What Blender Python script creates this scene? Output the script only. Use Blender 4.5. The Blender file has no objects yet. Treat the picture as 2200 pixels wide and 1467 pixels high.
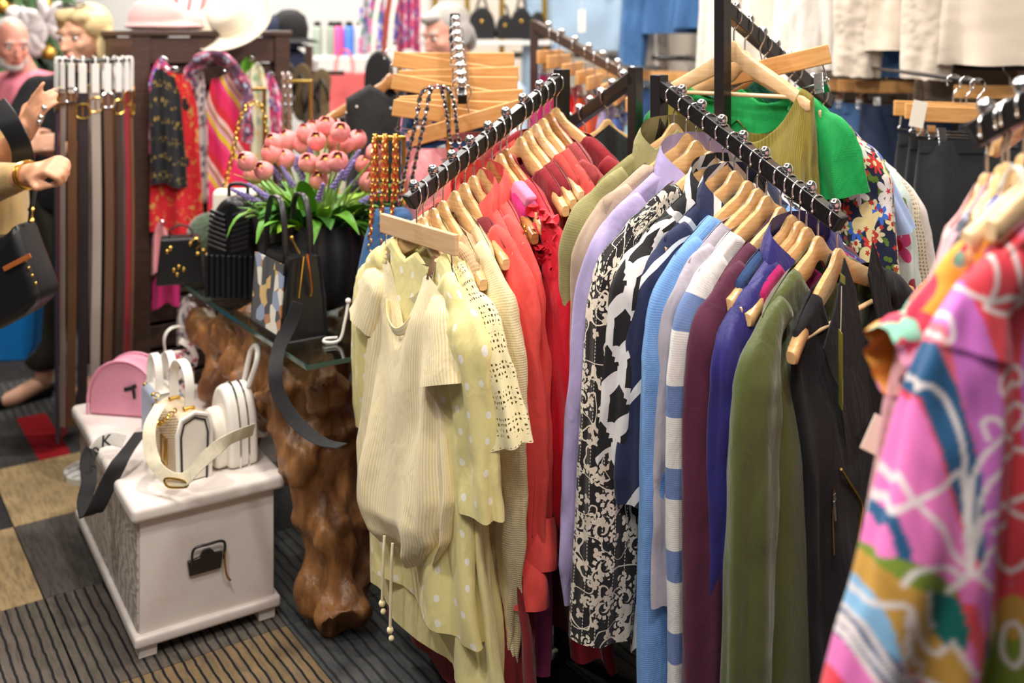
import bpy, bmesh, math, random
import numpy as np
from mathutils import Vector, Matrix, noise

# ------------------------------------------------------------------ camera, light, exposure
SC = bpy.context.scene
COL = SC.collection
FPX, HOR, CAMH = 2200.0, 75.0, 1.55          # focal length in px, horizon row, eye height
cam = bpy.data.cameras.new('camera'); camo = bpy.data.objects.new('camera', cam); COL.objects.link(camo)
camo.location = (0, 0, CAMH); camo.rotation_euler = (math.radians(90), 0, 0)
cam.sensor_width = 36; cam.lens = 36; cam.shift_y = -(733.5 - HOR) / 2200.0
cam.clip_start = .05; cam.clip_end = 60
cam.dof.use_dof = True; cam.dof.focus_distance = 2.12; cam.dof.aperture_fstop = 2.1
SC.camera = camo
SC.view_settings.view_transform = 'Standard'; SC.view_settings.look = 'None'
SC.view_settings.gamma = 1; SC.view_settings.use_curve_mapping = False
SC.view_settings.exposure = -0.42
wld = bpy.data.worlds.new('shop_daylight'); SC.world = wld; wld.use_nodes = True
wld.node_tree.nodes['Background'].inputs[0].default_value = (1, .98, .96, 1)
wld.node_tree.nodes['Background'].inputs[1].default_value = .2

def area(name, loc, size, power, col=(1, .95, .88), rot=(0, 0, 0), shape='DISK'):
    l = bpy.data.lights.new(name, 'AREA'); l.shape = shape; l.energy = power; l.color = col
    if shape == 'RECTANGLE': l.size, l.size_y = size
    else: l.size = size
    o = bpy.data.objects.new(name, l); COL.objects.link(o); o.location = loc; o.rotation_euler = rot
    return o
CEIL = 2.95
for i, (x, y, p) in enumerate([(-1.9, 3.2, 50), (-.6, 2.6, 40), (.9, 2.0, 34), (.2, 3.9, 40), (1.3, 2.7, 20), (-.9, 5.0, 44),
                               (.6, 5.6, 40), (-2.6, 5.6, 44), (-.9, 1.1, 30), (.5, .9, 26), (-1.9, 1.6, 28), (-2.2, 7.6, 60), (0, 8.0, 50)]):
    area('ceiling_downlight', (x, y, CEIL - .03), .16, p, (1, .93, .84) if i % 2 else (1, .96, .9))
for x, y, p in [(-.3, .5, 42), (.7, 3.4, 24), (-1.5, 5.6, 60)]:
    area('ceiling_panel_light', (x, y, CEIL - .02), (1.2, .6), p, (1, .97, .94), shape='RECTANGLE')

def W(u, v, d):                               # photo pixel at depth d -> world point
    return Vector(((u - 1100) / FPX * d, d, CAMH - (v - HOR) / FPX * d))
def WZ(u, v, z):                              # photo pixel on the horizontal plane of height z
    d = (CAMH - z) * FPX / (v - HOR); return Vector(((u - 1100) / FPX * d, d, z))

# ------------------------------------------------------------------ helpers
def lin(c):
    if isinstance(c, str):
        c = c.lstrip('#'); c = [int(c[i:i + 2], 16) / 255 for i in (0, 2, 4)]
    return tuple(x / 12.92 if x <= .04045 else ((x + .055) / 1.055) ** 2.4 for x in c[:3])
def c4(c): return (*lin(c), 1)

MATS = {}
class N:                                      # tiny node-tree helper
    def __init__(s, name):
        s.m = bpy.data.materials.new(name); s.m.use_nodes = True; s.t = s.m.node_tree
        s.b = s.t.nodes['Principled BSDF']; s.out = s.t.nodes['Material Output']
    def n(s, typ, **kw):
        nd = s.t.nodes.new(typ)
        for k, v in kw.items(): setattr(nd, k, v)
        return nd
    def l(s, a, b): s.t.links.new(a, b)
    def put(s, sock, v):
        if isinstance(v, bpy.types.NodeSocket): s.l(v, sock)
        else: sock.default_value = v
    def math(s, op, a, b=0.0, c=None, clamp=False):
        nd = s.n('ShaderNodeMath', operation=op); nd.use_clamp = clamp
        s.put(nd.inputs[0], a); s.put(nd.inputs[1], b)
        if c is not None: s.put(nd.inputs[2], c)
        return nd.outputs[0]
    def vm(s, op, a, b=(0, 0, 0)):
        nd = s.n('ShaderNodeVectorMath', operation=op); s.put(nd.inputs[0], a)
        if op == 'SCALE': s.put(nd.inputs['Scale'], b)
        else: s.put(nd.inputs[1], b)
        return nd.outputs[1] if op in ('LENGTH', 'DISTANCE', 'DOT_PRODUCT') else nd.outputs[0]
    def mix(s, f, a, b):
        nd = s.n('ShaderNodeMix', data_type='RGBA'); s.put(nd.inputs[0], f)
        s.put(nd.inputs[6], a if not isinstance(a, str) else c4(a)); s.put(nd.inputs[7], b if not isinstance(b, str) else c4(b))
        return nd.outputs[2]
    def uv(s): return s.n('ShaderNodeTexCoord').outputs['UV']
    def obj(s): return s.n('ShaderNodeTexCoord').outputs['Object']
    def sep(s, v):
        nd = s.n('ShaderNodeSeparateXYZ'); s.put(nd.inputs[0], v); return nd.outputs
    def comb(s, x=0.0, y=0.0, z=0.0):
        nd = s.n('ShaderNodeCombineXYZ')
        for i, q in enumerate((x, y, z)): s.put(nd.inputs[i], q)
        return nd.outputs[0]
    def noise(s, v, scale, detail=2, rough=.5, out='Fac'):
        nd = s.n('ShaderNodeTexNoise'); s.put(nd.inputs['Vector'], v); nd.inputs['Scale'].default_value = scale
        nd.inputs['Detail'].default_value = detail; nd.inputs['Roughness'].default_value = rough
        return nd.outputs[out]
    def ramp(s, f, stops, interp='LINEAR'):
        nd = s.n('ShaderNodeValToRGB'); s.put(nd.inputs[0], f); cr = nd.color_ramp; cr.interpolation = interp
        while len(cr.elements) < len(stops): cr.elements.new(.5)
        for e, (p, c) in zip(cr.elements, stops): e.position = p; e.color = c4(c)
        return nd.outputs[0]
    def step(s, x, lo, hi):                   # smooth step
        nd = s.n('ShaderNodeMapRange', interpolation_type='SMOOTHSTEP'); s.put(nd.inputs[0], x)
        nd.inputs[1].default_value = lo; nd.inputs[2].default_value = hi; return nd.outputs[0]
    def bump(s, h, strength=.3, dist=.002):
        nd = s.n('ShaderNodeBump'); nd.inputs['Strength'].default_value = strength; nd.inputs['Distance'].default_value = dist
        s.put(nd.inputs['Height'], h); prev = s.b.inputs['Normal'].links
        if prev: s.l(prev[0].from_socket, nd.inputs['Normal'])
        s.l(nd.outputs[0], s.b.inputs['Normal'])
    def crease(s, k=.45):                     # soft creases of hanging cloth
        w = s.noise(s.obj(), 5, 2, out='Color'); v = s.vm('ADD', s.vm('MULTIPLY', s.obj(), (26, 26, 7)), s.vm('SCALE', w, 2.2))
        s.bump(s.noise(v, 1, 3, .55), k, .012)
    def base(s, c): s.put(s.b.inputs['Base Color'], c if not isinstance(c, str) else c4(c)); return s
    def flowers(s, prev, vec, scale, R, petals, col, core=None, off=(0, 0, 0), keep=1.0, rand=.85, lines=0):
        """a layer of flowers printed on the cloth"""
        v = s.vm('ADD', s.vm('SCALE', vec, scale), off)
        vo = s.n('ShaderNodeTexVoronoi', voronoi_dimensions='2D'); s.put(vo.inputs['Vector'], v)
        vo.inputs['Scale'].default_value = 1; vo.inputs['Randomness'].default_value = rand
        dv = s.sep(s.vm('SUBTRACT', v, vo.outputs['Position']))
        ang = s.math('ARCTAN2', dv[1], dv[0]); rnd = s.sep(vo.outputs['Color'])
        ang = s.math('ADD', ang, s.math('MULTIPLY', rnd[1], 6.28))
        rad = s.math('SQRT', s.math('ADD', s.math('MULTIPLY', dv[0], dv[0]), s.math('MULTIPLY', dv[1], dv[1])))
        pet = s.math('ABSOLUTE', s.math('COSINE', s.math('MULTIPLY', ang, petals / 2.0)))
        lim = s.math('MULTIPLY_ADD', pet, R * .62, R * .38)
        f = s.math('LESS_THAN', rad, lim)
        if keep < 1: f = s.math('MULTIPLY', f, s.math('LESS_THAN', rnd[0], keep))
        if lines:
            f = s.math('MULTIPLY', f, s.math('GREATER_THAN', s.math('SINE', s.math('MULTIPLY_ADD', rad, lines, s.math('MULTIPLY', ang, 2.0))), -.35))
        c = s.mix(f, prev, col)
        if core:
            g = s.math('LESS_THAN', rad, R * .26)
            if keep < 1: g = s.math('MULTIPLY', g, s.math('LESS_THAN', rnd[0], keep))
            c = s.mix(g, c, core)
        return c

def mat(name, color, rough=.6, metal=0.0, weave=0, wr=.25, var=.0, sheen=0.0, coat=0.0, spec=.5, trans=0.0, emit=None):
    if name in MATS: return MATS[name]
    n = N(name); n.base(color); b = n.b
    b.inputs['Roughness'].default_value = rough; b.inputs['Metallic'].default_value = metal
    b.inputs['Specular IOR Level'].default_value = spec
    if sheen: b.inputs['Sheen Weight'].default_value = sheen; b.inputs['Sheen Roughness'].default_value = .5
    if coat: b.inputs['Coat Weight'].default_value = coat; b.inputs['Coat Roughness'].default_value = .12
    if trans: b.inputs['Transmission Weight'].default_value = trans; b.inputs['IOR'].default_value = 1.45
    if emit: b.inputs['Emission Color'].default_value = c4(color); b.inputs['Emission Strength'].default_value = emit
    if var:
        col = n.mix(n.math('MULTIPLY', n.noise(n.obj(), 9, 4), var), color, '#000000' if sum(lin(color)) > .05 else '#888888')
        n.base(col)
    if weave:
        u = n.sep(n.vm('SCALE', n.uv(), float(weave)))
        h = n.math('ADD', n.math('SINE', u[0]), n.math('SINE', u[1]))
        h = n.math('ADD', h, n.noise(n.obj(), 60, 3))
        n.crease(.55); n.bump(h, wr * .4, .001)
    MATS[name] = n.m; return n.m
def reg(n, rough=.75, weave=0, sheen=.2, spec=.3):
    n.b.inputs['Roughness'].default_value = rough; n.b.inputs['Sheen Weight'].default_value = sheen
    n.b.inputs['Specular IOR Level'].default_value = spec
    if weave:
        n.crease(.45); u = n.sep(n.vm('SCALE', n.uv(), float(weave)))
        n.bump(n.math('ADD', n.math('ADD', n.math('SINE', u[0]), n.math('SINE', u[1])), n.noise(n.obj(), 60, 3)), .12, .001)
    MATS[n.m.name] = n.m; return n.m

def fix(v):
    return np.asarray(v, float).reshape(-1, 3)
class MB:
    """collects shapes into ONE mesh"""
    def __init__(s): s.v = []; s.f = []; s.uvs = []; s.nv = 0; s.M = None; s.wn = False
    def add(s, v, f, uv=None):
        v = fix(v)
        if s.M is not None:
            A = np.array(s.M); v = v @ A[:3, :3].T + A[:3, 3]
        s.v.append(v); k = s.nv
        for face in f: s.f.append([i + k for i in face])
        if uv is None:
            for face in f:
                for i in face: s.uvs.append((v[i][0] + v[i][1] * .37, v[i][2] + v[i][1] * .31))
        else: s.uvs.extend(uv)
        s.nv += len(v); return s
    def box(s, c, size, R=None, bev=0.0, seg=2):
        s.wn = True; bm = bmesh.new(); bmesh.ops.create_cube(bm, size=1)
        for v in bm.verts: v.co = Vector((v.co.x * size[0], v.co.y * size[1], v.co.z * size[2]))
        if bev: bmesh.ops.bevel(bm, geom=bm.edges[:], offset=min(bev, min(size) * .49), segments=seg, affect='EDGES', profile=.5)
        bm.verts.index_update()
        R = R if R is not None else Matrix.Identity(3)
        v = [tuple(R @ x.co + Vector(c)) for x in bm.verts]; f = [[x.index for x in q.verts] for q in bm.faces]; bm.free()
        return s.add(v, f)
    def beam(s, a, b, w, h, up=(0, 0, 1), bev=.002):
        a = Vector(a); b = Vector(b); x = (b - a).normalized(); y = Vector(up).cross(x).normalized(); z = x.cross(y)
        return s.box((a + b) / 2, ((b - a).length, w, h), Matrix((x, y, z)).transposed(), bev)
    def loft(s, rings, closed=True, cap0=False, cap1=False, uvscale=1.0):
        r = np.asarray(rings, float); R, n, _ = r.shape
        ext = np.concatenate([r, r[:, :1]], 1) if closed else r
        seg = np.linalg.norm(np.diff(ext, axis=1), axis=2); ref = seg.max(0); U = np.concatenate([[0], np.cumsum(ref)])
        dz = np.linalg.norm(np.diff(r, axis=0), axis=2).mean(1); V = -np.concatenate([[0], np.cumsum(dz)])
        f = []; uv = []; m = n if closed else n - 1
        for i in range(R - 1):
            for j in range(m):
                j2 = (j + 1) % n
                f.append((i * n + j, i * n + j2, (i + 1) * n + j2, (i + 1) * n + j))
                uv += [(U[j], V[i]), (U[j + 1], V[i]), (U[j + 1], V[i + 1]), (U[j], V[i + 1])]
        v = r.reshape(-1, 3)
        for flag, i in ((cap0, 0), (cap1, R - 1)):
            if flag:
                q = list(range(i * n, i * n + n)); f.append(q[::-1] if i == 0 else q); uv += [(v[k][0], v[k][2]) for k in f[-1]]
        if uvscale != 1: uv = [(a * uvscale, b * uvscale) for a, b in uv]
        return s.add(v, f, uv)
    def tube(s, path, r, n=8, ry=None, up=None, cap=True, closed=False, sq=1.0):
        s.loft(tube_rings(path, r, n, ry, up, closed, sq), True, cap and not closed, cap and not closed); return s
    def ribbon(s, path, width, thick=.003, side=None):
        return s.tube(path, np.full(len(path), width / 2) if np.isscalar(width) else np.asarray(width) / 2, 12, ry=np.full(len(path), thick / 2), up=side, sq=.35)
    def lathe(s, prof, n=24, c=(0, 0, 0), cap=True):
        a = np.linspace(0, 2 * np.pi, n, endpoint=False); p = np.asarray(prof, float)
        rings = np.stack([np.stack([q[0] * np.cos(a) + c[0], q[0] * np.sin(a) + c[1], np.full(n, q[1] + c[2])], 1) for q in p])
        return s.loft(rings, True, cap, cap)
    def ball(s, c, r, n=12, R=None):
        r = np.ones(3) * r; k = max(4, n // 2 + 1); ph = np.linspace(.0001, np.pi - .0001, k); a = np.linspace(0, 2 * np.pi, n, endpoint=False)
        rings = np.stack([np.stack([np.sin(p) * np.cos(a) * r[0], np.sin(p) * np.sin(a) * r[1], np.full(n, np.cos(p) * r[2])], 1) for p in ph])
        if R is not None: rings = rings @ np.array(R).T
        return s.loft(rings + np.array(c), True, True, True)
    def prism(s, poly, depth, R=None, c=(0, 0, 0), bev=0.0):
        s.wn = True
        """poly in local XZ, extruded along local Y by depth (centred)"""
        bm = bmesh.new(); vs = [bm.verts.new((x, -depth / 2, z)) for x, z in poly]; fc = bm.faces.new(vs)
        g = bmesh.ops.extrude_face_region(bm, geom=[fc]); 
        for v in g['geom']:
            if isinstance(v, bmesh.types.BMVert): v.co.y += depth
        bmesh.ops.recalc_face_normals(bm, faces=bm.faces[:])
        if bev:
            ed = [e for e in bm.edges if e.calc_face_angle(0) > .5]; bmesh.ops.bevel(bm, geom=ed, offset=bev, segments=2, affect='EDGES', profile=.5)
        bm.verts.index_update(); R = R if R is not None else Matrix.Identity(3)
        v = [tuple(R @ x.co + Vector(c)) for x in bm.verts]; f = [[x.index for x in q.verts] for q in bm.faces]; bm.free()
        return s.add(v, f)
    def mesh(s, name, angle=48):
        me = bpy.data.meshes.new(name); V = np.concatenate(s.v)
        me.from_pydata([tuple(x) for x in V], [], s.f); ul = me.uv_layers.new(name='uv')
        ul.data.foreach_set('uv', np.asarray(s.uvs, float).ravel()); 
        me.polygons.foreach_set('use_smooth', np.ones(len(me.polygons), bool)); me.set_sharp_from_angle(angle=math.radians(angle)); me.update()
        if s.wn: me['wn'] = 1
        return me
    def build(s, name, m, parent=None, angle=48):
        me = s.mesh(name, angle); 
        if isinstance(m, str): m = MATS[m]
        me.materials.append(m); return link(name, me, parent)
def link(name, me, parent=None):
    o = bpy.data.objects.new(name, me); COL.objects.link(o); o.parent = parent
    if me.get('wn'): md = o.modifiers.new('wn', 'WEIGHTED_NORMAL'); md.keep_sharp = True; md.weight = 80
    return o
def tube_rings(path, r, n=8, ry=None, up=None, closed=False, sq=1.0):
    p = fix(path); L = len(p); rr = np.broadcast_to(np.asarray(r, float), (L,)); r2 = rr if ry is None else np.broadcast_to(np.asarray(ry, float), (L,))
    if closed: t = np.roll(p, -1, 0) - np.roll(p, 1, 0)
    else: t = np.gradient(p, axis=0)
    t /= np.linalg.norm(t, axis=1)[:, None] + 1e-12
    if up is None:
        x = np.cross(t[0], [0, 0, 1.0]); 
        if np.linalg.norm(x) < .05: x = np.array([1.0, 0, 0])
        xs = []
        for i in range(L):
            x = x - t[i] * x.dot(t[i]); x = x / (np.linalg.norm(x) + 1e-12); xs.append(x)
        xs = np.array(xs)
    else:
        xs = np.broadcast_to(fix(up), (L, 3)).copy(); xs -= t * (xs * t).sum(1)[:, None]; xs /= np.linalg.norm(xs, axis=1)[:, None] + 1e-12
    ys = np.cross(t, xs); a = np.linspace(0, 2 * np.pi, n, endpoint=False); c = np.cos(a); s = np.sin(a)
    c = np.sign(c) * np.abs(c) ** sq; s = np.sign(s) * np.abs(s) ** sq
    rings = p[:, None] + xs[:, None] * (rr[:, None] * c)[..., None] + ys[:, None] * (r2[:, None] * s)[..., None]
    if closed: rings = np.concatenate([rings, rings[:1]])
    return rings
def smooth_path(pts, n=24, closed=False):
    """Catmull-Rom through points"""
    p = fix(pts); L = len(p)
    if closed: q = np.concatenate([p[-1:], p, p[:2]])
    else: q = np.concatenate([2 * p[:1] - p[1:2], p, 2 * p[-1:] - p[-2:-1]])
    segs = L if closed else L - 1; out = []
    for x in np.linspace(0, segs, n, endpoint=not closed):
        i = min(int(x), segs - 1); t = x - i; a, b, c, d = q[i:i + 4]
        out.append(.5 * (2 * b + (c - a) * t + (2 * a - 5 * b + 4 * c - d) * t * t + (3 * b - a - 3 * c + d) * t ** 3))
    return np.array(out)
def interp(x, pts):
    a = np.array(pts, float); return np.interp(x, a[:, 0], a[:, 1])
def sstep(x): x = np.clip(x, 0, 1); return x * x * (3 - 2 * x)

def tag(o, label, cat, group=None, kind=None):
    o['label'] = label; o['category'] = cat
    if group: o['group'] = group
    if kind: o['kind'] = kind
    return o
def thing(name, label, cat, loc=(0, 0, 0), rz=0.0, group=None, rot=None):
    o = bpy.data.objects.new(name, None); COL.objects.link(o); o.empty_display_size = .05
    o.location = loc; o.rotation_euler = rot if rot else (0, 0, rz); return tag(o, label, cat, group)
def struct(o, label=None):
    o['kind'] = 'structure'
    if label: o['label'] = label
    return o
def vcol(o, rgb):
    me = o.data; a = me.color_attributes.new('print', 'FLOAT_COLOR', 'POINT')
    c = np.ones((len(me.vertices), 4)); c[:, :3] = rgb; a.data.foreach_set('color', c.ravel())
def vmat(name, rough=.7, sheen=.2, weave=0):
    if name in MATS: return MATS[name]
    n = N(name); a = n.n('ShaderNodeVertexColor'); a.layer_name = 'print'; n.base(a.outputs[0]); return reg(n, rough, weave, sheen)

# ------------------------------------------------------------------ shared materials
mat('chrome', '#dcdcde', .12, 1.0); mat('gold', '#d9b25a', .25, 1.0); mat('brass', '#b98f55', .3, 1.0)
mat('black_metal', '#1b1718', .28, .0, coat=.4); mat('brown_metal', '#4a3a34', .3, .0, coat=.3)
mat('black_leather', '#17171a', .38, weave=0, spec=.5); mat('black_cloth', '#141417', .85, weave=2600, sheen=.1)
mat('white_paint', '#e9e2da', .5); mat('white_leather', '#efe9e0', .42); mat('clear_plastic', '#f2f4f6', .06, trans=.92)
mat('rubber_black', '#121212', .6)
def wood(name, a, b, rough=.28, scale=6, coat=.5, stretch=(1, 1, 14)):
    n = N(name); v = n.vm('MULTIPLY', n.obj(), (stretch[0] * scale, stretch[1] * scale, stretch[2] * scale))
    f = n.noise(v, 1.6, 4, .6); c = n.mix(n.step(f, .38, .68), a, b)
    oi = n.n('ShaderNodeObjectInfo'); c = n.mix(n.math('MULTIPLY', oi.outputs['Random'], .22), c, b); n.base(c)
    n.b.inputs['Roughness'].default_value = rough; n.b.inputs['Coat Weight'].default_value = coat; n.b.inputs['Coat Roughness'].default_value = .15
    n.bump(f, .06, .001); MATS[name] = n.m
wood('hanger_wood', '#e3bb84', '#d3a166'); wood('hanger_wood_pale', '#eccba0', '#dfb581'); wood('hanger_wood_dark', '#b9814c', '#996336')
wood('clip_wood', '#d9a467', '#c98f50', .45, coat=.1); wood('clip_wood_pale', '#e2bd94', '#d6a97c', .5, coat=.05)
# ------------------------------------------------------------------ the setting
PX, QX = Vector((-.568, .823, 0)), Vector((.823, .568, 0))      # the shop grid: left-back and right-back
GA = math.atan2(QX.y, QX.x)
RG = Matrix.Rotation(GA, 3, 'Z')
def carpet(name, base, streak, line=None, stripe=0, red=None):
    n = N(name); o = n.obj(); s = n.sep(o); oi = n.n('ShaderNodeObjectInfo')
    v = n.vm('ADD', n.vm('MULTIPLY', o, (60, 9, 20)), n.comb(n.math('MULTIPLY', oi.outputs['Random'], 40.0)))
    c = n.mix(n.step(n.noise(v, 1.2, 5, .7), .42, .62), base, streak)
    big = n.noise(n.vm('ADD', n.vm('SCALE', o, 3.0), n.comb(n.math('MULTIPLY', oi.outputs['Random'], 20.0))), 1.0, 2)
    c = n.mix(n.math('MULTIPLY', big, .5), c, base)
    if stripe:
        w = n.math('ADD', n.math('MULTIPLY', s[0], stripe), n.math('MULTIPLY', n.noise(n.vm('MULTIPLY', o, (4, 9, 1)), 2.0, 2), 2.2))
        c = n.mix(n.step(n.math('SINE', w), .55, .85), c, line)
    if red: c = n.mix(n.math('MULTIPLY', n.math('LESS_THAN', s[0], red[1]), n.math('GREATER_THAN', s[0], red[0])), c, '#9c1f27')
    n.base(c); n.bump(n.noise(o, 420, 2), .8, .004); n.b.inputs['Roughness'].default_value = .95; n.b.inputs['Specular IOR Level'].default_value = .1
    MATS[name] = n.m
carpet('carpet_beige', '#b39a72', '#8a765a'); carpet('carpet_grey', '#5d5752', '#47423f'); carpet('carpet_charcoal', '#3c3a3b', '#2c2b2d')
carpet('carpet_stripe', '#6b625a', '#575048', '#26262a', 250); carpet('carpet_stripe_tan', '#8d7656', '#6f6253', '#26262a', 250)
carpet('carpet_navy', '#2c3546', '#3a3f48'); carpet('carpet_red', '#4a4644', '#3a3838', red=(-.09, .02)); carpet('carpet_slate', '#5b5a58', '#474a4d', '#33353a', 210)
mat('subfloor', '#2a2928', .95)
mb = MB(); mb.box((0, 4.5, -.03), (16, 15, .04)); floor = struct(mb.build('floor', 'subfloor'), 'dark shop floor under patchwork carpet tiles')
ORG = WZ(95, 1285, 0); TS = .5
tile_mesh = {}
def tile(i, j, kind):
    if kind not in tile_mesh:
        m = MB(); m.box((0, 0, -.005), (TS - .003, TS - .003, .01), bev=.002, seg=1); me = m.mesh('carpet_tile'); me.materials.append(MATS[kind]); tile_mesh[kind] = me
    o = link('carpet_tile', tile_mesh[kind], floor); c = ORG + QX * (TS * (i + .5)) + PX * (TS * (j + .5))
    o.location = (c.x, c.y, 0); o.rotation_euler = (0, 0, GA)
rnd = random.Random(4)
special = {(-1, 0): 'carpet_beige', (-2, 0): 'carpet_beige', (0, 0): 'carpet_grey', (-1, -1): 'carpet_stripe', (0, -1): 'carpet_stripe', (-2, -1): 'carpet_stripe_tan',
           (1, -1): 'carpet_slate', (1, -2): 'carpet_slate', (0, -2): 'carpet_stripe_tan', (-1, -2): 'carpet_stripe', (0, 1): 'carpet_beige', (-1, 1): 'carpet_charcoal',
           (0, 2): 'carpet_red', (-1, 2): 'carpet_charcoal', (-2, 1): 'carpet_charcoal', (-2, 2): 'carpet_grey', (1, 0): 'carpet_charcoal', (2, -1): 'carpet_slate', (2, -2): 'carpet_slate', (1, -3): 'carpet_navy', (-3, 2): 'carpet_grey'}
for i in range(-7, 9):
    for j in range(-7, 8):
        c = ORG + QX * (TS * (i + .5)) + PX * (TS * (j + .5))
        if c.y < 1.2 or c.y > 6.6 or abs(c.x) > .6 * c.y + .5: continue
        tile(i, j, special.get((i, j)) or rnd.choice(['carpet_charcoal', 'carpet_grey', 'carpet_slate', 'carpet_charcoal', 'carpet_stripe']))
mat('wall_white', '#e8e6e3', .85); mat('wall_cream', '#dcd2c4', .85); mat('ceiling_white', '#e4e2de', .9)
def wall(name, a, b, h=CEIL, th=.12, m='wall_white', z0=0.0):
    mb = MB(); a = Vector((*a, z0 + (h - z0) / 2)); b = Vector((*b, z0 + (h - z0) / 2)); mb.beam(a, b, th, h - z0, bev=.001)
    return struct(mb.build(name, m))
WR = Vector((1.83, 3.82, 0))                                     # a point on the right wall
wall('wall_right', (WR - PX * 4.5).xy, (WR + PX * 4.25).xy, m='wall_cream')['label'] = 'cream wall behind the hanging jackets'
CORNER = WR + PX * 4.2; XW = Vector((1, 0, 0))
wb = wall('wall_back', (CORNER - XW * 2.6).xy, (CORNER + XW * .1).xy); wb['label'] = 'white back wall behind the shelves'
wl = wall('wall_back_lower', (CORNER - XW * 9).xy, (CORNER - XW * 2.6).xy, h=.9); wl['label'] = 'white wall below the shop window'
wu = wall('wall_back_upper', (CORNER - XW * 9).xy, (CORNER - XW * 2.6).xy, z0=2.5); wu['label'] = 'white wall above the shop window'
mb = MB(); mb.box((0, 4.5, CEIL + .04), (16, 15, .08)); struct(mb.build('ceiling', 'ceiling_white'), 'white shop ceiling')
win = struct(bpy.data.objects.new('window_1', None), 'wide shop window with white frame'); COL.objects.link(win)
for k in range(6):
    c = CORNER - XW * (2.6 + 1.28 * k); mb = MB(); mb.box((c.x, c.y, 1.7), (.07, .1, 1.6), None, .004); mb.build('window_mullion', 'white_paint', win)
for z in (.93, 2.47):
    mb = MB(); a = CORNER - XW * 9; b = CORNER - XW * 2.6; mb.beam((a.x, a.y, z), (b.x, b.y, z), .1, .06); mb.build('window_frame', 'white_paint', win)
mat('pane_glass', '#eef3f6', .02, trans=1.0)
for k in range(5):
    a = CORNER - XW * (2.64 + 1.28 * k); b = CORNER - XW * (3.84 + 1.28 * k); mb = MB(); mb.beam((a.x, a.y, 1.7), (b.x, b.y, 1.7), .006, 1.48, bev=0); mb.build('window_pane', 'pane_glass', win)
# red and white paper decoration in the shop window
t = thing('window_banner', 'red and white paper banner hanging far behind the pink hat', 'banner', W(405, 40, 6.5), GA)
mat('banner_white', '#f4eeee', .7); mat('banner_red', '#e0525a', .6)
mb = MB(); mb.box((0, 0, .1), (.16, .004, .38)); mb.build('sheet', 'banner_white', t)
for x in (-.085, .0, .085):
    mb = MB(); mb.ribbon(smooth_path([(x, -.006, .3), (x + .012, -.006, .15), (x - .012, -.006, .0), (x, -.006, -.1)], 14), .022, .003, (1, 0, 0)); mb.build('red_ribbon', 'banner_red', t)
mb = MB(); mb.box((0, 0, .3), (.012, .012, .02)); mb.tube([(0, 0, .29), (0, 0, 1.35)], .002, 5); mb.build('cord', 'banner_white', t)

# ------------------------------------------------------------------ dark slatted display unit
wood('dark_wood', '#4d372e', '#3c2a24', .4, 5, .15)
mat('slat_groove', '#241a17', .6)
GO = Vector(((300 - 1100) / FPX * 3.9, 3.9, 0)); GW, GD, GH = .56, .5, 1.55
go = thing('slat_display_unit', 'dark brown slatted display unit with hats on top and scarves in front', 'display unit', GO, GA)
for x in (0, GW):
    for y in (0, GD): mb = MB(); mb.box((x, y, GH / 2), (.065, .065, GH), bev=.004); mb.build('post', 'dark_wood', go)
for y in (0, GD): mb = MB(); mb.box((GW / 2, y, GH - .06), (GW - .065, .05, .1), bev=.003); mb.build('top_rail', 'dark_wood', go)
for x in (0, GW): mb = MB(); mb.box((x, GD / 2, GH - .06), (.05, GD - .065, .1), bev=.003); mb.build('top_rail', 'dark_wood', go)
mb = MB(); mb.box((GW / 2, GD / 2, GH + .006), (GW + .08, GD + .08, .022), bev=.004); mb.build('top_board', 'dark_wood', go)
mb = MB(); mb.box((GW / 2, GD / 2, GH / 2 - .06), (GW - .09, GD - .09, GH - .12)); mb.build('core', 'slat_groove', go)
ms = MB(); ms.box((0, 0, 0), (GW - .066, .02, .083), bev=.003); ms = ms.mesh('slat'); ms.materials.append(MATS['dark_wood'])
for k in range(14):
    for y in (-.004, GD + .004): o = link('slat', ms, go); o.location = (GW / 2, y + (.012 if y < 0 else -.012), .09 + k * .1)
ms2 = MB(); ms2.box((0, 0, 0), (.02, GD - .066, .083), bev=.003); ms2 = ms2.mesh('slat'); ms2.materials.append(MATS['dark_wood'])
for k in range(14):
    for x in (.008, GW - .008): o = link('slat', ms2, go); o.location = (x, GD / 2, .09 + k * .1)
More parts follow.
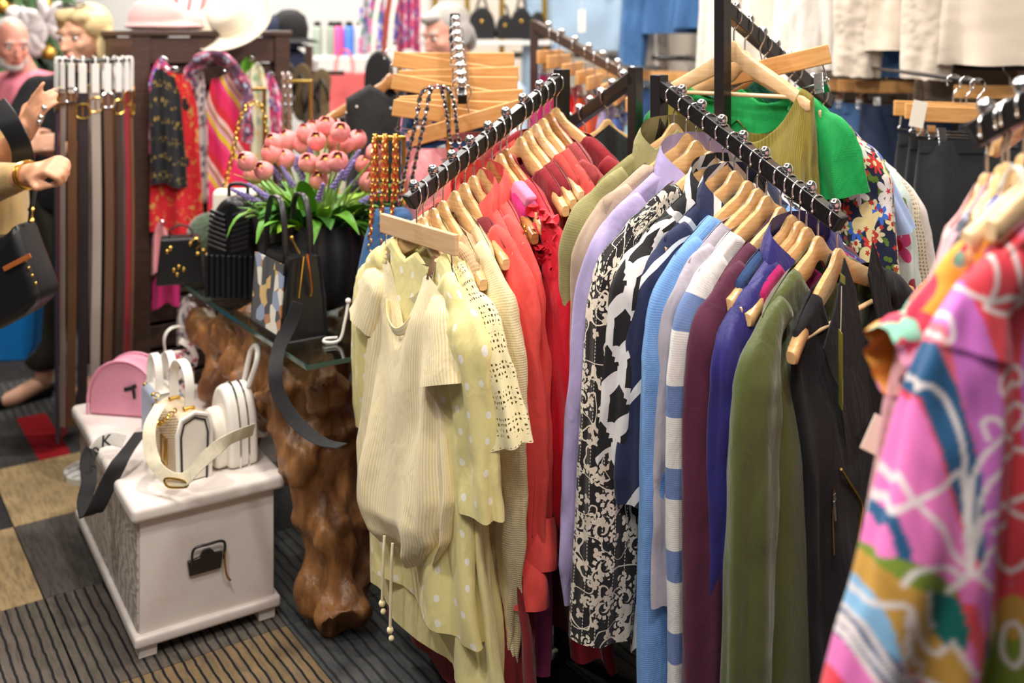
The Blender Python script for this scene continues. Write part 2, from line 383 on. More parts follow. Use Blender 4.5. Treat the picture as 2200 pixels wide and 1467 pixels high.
# ------------------------------------------------------------------ hangers
def hanger_meshes():
    xs = np.linspace(-.218, .218, 45); q = np.abs(xs) / .222
    drop = .02 * sstep(q / .15) + .118 * (np.maximum(q - .05, 0) / .95) ** 1.05
    zt = -.074 - drop; h = .052 - .02 * q; end = np.clip((1 - q) / .045, 0, 1); h = h * (.25 + .75 * np.sqrt(end))
    th = .0075 + .0045 * q; th = th * (.5 + .5 * np.sqrt(end)); y = -.028 * q ** 2
    a = np.linspace(0, 2 * np.pi, 12, endpoint=False); cy = np.sign(np.cos(a)) * np.abs(np.cos(a)) ** .6; cz = np.sign(np.sin(a)) * np.abs(np.sin(a)) ** .6
    rings = np.stack([np.stack([np.full(12, xs[i]), y[i] + th[i] * cy, zt[i] - h[i] / 2 + h[i] / 2 * cz], 1) for i in range(45)])
    mb = MB(); mb.loft(rings, True, True, True); body = mb.mesh('hanger_body')
    p = [(-.019, 0, -.024), (-.0215, 0, -.012), (-.0165, 0, -.001), (-.006, 0, .005), (.006, 0, .005), (.0165, 0, -.001), (.021, 0, -.013), (.0185, 0, -.027), (.008, 0, -.04), (.001, 0, -.05), (0, 0, -.062), (0, 0, -.085)]
    mb = MB(); mb.tube(smooth_path(p, 40), .0021, 8); mb.ball((-.019, 0, -.025), .0034, 8); hook = mb.mesh('hook')
    mb = MB(); mb.tube([(-.175, -.018, -.205), (.175, -.018, -.205)], .0055, 10); bar = mb.mesh('trouser_bar')
    return body, hook, bar
HB, HK, HBAR = hanger_meshes(); HK.materials.append(MATS['chrome']); HBAR.materials.append(MATS['hanger_wood_pale'])
HBODY = {}
for k in ('hanger_wood', 'hanger_wood_pale', 'hanger_wood_dark'): m = HB.copy(); m.materials.append(MATS[k]); HBODY[k] = m
def hanger(loc, rz, label, kind='hanger_wood', roll=0.0, bar=False, group='wooden clothes hangers', tilt=0.0):
    o = thing('wooden_hanger', label, 'hanger', loc, group=group, rot=(tilt, 0, 0)); o.rotation_mode = 'XYZ'
    o.rotation_euler = (Matrix.Rotation(rz, 3, 'Z') @ Matrix.Rotation(roll, 3, 'Y') @ Matrix.Rotation(tilt, 3, 'X')).to_euler()
    link('body', HBODY[kind], o); link('hook', HK, o)
    if bar: link('trouser_bar', HBAR, o)
    return o
def clip_meshes():
    mb = MB(); mb.box((0, 0, -.1), (.355, .013, .046), bev=.003); bar = mb.mesh('bar')
    mb = MB(); mb.tube(smooth_path([(-.155, 0, -.12), (-.157, 0, -.15), (-.15, 0, -.163), (0, 0, -.165), (.15, 0, -.163), (.157, 0, -.15), (.155, 0, -.12)], 40), .002, 6); wire = mb.mesh('wire')
    mb = MB()
    for s in (-1, 1):
        R = Matrix.Rotation(s * .32, 3, 'X'); mb.box((0, s * .009, -.163), (.024, .002, .05), R, .0006)
        for k in range(4): mb.box((0, s * .0105 - (k - 1.5) * .0035 * s, -.176 + .009 * k), (.021, .002, .003), R)
    mb.tube([(-.012, 0, -.16), (.012, 0, -.16)], .004, 8); clip = mb.mesh('clip')
    for m in (wire, clip): m.materials.append(MATS['chrome'])
    return bar, wire, clip
CB, CW, CC = clip_meshes(); CBAR = {}
for k in ('clip_wood', 'clip_wood_pale'): m = CB.copy(); m.materials.append(MATS[k]); CBAR[k] = m
def clip_hanger(loc, rz, label, roll=0.0, kind='clip_wood', clips=(-.1, .1), group='wooden clip hangers', hook=True):
    o = thing('clip_hanger', label, 'hanger', loc, group=group)
    o.rotation_euler = (Matrix.Rotation(rz, 3, 'Z') @ Matrix.Rotation(roll, 3, 'Y')).to_euler()
    link('bar', CBAR[kind], o); link('wire', CW, o)
    if hook: link('hook', HK, o)
    for x in clips: c = link('clip', CC, o); c.location.x = x
    return o

# ------------------------------------------------------------------ garments (hanger frame: X along the hanger, Y along the rail, Z up, 0 = top of rail)
TOP, DROP = -.07, .135
def zsh(x):
    q = np.clip(np.abs(x) / .222, 0, 1.25); return TOP - .02 * sstep(q / .15) - .118 * (np.maximum(q - .05, 0) / .95) ** 1.05
def wrinkle(P, amp, freq, seed):
    """small cloth creases along y (and a little x)"""
    sh = P.shape; Q = P.reshape(-1, 3)
    d = np.array([noise.noise((a * freq + seed, b * freq * .5, c * freq * .45 - seed)) for a, b, c in Q]) * amp
    d2 = np.array([noise.noise((a * freq * 2.3 - seed, b * freq, c * freq * .8 + seed)) for a, b, c in Q]) * amp * .45
    Q = Q.copy(); Q[:, 1] += d + d2; Q[:, 0] += d2 * .6
    return Q.reshape(sh)
def body_rings(Wd=.42, L=.7, T=.05, neck=.105, nf=.085, nb=.02, hem=None, prof=None, ns=72, nr=44, amp=.013, folds=7, seed=1, y0=0.0, top_in=0.0, strap=0.0, sway=0.0, waves=0.0):
    r = np.linspace(0, 1, nr) ** 1.12; s = np.linspace(0, 2 * np.pi, ns, endpoint=False); c, sn = np.cos(s), np.sin(s)
    ux = np.sign(c) * np.abs(c) ** .62; uy = np.sign(sn) * np.abs(sn) ** .8
    hem = hem or Wd * 1.05
    wp = prof or [(0, 1), (.12, 1.0), (.3, .97), (1, hem / Wd)]
    w = interp(r, wp) * Wd / 2; t = interp(r, [(0, .0165), (.07, .018), (.3, T / 2), (1, T / 2 * 1.25)])
    x = w[:, None] * ux; y = t[:, None] * uy
    x0 = Wd / 2 * ux; z0 = zsh(x0) + .003 - strap
    nd = np.where(sn < 0, nf, nb) * np.clip(1 - (np.abs(x0) / neck) ** 2.2, 0, 1); z0 = z0 - nd
    zh = TOP - DROP - L + waves * np.sin(folds * s + seed)
    z = z0 + (zh - z0) * r[:, None]
    rng = np.random.RandomState(seed); ph = rng.rand(4) * 6.28; k1 = folds
    F = (r ** .8)[:, None] * amp * (np.sin(k1 * s + ph[0] + 1.2 * np.sin(4 * r[:, None] + ph[1])) + .6 * np.sin((k1 + 3) * s + ph[2] + 2 * r[:, None]))
    y = y + F * (np.abs(sn) ** .3) * np.sign(sn + 1e-9); x = x + F * .8 * c + sway * (r ** 1.5)[:, None]
    P = np.stack([x, y + y0 - .028 * np.clip(np.abs(x) / .22, 0, 1) ** 2 * (1 - r[:, None]), z], 2)
    P = wrinkle(P, amp * .9, 10, seed * 3.1); P[0, :, 2] -= .002
    e = sstep((np.abs(x0) - neck * .82) / (neck * .3)); cap = P[0].copy()          # cloth closes over the hanger outside the neck hole
    cap[:, 1] = P[0, :, 1].mean() * 0 + (y0 - .028 * np.clip(np.abs(x0) / .22, 0, 1) ** 2) + uy * .0135 * (1 - .92 * e); cap[:, 2] += .009 * e
    return np.concatenate([cap[None], P])
def sleeve_rings(side, Wd, L, r0=.07, r1=.045, out=.05, fwd=0.0, ry=.5, n=40, nr=56, amp=.0085, folds=5, seed=1, puff=0.0, cuff=0.0, bend=0.0, y1=0.0, head=.07):
    """a sleeve that rounds over the hanger tip and hangs down"""
    h = Wd / 2; ze = float(zsh(np.array(h)))
    z1 = float(zsh(np.array(h - head)))
    up = [(h - head, z1 - .026), (h - head * .45, (z1 + ze) / 2 - .03), (h - .008, ze - .045), (h + .012, ze - .1)]
    dn = [(h + .014 + out * q ** 1.1 + bend * math.sin(math.pi * q), ze - .1 - (L - .1) * q) for q in np.linspace(0, 1, 9)[1:]]
    pts = np.array([(x, 0, z) for x, z in up + dn]); pts[:, 0] *= side
    p = smooth_path(pts, nr); d = np.concatenate([[0], np.cumsum(np.linalg.norm(np.diff(p, axis=0), axis=1))]); t = d / d[-1]; k = head / d[-1]
    p[:, 1] = fwd * t + y1 + .006 * np.sin(5 * t + seed) * t - .028 * (1 - t)
    rr = interp(t, [(0, .028), (k, .036), (k + .06, r0 * .8), (k + .16, r0), (.55, (r0 + r1) / 2 * (1 + puff)), (.9, r1 * (1 + puff)), (1, r1 * (1 - cuff))])
    rq = interp(t, [(0, .016), (k, .02), (k + .1, r0 * ry), (1, 1)]) * (t <= k + .1) + rr * ry * (t > k + .1)
    rings = tube_rings(p, rq, n, ry=rr, up=(0, 1, 0))
    a = np.linspace(0, 2 * np.pi, n, endpoint=False); rng = np.random.RandomState(seed + 50); ph = rng.rand(3) * 6.28
    F = (np.clip(t - k, 0, 1) ** .5)[:, None] * amp * (np.sin(folds * a + ph[0] + 2.2 * t[:, None]) + .5 * np.sin((folds + 2) * a + ph[1] - 3 * t[:, None]))
    F = F * np.clip(rq / .03, .15, 1)[:, None]
    rings[:, :, 1] += F * np.cos(a); rings[:, :, 0] += F * np.sin(a)
    return wrinkle(wrinkle(rings, amp * 1.2, 13, seed * 1.7) * 1.0, amp * .5, 30, seed * .7)
def collar_part(root, m, neck=.075, h=.055, lap=.1, open_=.05, y=-.012):
    """a shirt collar with two points"""
    for s in (-1, 1):
        top = smooth_path([(0, .02, TOP + .012), (s * neck * .75, .014, TOP + .004), (s * (neck + .01), -.008, TOP - .025), (s * open_, -.03, TOP - .075)], 14)
        low = smooth_path([(0, .034, TOP - h * .8), (s * neck * .95, .03, TOP - h), (s * (neck + .04), -.02, TOP - h - .035), (s * (open_ + lap * .55), -.038, TOP - .075 - h)], 14)
        mb = MB(); g = np.stack([top, top * .5 + low * .5 + np.array([s * .008, -.004, .004]), low]); mb.loft(np.concatenate([g, (g + np.array([0, .003, -.001]))[::-1]]), closed=False)
        mb.build('collar', m, root)
class Rail:
    def __init__(s, p0, p1, perp, fan=(0, 0)):
        s.p0, s.p1 = Vector(p0), Vector(p1); d = (s.p1 - s.p0).xy.normalized(); s.rz = math.atan2(d.y, d.x) + perp; s.fan = fan
    def at(s, t): return s.p0 + (s.p1 - s.p0) * t
    def yaw(s, t): return s.rz + math.radians(s.fan[0] + (s.fan[1] - s.fan[0]) * t)
GARN = [0]
def garment(rail, t, what, label, m, cat='blouse', yaw=0.0, roll=0.0, body={}, sleeves=None, sides=(-1, 1), hang='hanger_wood', collar=None, bar=False, name='blouse', smat=None, hlabel=None, group=None, no_hanger=False, dz=0.0):
    GARN[0] += 1; loc = rail.at(t); rz = rail.yaw(t) + math.radians(yaw); sd = GARN[0]
    if not no_hanger: hanger(loc, rz, hlabel or f'wooden hanger carrying the {what}', hang, math.radians(roll), bar)
    o = thing(name, label, cat, loc + Vector((0, 0, dz)), group=group); o.rotation_euler = (Matrix.Rotation(rz, 3, 'Z') @ Matrix.Rotation(math.radians(roll), 3, 'Y')).to_euler()
    b = dict(seed=sd); b.update(body); mb = MB(); mb.loft(body_rings(**b)); mb.build('body', m, o, 180)
    if sleeves:
        for s in sides:
            k = dict(seed=sd + (5 if s > 0 else 0)); k.update(sleeves); mb = MB(); mb.loft(sleeve_rings(s, b.get('Wd', .42), **k), cap0=True); mb.build('sleeve', smat or m, o, 180)
    if collar: collar_part(o, m, **collar)
    return o

# ------------------------------------------------------------------ racks
BALL = MB(); BALL.ball((0, 0, .012), .0125, 14); BALL.lathe([(.009, 0), (.009, .003), (.004, .004), (.004, .006)], 10); BALL = BALL.mesh('stop_ball'); BALL.materials.append(MATS['chrome'])
def rack_arm(root, p_post, p_end, balls, m='black_metal', w=.03, h=.034):
    """arm that slopes down from its post; balls = list of world points on the top edge"""
    mb = MB(); mb.beam(p_post, p_end, w, h, bev=.0025); a = mb.build('arm', m, root)
    for p in balls: o = link('stop_ball', BALL, a); o.location = p
    d = (Vector(p_end) - Vector(p_post)).normalized(); mb = MB(); mb.beam(Vector(p_end) - d * .003, Vector(p_end) + d * .004, w + .001, h + .001); mb.build('end_cap', 'rubber_black', a)
    return a
rk = thing('clothing_rack', 'black four-arm clothing rack in the middle carrying yellow to black clothes', 'clothing rack')
ZA = Vector((0, 0, .017))
RA = Rail(W(889, 410, 2.30), W(1160, 193, 2.49), -math.pi / 2)
RC = Rail(W(1465, 205, 2.28), W(1794, 453, 2.03), math.pi / 2, (-21, -6))
PA, PC = (Vector((*RA.at(1.19).xy, 0)), Vector((*RC.at(-.17).xy, 0))); PB, PD = Vector((.325, 2.70, 0)), Vector((.508, 2.47, 0))
DU, DV = Vector((.625, -.781, 0)), Vector((.781, .625, 0))
def arm_pts(r, lo, hi, k=8): return [r.at(lo + (hi - lo) * i / (k - 1)) + Vector((0, 0, .001)) for i in range(k)]
topA = RA.at(1.19); topC = RC.at(-.19)
RB = Rail(Vector((.325, 2.70, CAMH - .093)), Vector((.325, 2.70, CAMH - .093)) - DU * .35 - Vector((0, 0, .2)), math.pi / 2)
RD = Rail(Vector((.508, 2.47, CAMH + .085)), Vector((.508, 2.47, CAMH + .085)) + DV * .42 - Vector((0, 0, .24)), -math.pi / 2, (8, 8))
for r, a, b, P in ((RA, 1.19, -.03, PA), (RC, -.17, 1.03, PC), (RB, 0, 1.03, PB), (RD, 0, 1.03, PD)):
    lo, hi = (0, 1) if r in (RA, RC) else (.12, 1)
    rack_arm(rk, r.at(a) - ZA, r.at(b) - ZA, arm_pts(r, lo, hi))
    z = r.at(a).z + .008; mb = MB(); mb.box((P.x, P.y, z / 2 + .02), (.03, .03, z - .04), Matrix.Rotation(math.atan2(DU.y, DU.x), 3, 'Z'), .002); mb.build('post', 'black_metal', rk)
for a, b in ((PA, PC), (PC, PD), (PD, PB), (PB, PA)):
    for z in (.045,): mb = MB(); mb.beam(a + Vector((0, 0, z)), b + Vector((0, 0, z)), .03, .03); mb.build('base_bar', 'black_metal', rk)
for P, d in ((PA, -DV), (PC, DU), (PD, DV), (PB, -DU)):
    mb = MB(); mb.beam(P + Vector((0, 0, .018)), P + d * .3 + Vector((0, 0, .018)), .034, .03); mb.build('foot', 'black_metal', rk)
# ------------------------------------------------------------------ cloth materials
def cl(name, c, rough=.8, weave=5200, sheen=.15, wr=.3, var=.12, spec=.3): return mat(name, c, rough, weave=weave, wr=wr, sheen=sheen, var=var, spec=spec)
cl('yellow_knit', '#efe3a0'); cl('tan_knit', '#c8a67c', weave=900, wr=.9); cl('cream_knit', '#e6d5a6', weave=1300, wr=.7); cl('rust', '#a8493a'); cl('coral', '#f2544c', .7)
cl('maroon', '#7b1c20'); cl('dark_red', '#8d1420'); cl('red_satin', '#d3102a', .5); cl('magenta', '#c01c6a'); cl('pink_linen', '#c9588a', weave=1500); cl('pink_light', '#e58bb0')
cl('rust_linen', '#c8443c', weave=1500); cl('rust_dark', '#963030'); cl('khaki_linen', '#98915f', weave=1500, wr=.4); cl('taupe', '#bda58f'); cl('lavender', '#b6a9d6', .65)
cl('light_blue_knit', '#77a6e2', weave=1500, wr=.5); cl('lilac_grey', '#b9b2bd'); cl('burgundy', '#57203a', .75); cl('purple_navy', '#2f2a73', .4); cl('olive_satin', '#56602f', .38, sheen=.3)
cl('jacket_black', '#151519', .8, weave=5200, spec=.15, sheen=.05); cl('green_crepe', '#10a04c', .65, weave=1600); cl('dark_green', '#0f5a47', .55, weave=500, wr=.5)
cl('eyelet_blue', '#a9c0e6'); cl('white_blouse', '#ece6de'); cl('royal_blue', '#1446b8', .6, weave=900, wr=.6); cl('pink_satin', '#e79aa2', .5); cl('denim_light', '#a9c3dc', weave=1100)
cl('denim_mid', '#416c9f', weave=1100); cl('denim_dark', '#2c4a78', weave=1100); cl('orange', '#e0572e'); cl('blue_skirt', '#5a7ccf'); cl('black_top', '#131316'); cl('cream_cloth', '#e6ddcf')
def stripes(name, a, b, period, duty=.5, axis=0, rough=.75, soft=.08, weave=5200):
    n = N(name); s = n.sep(n.uv()); w = n.math('SINE', n.math('MULTIPLY', s[axis], 2 * math.pi / period)); k = math.cos(math.pi * duty)
    n.base(n.mix(n.step(w, k - soft, k + soft), a, b)); return reg(n, rough, weave)
stripes('cream_stripe', '#f3e6c6', '#ecd38e', .0085, .38); stripes('blue_white_knit', '#e6e4df', '#6c84b4', .16, .38, 1, soft=.02, weave=1500)
n = N('dots_yellow'); v = n.vm('SCALE', n.uv(), 17.0); vo = n.n('ShaderNodeTexVoronoi', voronoi_dimensions='2D'); n.l(v, vo.inputs['Vector']); vo.inputs['Scale'].default_value = 1; vo.inputs['Randomness'].default_value = .35
n.base(n.mix(n.math('LESS_THAN', vo.outputs['Distance'], .13), '#efe19a', '#faf6e6')); reg(n, .8, 5200)
n = N('floral_embroidery'); uv = n.uv(); sx = n.sep(uv)
c = c4('#1d1a1d'); warp = n.noise(uv, 7, 2)
vine = n.math('LESS_THAN', n.math('ABSOLUTE', n.math('SUBTRACT', n.noise(uv, 11, 1.5), .5)), .011); c = n.mix(vine, c, '#e6dac8')
vine2 = n.math('LESS_THAN', n.math('ABSOLUTE', n.math('SUBTRACT', n.noise(n.vm('ADD', uv, (3.3, 1.7, 0)), 13, 1), .52)), .008); c = n.mix(vine2, c, '#e6dac8')
c = n.flowers(c, uv, 13, .42, 11, '#e9decd', '#1d1a1d', keep=.62, lines=34); c = n.flowers(c, uv, 21, .36, 4, '#e9decd', None, (5.1, 2.2, 0), keep=.5, lines=26)
c = n.flowers(c, uv, 30, .33, 3, '#dccfbd', None, (1.1, 7.2, 0), keep=.4)
q = n.math('MULTIPLY', n.math('GREATER_THAN', n.math('SINE', n.math('MULTIPLY', sx[0], 2 * math.pi / .032)), .975), n.math('GREATER_THAN', n.math('SINE', n.math('MULTIPLY', sx[1], 900.0)), -.3)); c = n.mix(q, c, '#dccfbd')
n.base(c); reg(n, .8); n.bump(n.math('SINE', n.math('MULTIPLY', sx[0], 2 * math.pi / .032)), .35, .003)
n = N('geo_black_white'); s = n.sep(n.vm('SCALE', n.uv(), 13.0)); row = n.math('FLOOR', s[1]); a = n.math('FRACT', n.math('MULTIPLY_ADD', row, .5, s[0])); b = n.math('FRACT', s[1])
def d2(x, y, cx, cy): return n.math('SQRT', n.math('ADD', n.math('POWER', n.math('SUBTRACT', x, cx), 2.0), n.math('POWER', n.math('SUBTRACT', y, cy), 2.0)))
lens = n.math('MULTIPLY', n.math('LESS_THAN', d2(a, b, 0., 0.), .92), n.math('LESS_THAN', d2(a, b, 1., 1.), .92))
circ = n.math('MULTIPLY', n.math('LESS_THAN', d2(a, b, .9, .1), .42), n.math('GREATER_THAN', d2(a, b, 1.05, -.05), .3))
tri = n.math('MULTIPLY', n.math('GREATER_THAN', n.math('SUBTRACT', b, a), .35), n.math('LESS_THAN', a, .3)); f = n.math('MAXIMUM', lens, n.math('MAXIMUM', circ, tri))
n.base(n.mix(f, '#1c1b1d', '#e8e6e4')); reg(n, .75, 5200)
n = N('navy_white_band'); s = n.sep(n.uv()); z = n.math('ADD', s[1], n.math('MULTIPLY', s[0], 1.3)); w = n.math('FRACT', n.math('MULTIPLY', z, 4.2))
n.base(n.mix(n.math('LESS_THAN', w, .13), '#222a4d', '#e9e8e6')); reg(n, .75, 5200)
def floral(name, base, layers, rough=.7):
    n = N(name); uv = n.uv(); c = c4(base)
    for i, (sc, R, pet, col, core, keep) in enumerate(layers): c = n.flowers(c, uv, sc, R, pet, col, core, (i * 3.7, i * 1.9, 0), keep)
    n.base(c); return reg(n, rough, 5200)
floral('navy_floral', '#1c2340', [(34, .36, 2, '#5f7f2e', None, .9), (20, .42, 6, '#e9ddb0', '#c23a2e', .5), (19, .44, 8, '#d43a35', '#f0d9a0', .45), (14, .44, 6, '#e6e2e0', None, .42), (14, .36, 6, '#3f6fd0', '#efe3b4', .42), (8, .4, 4, '#e7d69a', None, .3), (44, .3, 5, '#c23a2e', None, .4)])
floral('mint_floral', '#dcebe2', [(9, .46, 5, '#e0508e', '#c0303a', .5), (13, .42, 2, '#6f8f3a', None, .5), (7, .4, 4, '#a8434a', '#e88a40', .35)])
floral('blue_red_print', '#9cc0cf', [(10, .45, 6, '#c2353f', '#20252f', .6), (14, .4, 8, '#1f2b3d', '#e5e0d8', .5), (22, .3, 4, '#ecd9d2', None, .4)])
floral('paisley_pink', '#d84f86', [(18, .45, 3, '#5b4fb0', '#e9d4dc', .6), (24, .4, 4, '#e9d4dc', None, .5), (30, .35, 2, '#a8203a', None, .5)])
floral('floral_dark', '#5a3550', [(22, .46, 5, '#d0557d', '#f0dfe0', .6), (28, .4, 4, '#b8c4de', None, .5), (34, .35, 3, '#a4344a', None, .5)])
floral('grey_print', '#d9ccc9', [(26, .4, 4, '#5a5566', None, .6), (34, .3, 3, '#b86f7a', None, .4)])
floral('cream_print', '#ddd8bd', [(20, .4, 4, '#9cb9a3', None, .5), (26, .35, 3, '#e4c46a', None, .3)])
floral('bag_floral', '#e9dfd8', [(40, .42, 5, '#b04a5e', None, .5), (36, .4, 4, '#38424a', None, .5)])
floral('orange_floral', '#f0a63c', [(9, .5, 4, '#e2435e', None, .5), (11, .46, 3, '#8ed0b4', None, .4), (12, .42, 5, '#f29ab8', None, .4)])
floral('paisley_navy', '#20263c', [(38, .42, 3, '#aab4c6', None, .6), (60, .35, 4, '#7f8aa2', None, .6), (26, .3, 5, '#c3404a', None, .25)])
floral('bw_leaf', '#1d2422', [(13, .48, 2, '#e4e2dc', None, .8), (19, .4, 2, '#d8d8d2', None, .6)])
floral('white_embroid', '#e9e2d8', [(26, .4, 6, '#f7f3ec', None, .7)])
floral('gold_brocade', '#b0925f', [(24, .4, 5, '#caaf7c', None, .6), (40, .35, 4, '#9a7c4c', None, .6)])
floral('colour_blur', '#e4dfe6', [(10, .5, 4, '#7a6fd0', None, .5), (13, .45, 5, '#e06aa4', None, .5), (15, .42, 4, '#4f9a74', None, .35)])
n = N('olive_ruffle'); s = n.sep(n.uv()); n.base('#96872f'); reg(n, .6, 5200); n.bump(n.math('SINE', n.math('ADD', n.math('MULTIPLY', s[0], 520.0), n.math('MULTIPLY', n.noise(n.uv(), 9, 2), 9.0))), .5, .006)
# open crochet: real holes through the cloth
def holes(name, c, scale, rad, mixgrid=False):
    n = N(name); v = n.vm('SCALE', n.uv(), float(scale)); vo = n.n('ShaderNodeTexVoronoi', voronoi_dimensions='2D', feature='DISTANCE_TO_EDGE'); n.l(v, vo.inputs['Vector']); vo.inputs['Scale'].default_value = 1; vo.inputs['Randomness'].default_value = .25
    f = n.math('LESS_THAN', vo.outputs['Distance'], rad)
    if mixgrid:
        s = n.sep(n.uv()); g = n.math('GREATER_THAN', n.math('SINE', n.math('MULTIPLY', s[1], 2 * math.pi / .055)), .72); f = n.math('MAXIMUM', f, g)
        v2 = n.vm('SCALE', n.uv(), scale * .3); vo2 = n.n('ShaderNodeTexVoronoi', voronoi_dimensions='2D'); n.l(v2, vo2.inputs['Vector']); vo2.inputs['Scale'].default_value = 1; vo2.inputs['Randomness'].default_value = .1
        ring = n.math('LESS_THAN', n.math('ABSOLUTE', n.math('SUBTRACT', vo2.outputs['Distance'], .3)), .09); f = n.math('MAXIMUM', f, ring)
    n.base(c); n.put(n.b.inputs['Alpha'], f); return reg(n, .85)
holes('crochet', '#ecdfae', 95, .26, True); holes('crochet_cream', '#e8dcc2', 110, .2); holes('eyelet', '#a9c0e6', 70, .72)

# ------------------------------------------------------------------ left arm of the middle rack, front to back
A = lambda t, *a, **k: garment(RA, t, *a, **k)
# the clipped striped blouse
loc = RA.at(.02); rz = RA.yaw(.02)
clip_hanger(loc, rz, 'pale wooden clip hanger at the front end of the left arm', math.radians(-1), 'clip_wood_pale', clips=(-.13, .085))
o = thing('striped_blouse', 'cream striped short-sleeved blouse held by two clips, cords hanging from the hem', 'blouse', loc, rz)
ns, nr = 96, 60; r = np.linspace(0, 1, nr); s = np.linspace(0, 2 * np.pi, ns, endpoint=False); c, sn = np.cos(s), np.sin(s)
ux = np.sign(c) * np.abs(c) ** .62; uy = np.sign(sn) * np.abs(sn) ** .8
w = interp(r, [(0, .155), (.12, .175), (.3, .165), (.5, .18), (.75, .205), (.9, .19), (.97, .155), (1, .14)]); t = interp(r, [(0, .006), (.15, .03), (.5, .05), (.85, .07), (.95, .055), (1, .03)])
x0 = .155 * ux; clipx = np.where(x0 < -.02, -.13, .085)
z0 = -.175 - .55 * np.abs(x0 - clipx) ** 1.15 - np.where(np.abs(x0 + .022) < .075, .075 * (1 - (np.abs(x0 + .022) / .075) ** 2), 0) * np.where(sn < 0, 1.25, .5)
zz = z0 + (-.79 + .02 * np.cos(2 * s) - z0) * r[:, None]
F = (np.sin(7 * s + 3 * r[:, None]) + .7 * np.sin(12 * s - 2 * r[:, None])) * .009 * (r ** .6)[:, None] * (1 + 1.2 * np.clip(r - .85, 0, 1) / .15)[:, None]
P = np.stack([w[:, None] * ux + F * .5 * c - .012 * np.sin(2.4 * r)[:, None], t[:, None] * uy + F * np.sign(sn + 1e-9) - .01, zz], 2)
mb = MB(); mb.loft(wrinkle(P, .014, 10, 2.2)); mb.build('body', 'cream_stripe', o, 180)
for sgn, ln, cx in ((-1, .13, -.145), (1, .17, .135)):
    tt = np.linspace(0, 1, 18); p = np.stack([cx + sgn * (.055 * tt), -.015 - .02 * tt, -.21 - ln * tt], 1); rr = interp(tt, [(0, .02), (.2, .052), (1, .062)])
    mb = MB(); g = tube_rings(p, rr, 30, ry=rr * .55, up=(1, 0, 0)); mb.loft(wrinkle(g, .012, 14, 5 + sgn), cap0=True); mb.build('sleeve', 'cream_stripe', o, 180)
mb = MB(); g = smooth_path([(-.085, -.028, -.265), (-.06, -.04, -.3), (-.02, -.044, -.318), (.02, -.04, -.305), (.05, -.028, -.27)], 20); mb.ribbon(g, .02, .004, (0, -.3, 1)); mb.build('neck_band', 'cream_stripe', o)
for x, l in ((-.02, .15), (.02, .19)):
    mb = MB(); mb.tube(smooth_path([(x, -.07, -.77), (x + .004, -.075, -.82), (x - .002, -.075, -.77 - l)], 12), .0034, 7); mb.ball((x - .002, -.075, -.77 - l), .008, 8); mb.ball((x + .004, -.075, -.785 - l), .0065, 8); mb.build('drawstring', 'cream_stripe', o)
A(.07, 'yellow dotted cardigan', 'pale yellow cardigan with white dots behind the clipped striped blouse', 'dots_yellow', 'cardigan', body=dict(Wd=.43, L=.72, T=.07, hem=.5, amp=.013), sleeves=dict(L=.44, r0=.075, r1=.06, out=.03, ry=.5), name='cardigan')
A(.15, 'yellow crochet-sleeved top', 'soft yellow top with open crochet sleeve beside the dotted cardigan', 'yellow_knit', 'top', body=dict(Wd=.43, L=.84, T=.06, hem=.56, amp=.015), sleeves=dict(L=.31, r0=.075, r1=.085, out=.075, ry=.4), smat=MATS['crochet'], name='crochet_top')
A(.22, 'tan knitted top', 'tan cable-knit top between the crochet top and the cream sweater', 'tan_knit', 'sweater', body=dict(Wd=.36, L=.72, T=.04, hem=.42), sleeves=dict(L=.72, r0=.03, r1=.024, out=.0, ry=.8), sides=(1,), hang='hanger_wood', name='sweater')
A(.31, 'cream knitted sweater', 'cream slub-knit sweater with a long drooping sleeve', 'cream_knit', 'sweater', body=dict(Wd=.42, L=.82, T=.05, hem=.46), sleeves=dict(L=.86, r0=.07, r1=.03, out=-.02, ry=.5, cuff=-.1, bend=.035), name='sweater')
A(.385, 'long maroon dress', 'long maroon dress beside the cream sweater, its hem showing near the floor', 'maroon', 'dress', body=dict(Wd=.40, L=1.0, T=.07, hem=.62, amp=.02), hang='hanger_wood', name='dress')
for t, nm in ((.455, 'front'), (.53, 'back')):
    o = A(t, f'{nm} coral blouse', 'coral blouse with rolled tab sleeve, the ' + ('one nearer the cream sweater' if nm == 'front' else 'one nearer the red dress'), 'coral', body=dict(Wd=.42 if nm == 'front' else .41, L=.7, T=.05, hem=.5, amp=.012),
          sleeves=dict(L=.66 if nm == 'front' else .6, r0=.062 if nm == 'front' else .05, r1=.052 if nm == 'front' else .044, out=.0, ry=.5, bend=.008), collar=dict(neck=.08, h=.05))
    zc = float(zsh(np.array(.21))) - .035 - (.62 if nm == 'front' else .56); tt = np.linspace(0, 1, 8)
    p = np.stack([.215 + .02 * tt + 0 * tt, -.01 * tt, zc - .005 - .1 * tt], 1); g = tube_rings(p, .06 + .012 * np.sin(3 * tt), 26, ry=.038 + .01 * tt, up=(1, 0, 0)); mb = MB(); mb.loft(wrinkle(g, .018, 13, 3)); mb.build('rolled_cuff', 'coral', o, 180)
    mb = MB(); mb.ribbon([(.262, -.036, zc + .16), (.268, -.042, zc + .08), (.262, -.045, zc - .02)], .02, .003, (1, 0, 0)); tb = mb.build('sleeve_tab', 'coral', o)
    mb = MB(); mb.ball((.262, -.041, zc + .15), (.007, .004, .007), 10); mb.build('button', 'brass', tb)
o = A(.6, 'magenta chain-strap top', 'magenta top with a gold chain strap over the dark hanger tip', 'magenta', 'top', body=dict(Wd=.34, L=.62, T=.04, nf=.1), hang='hanger_wood_dark', name='camisole')
mb = MB()
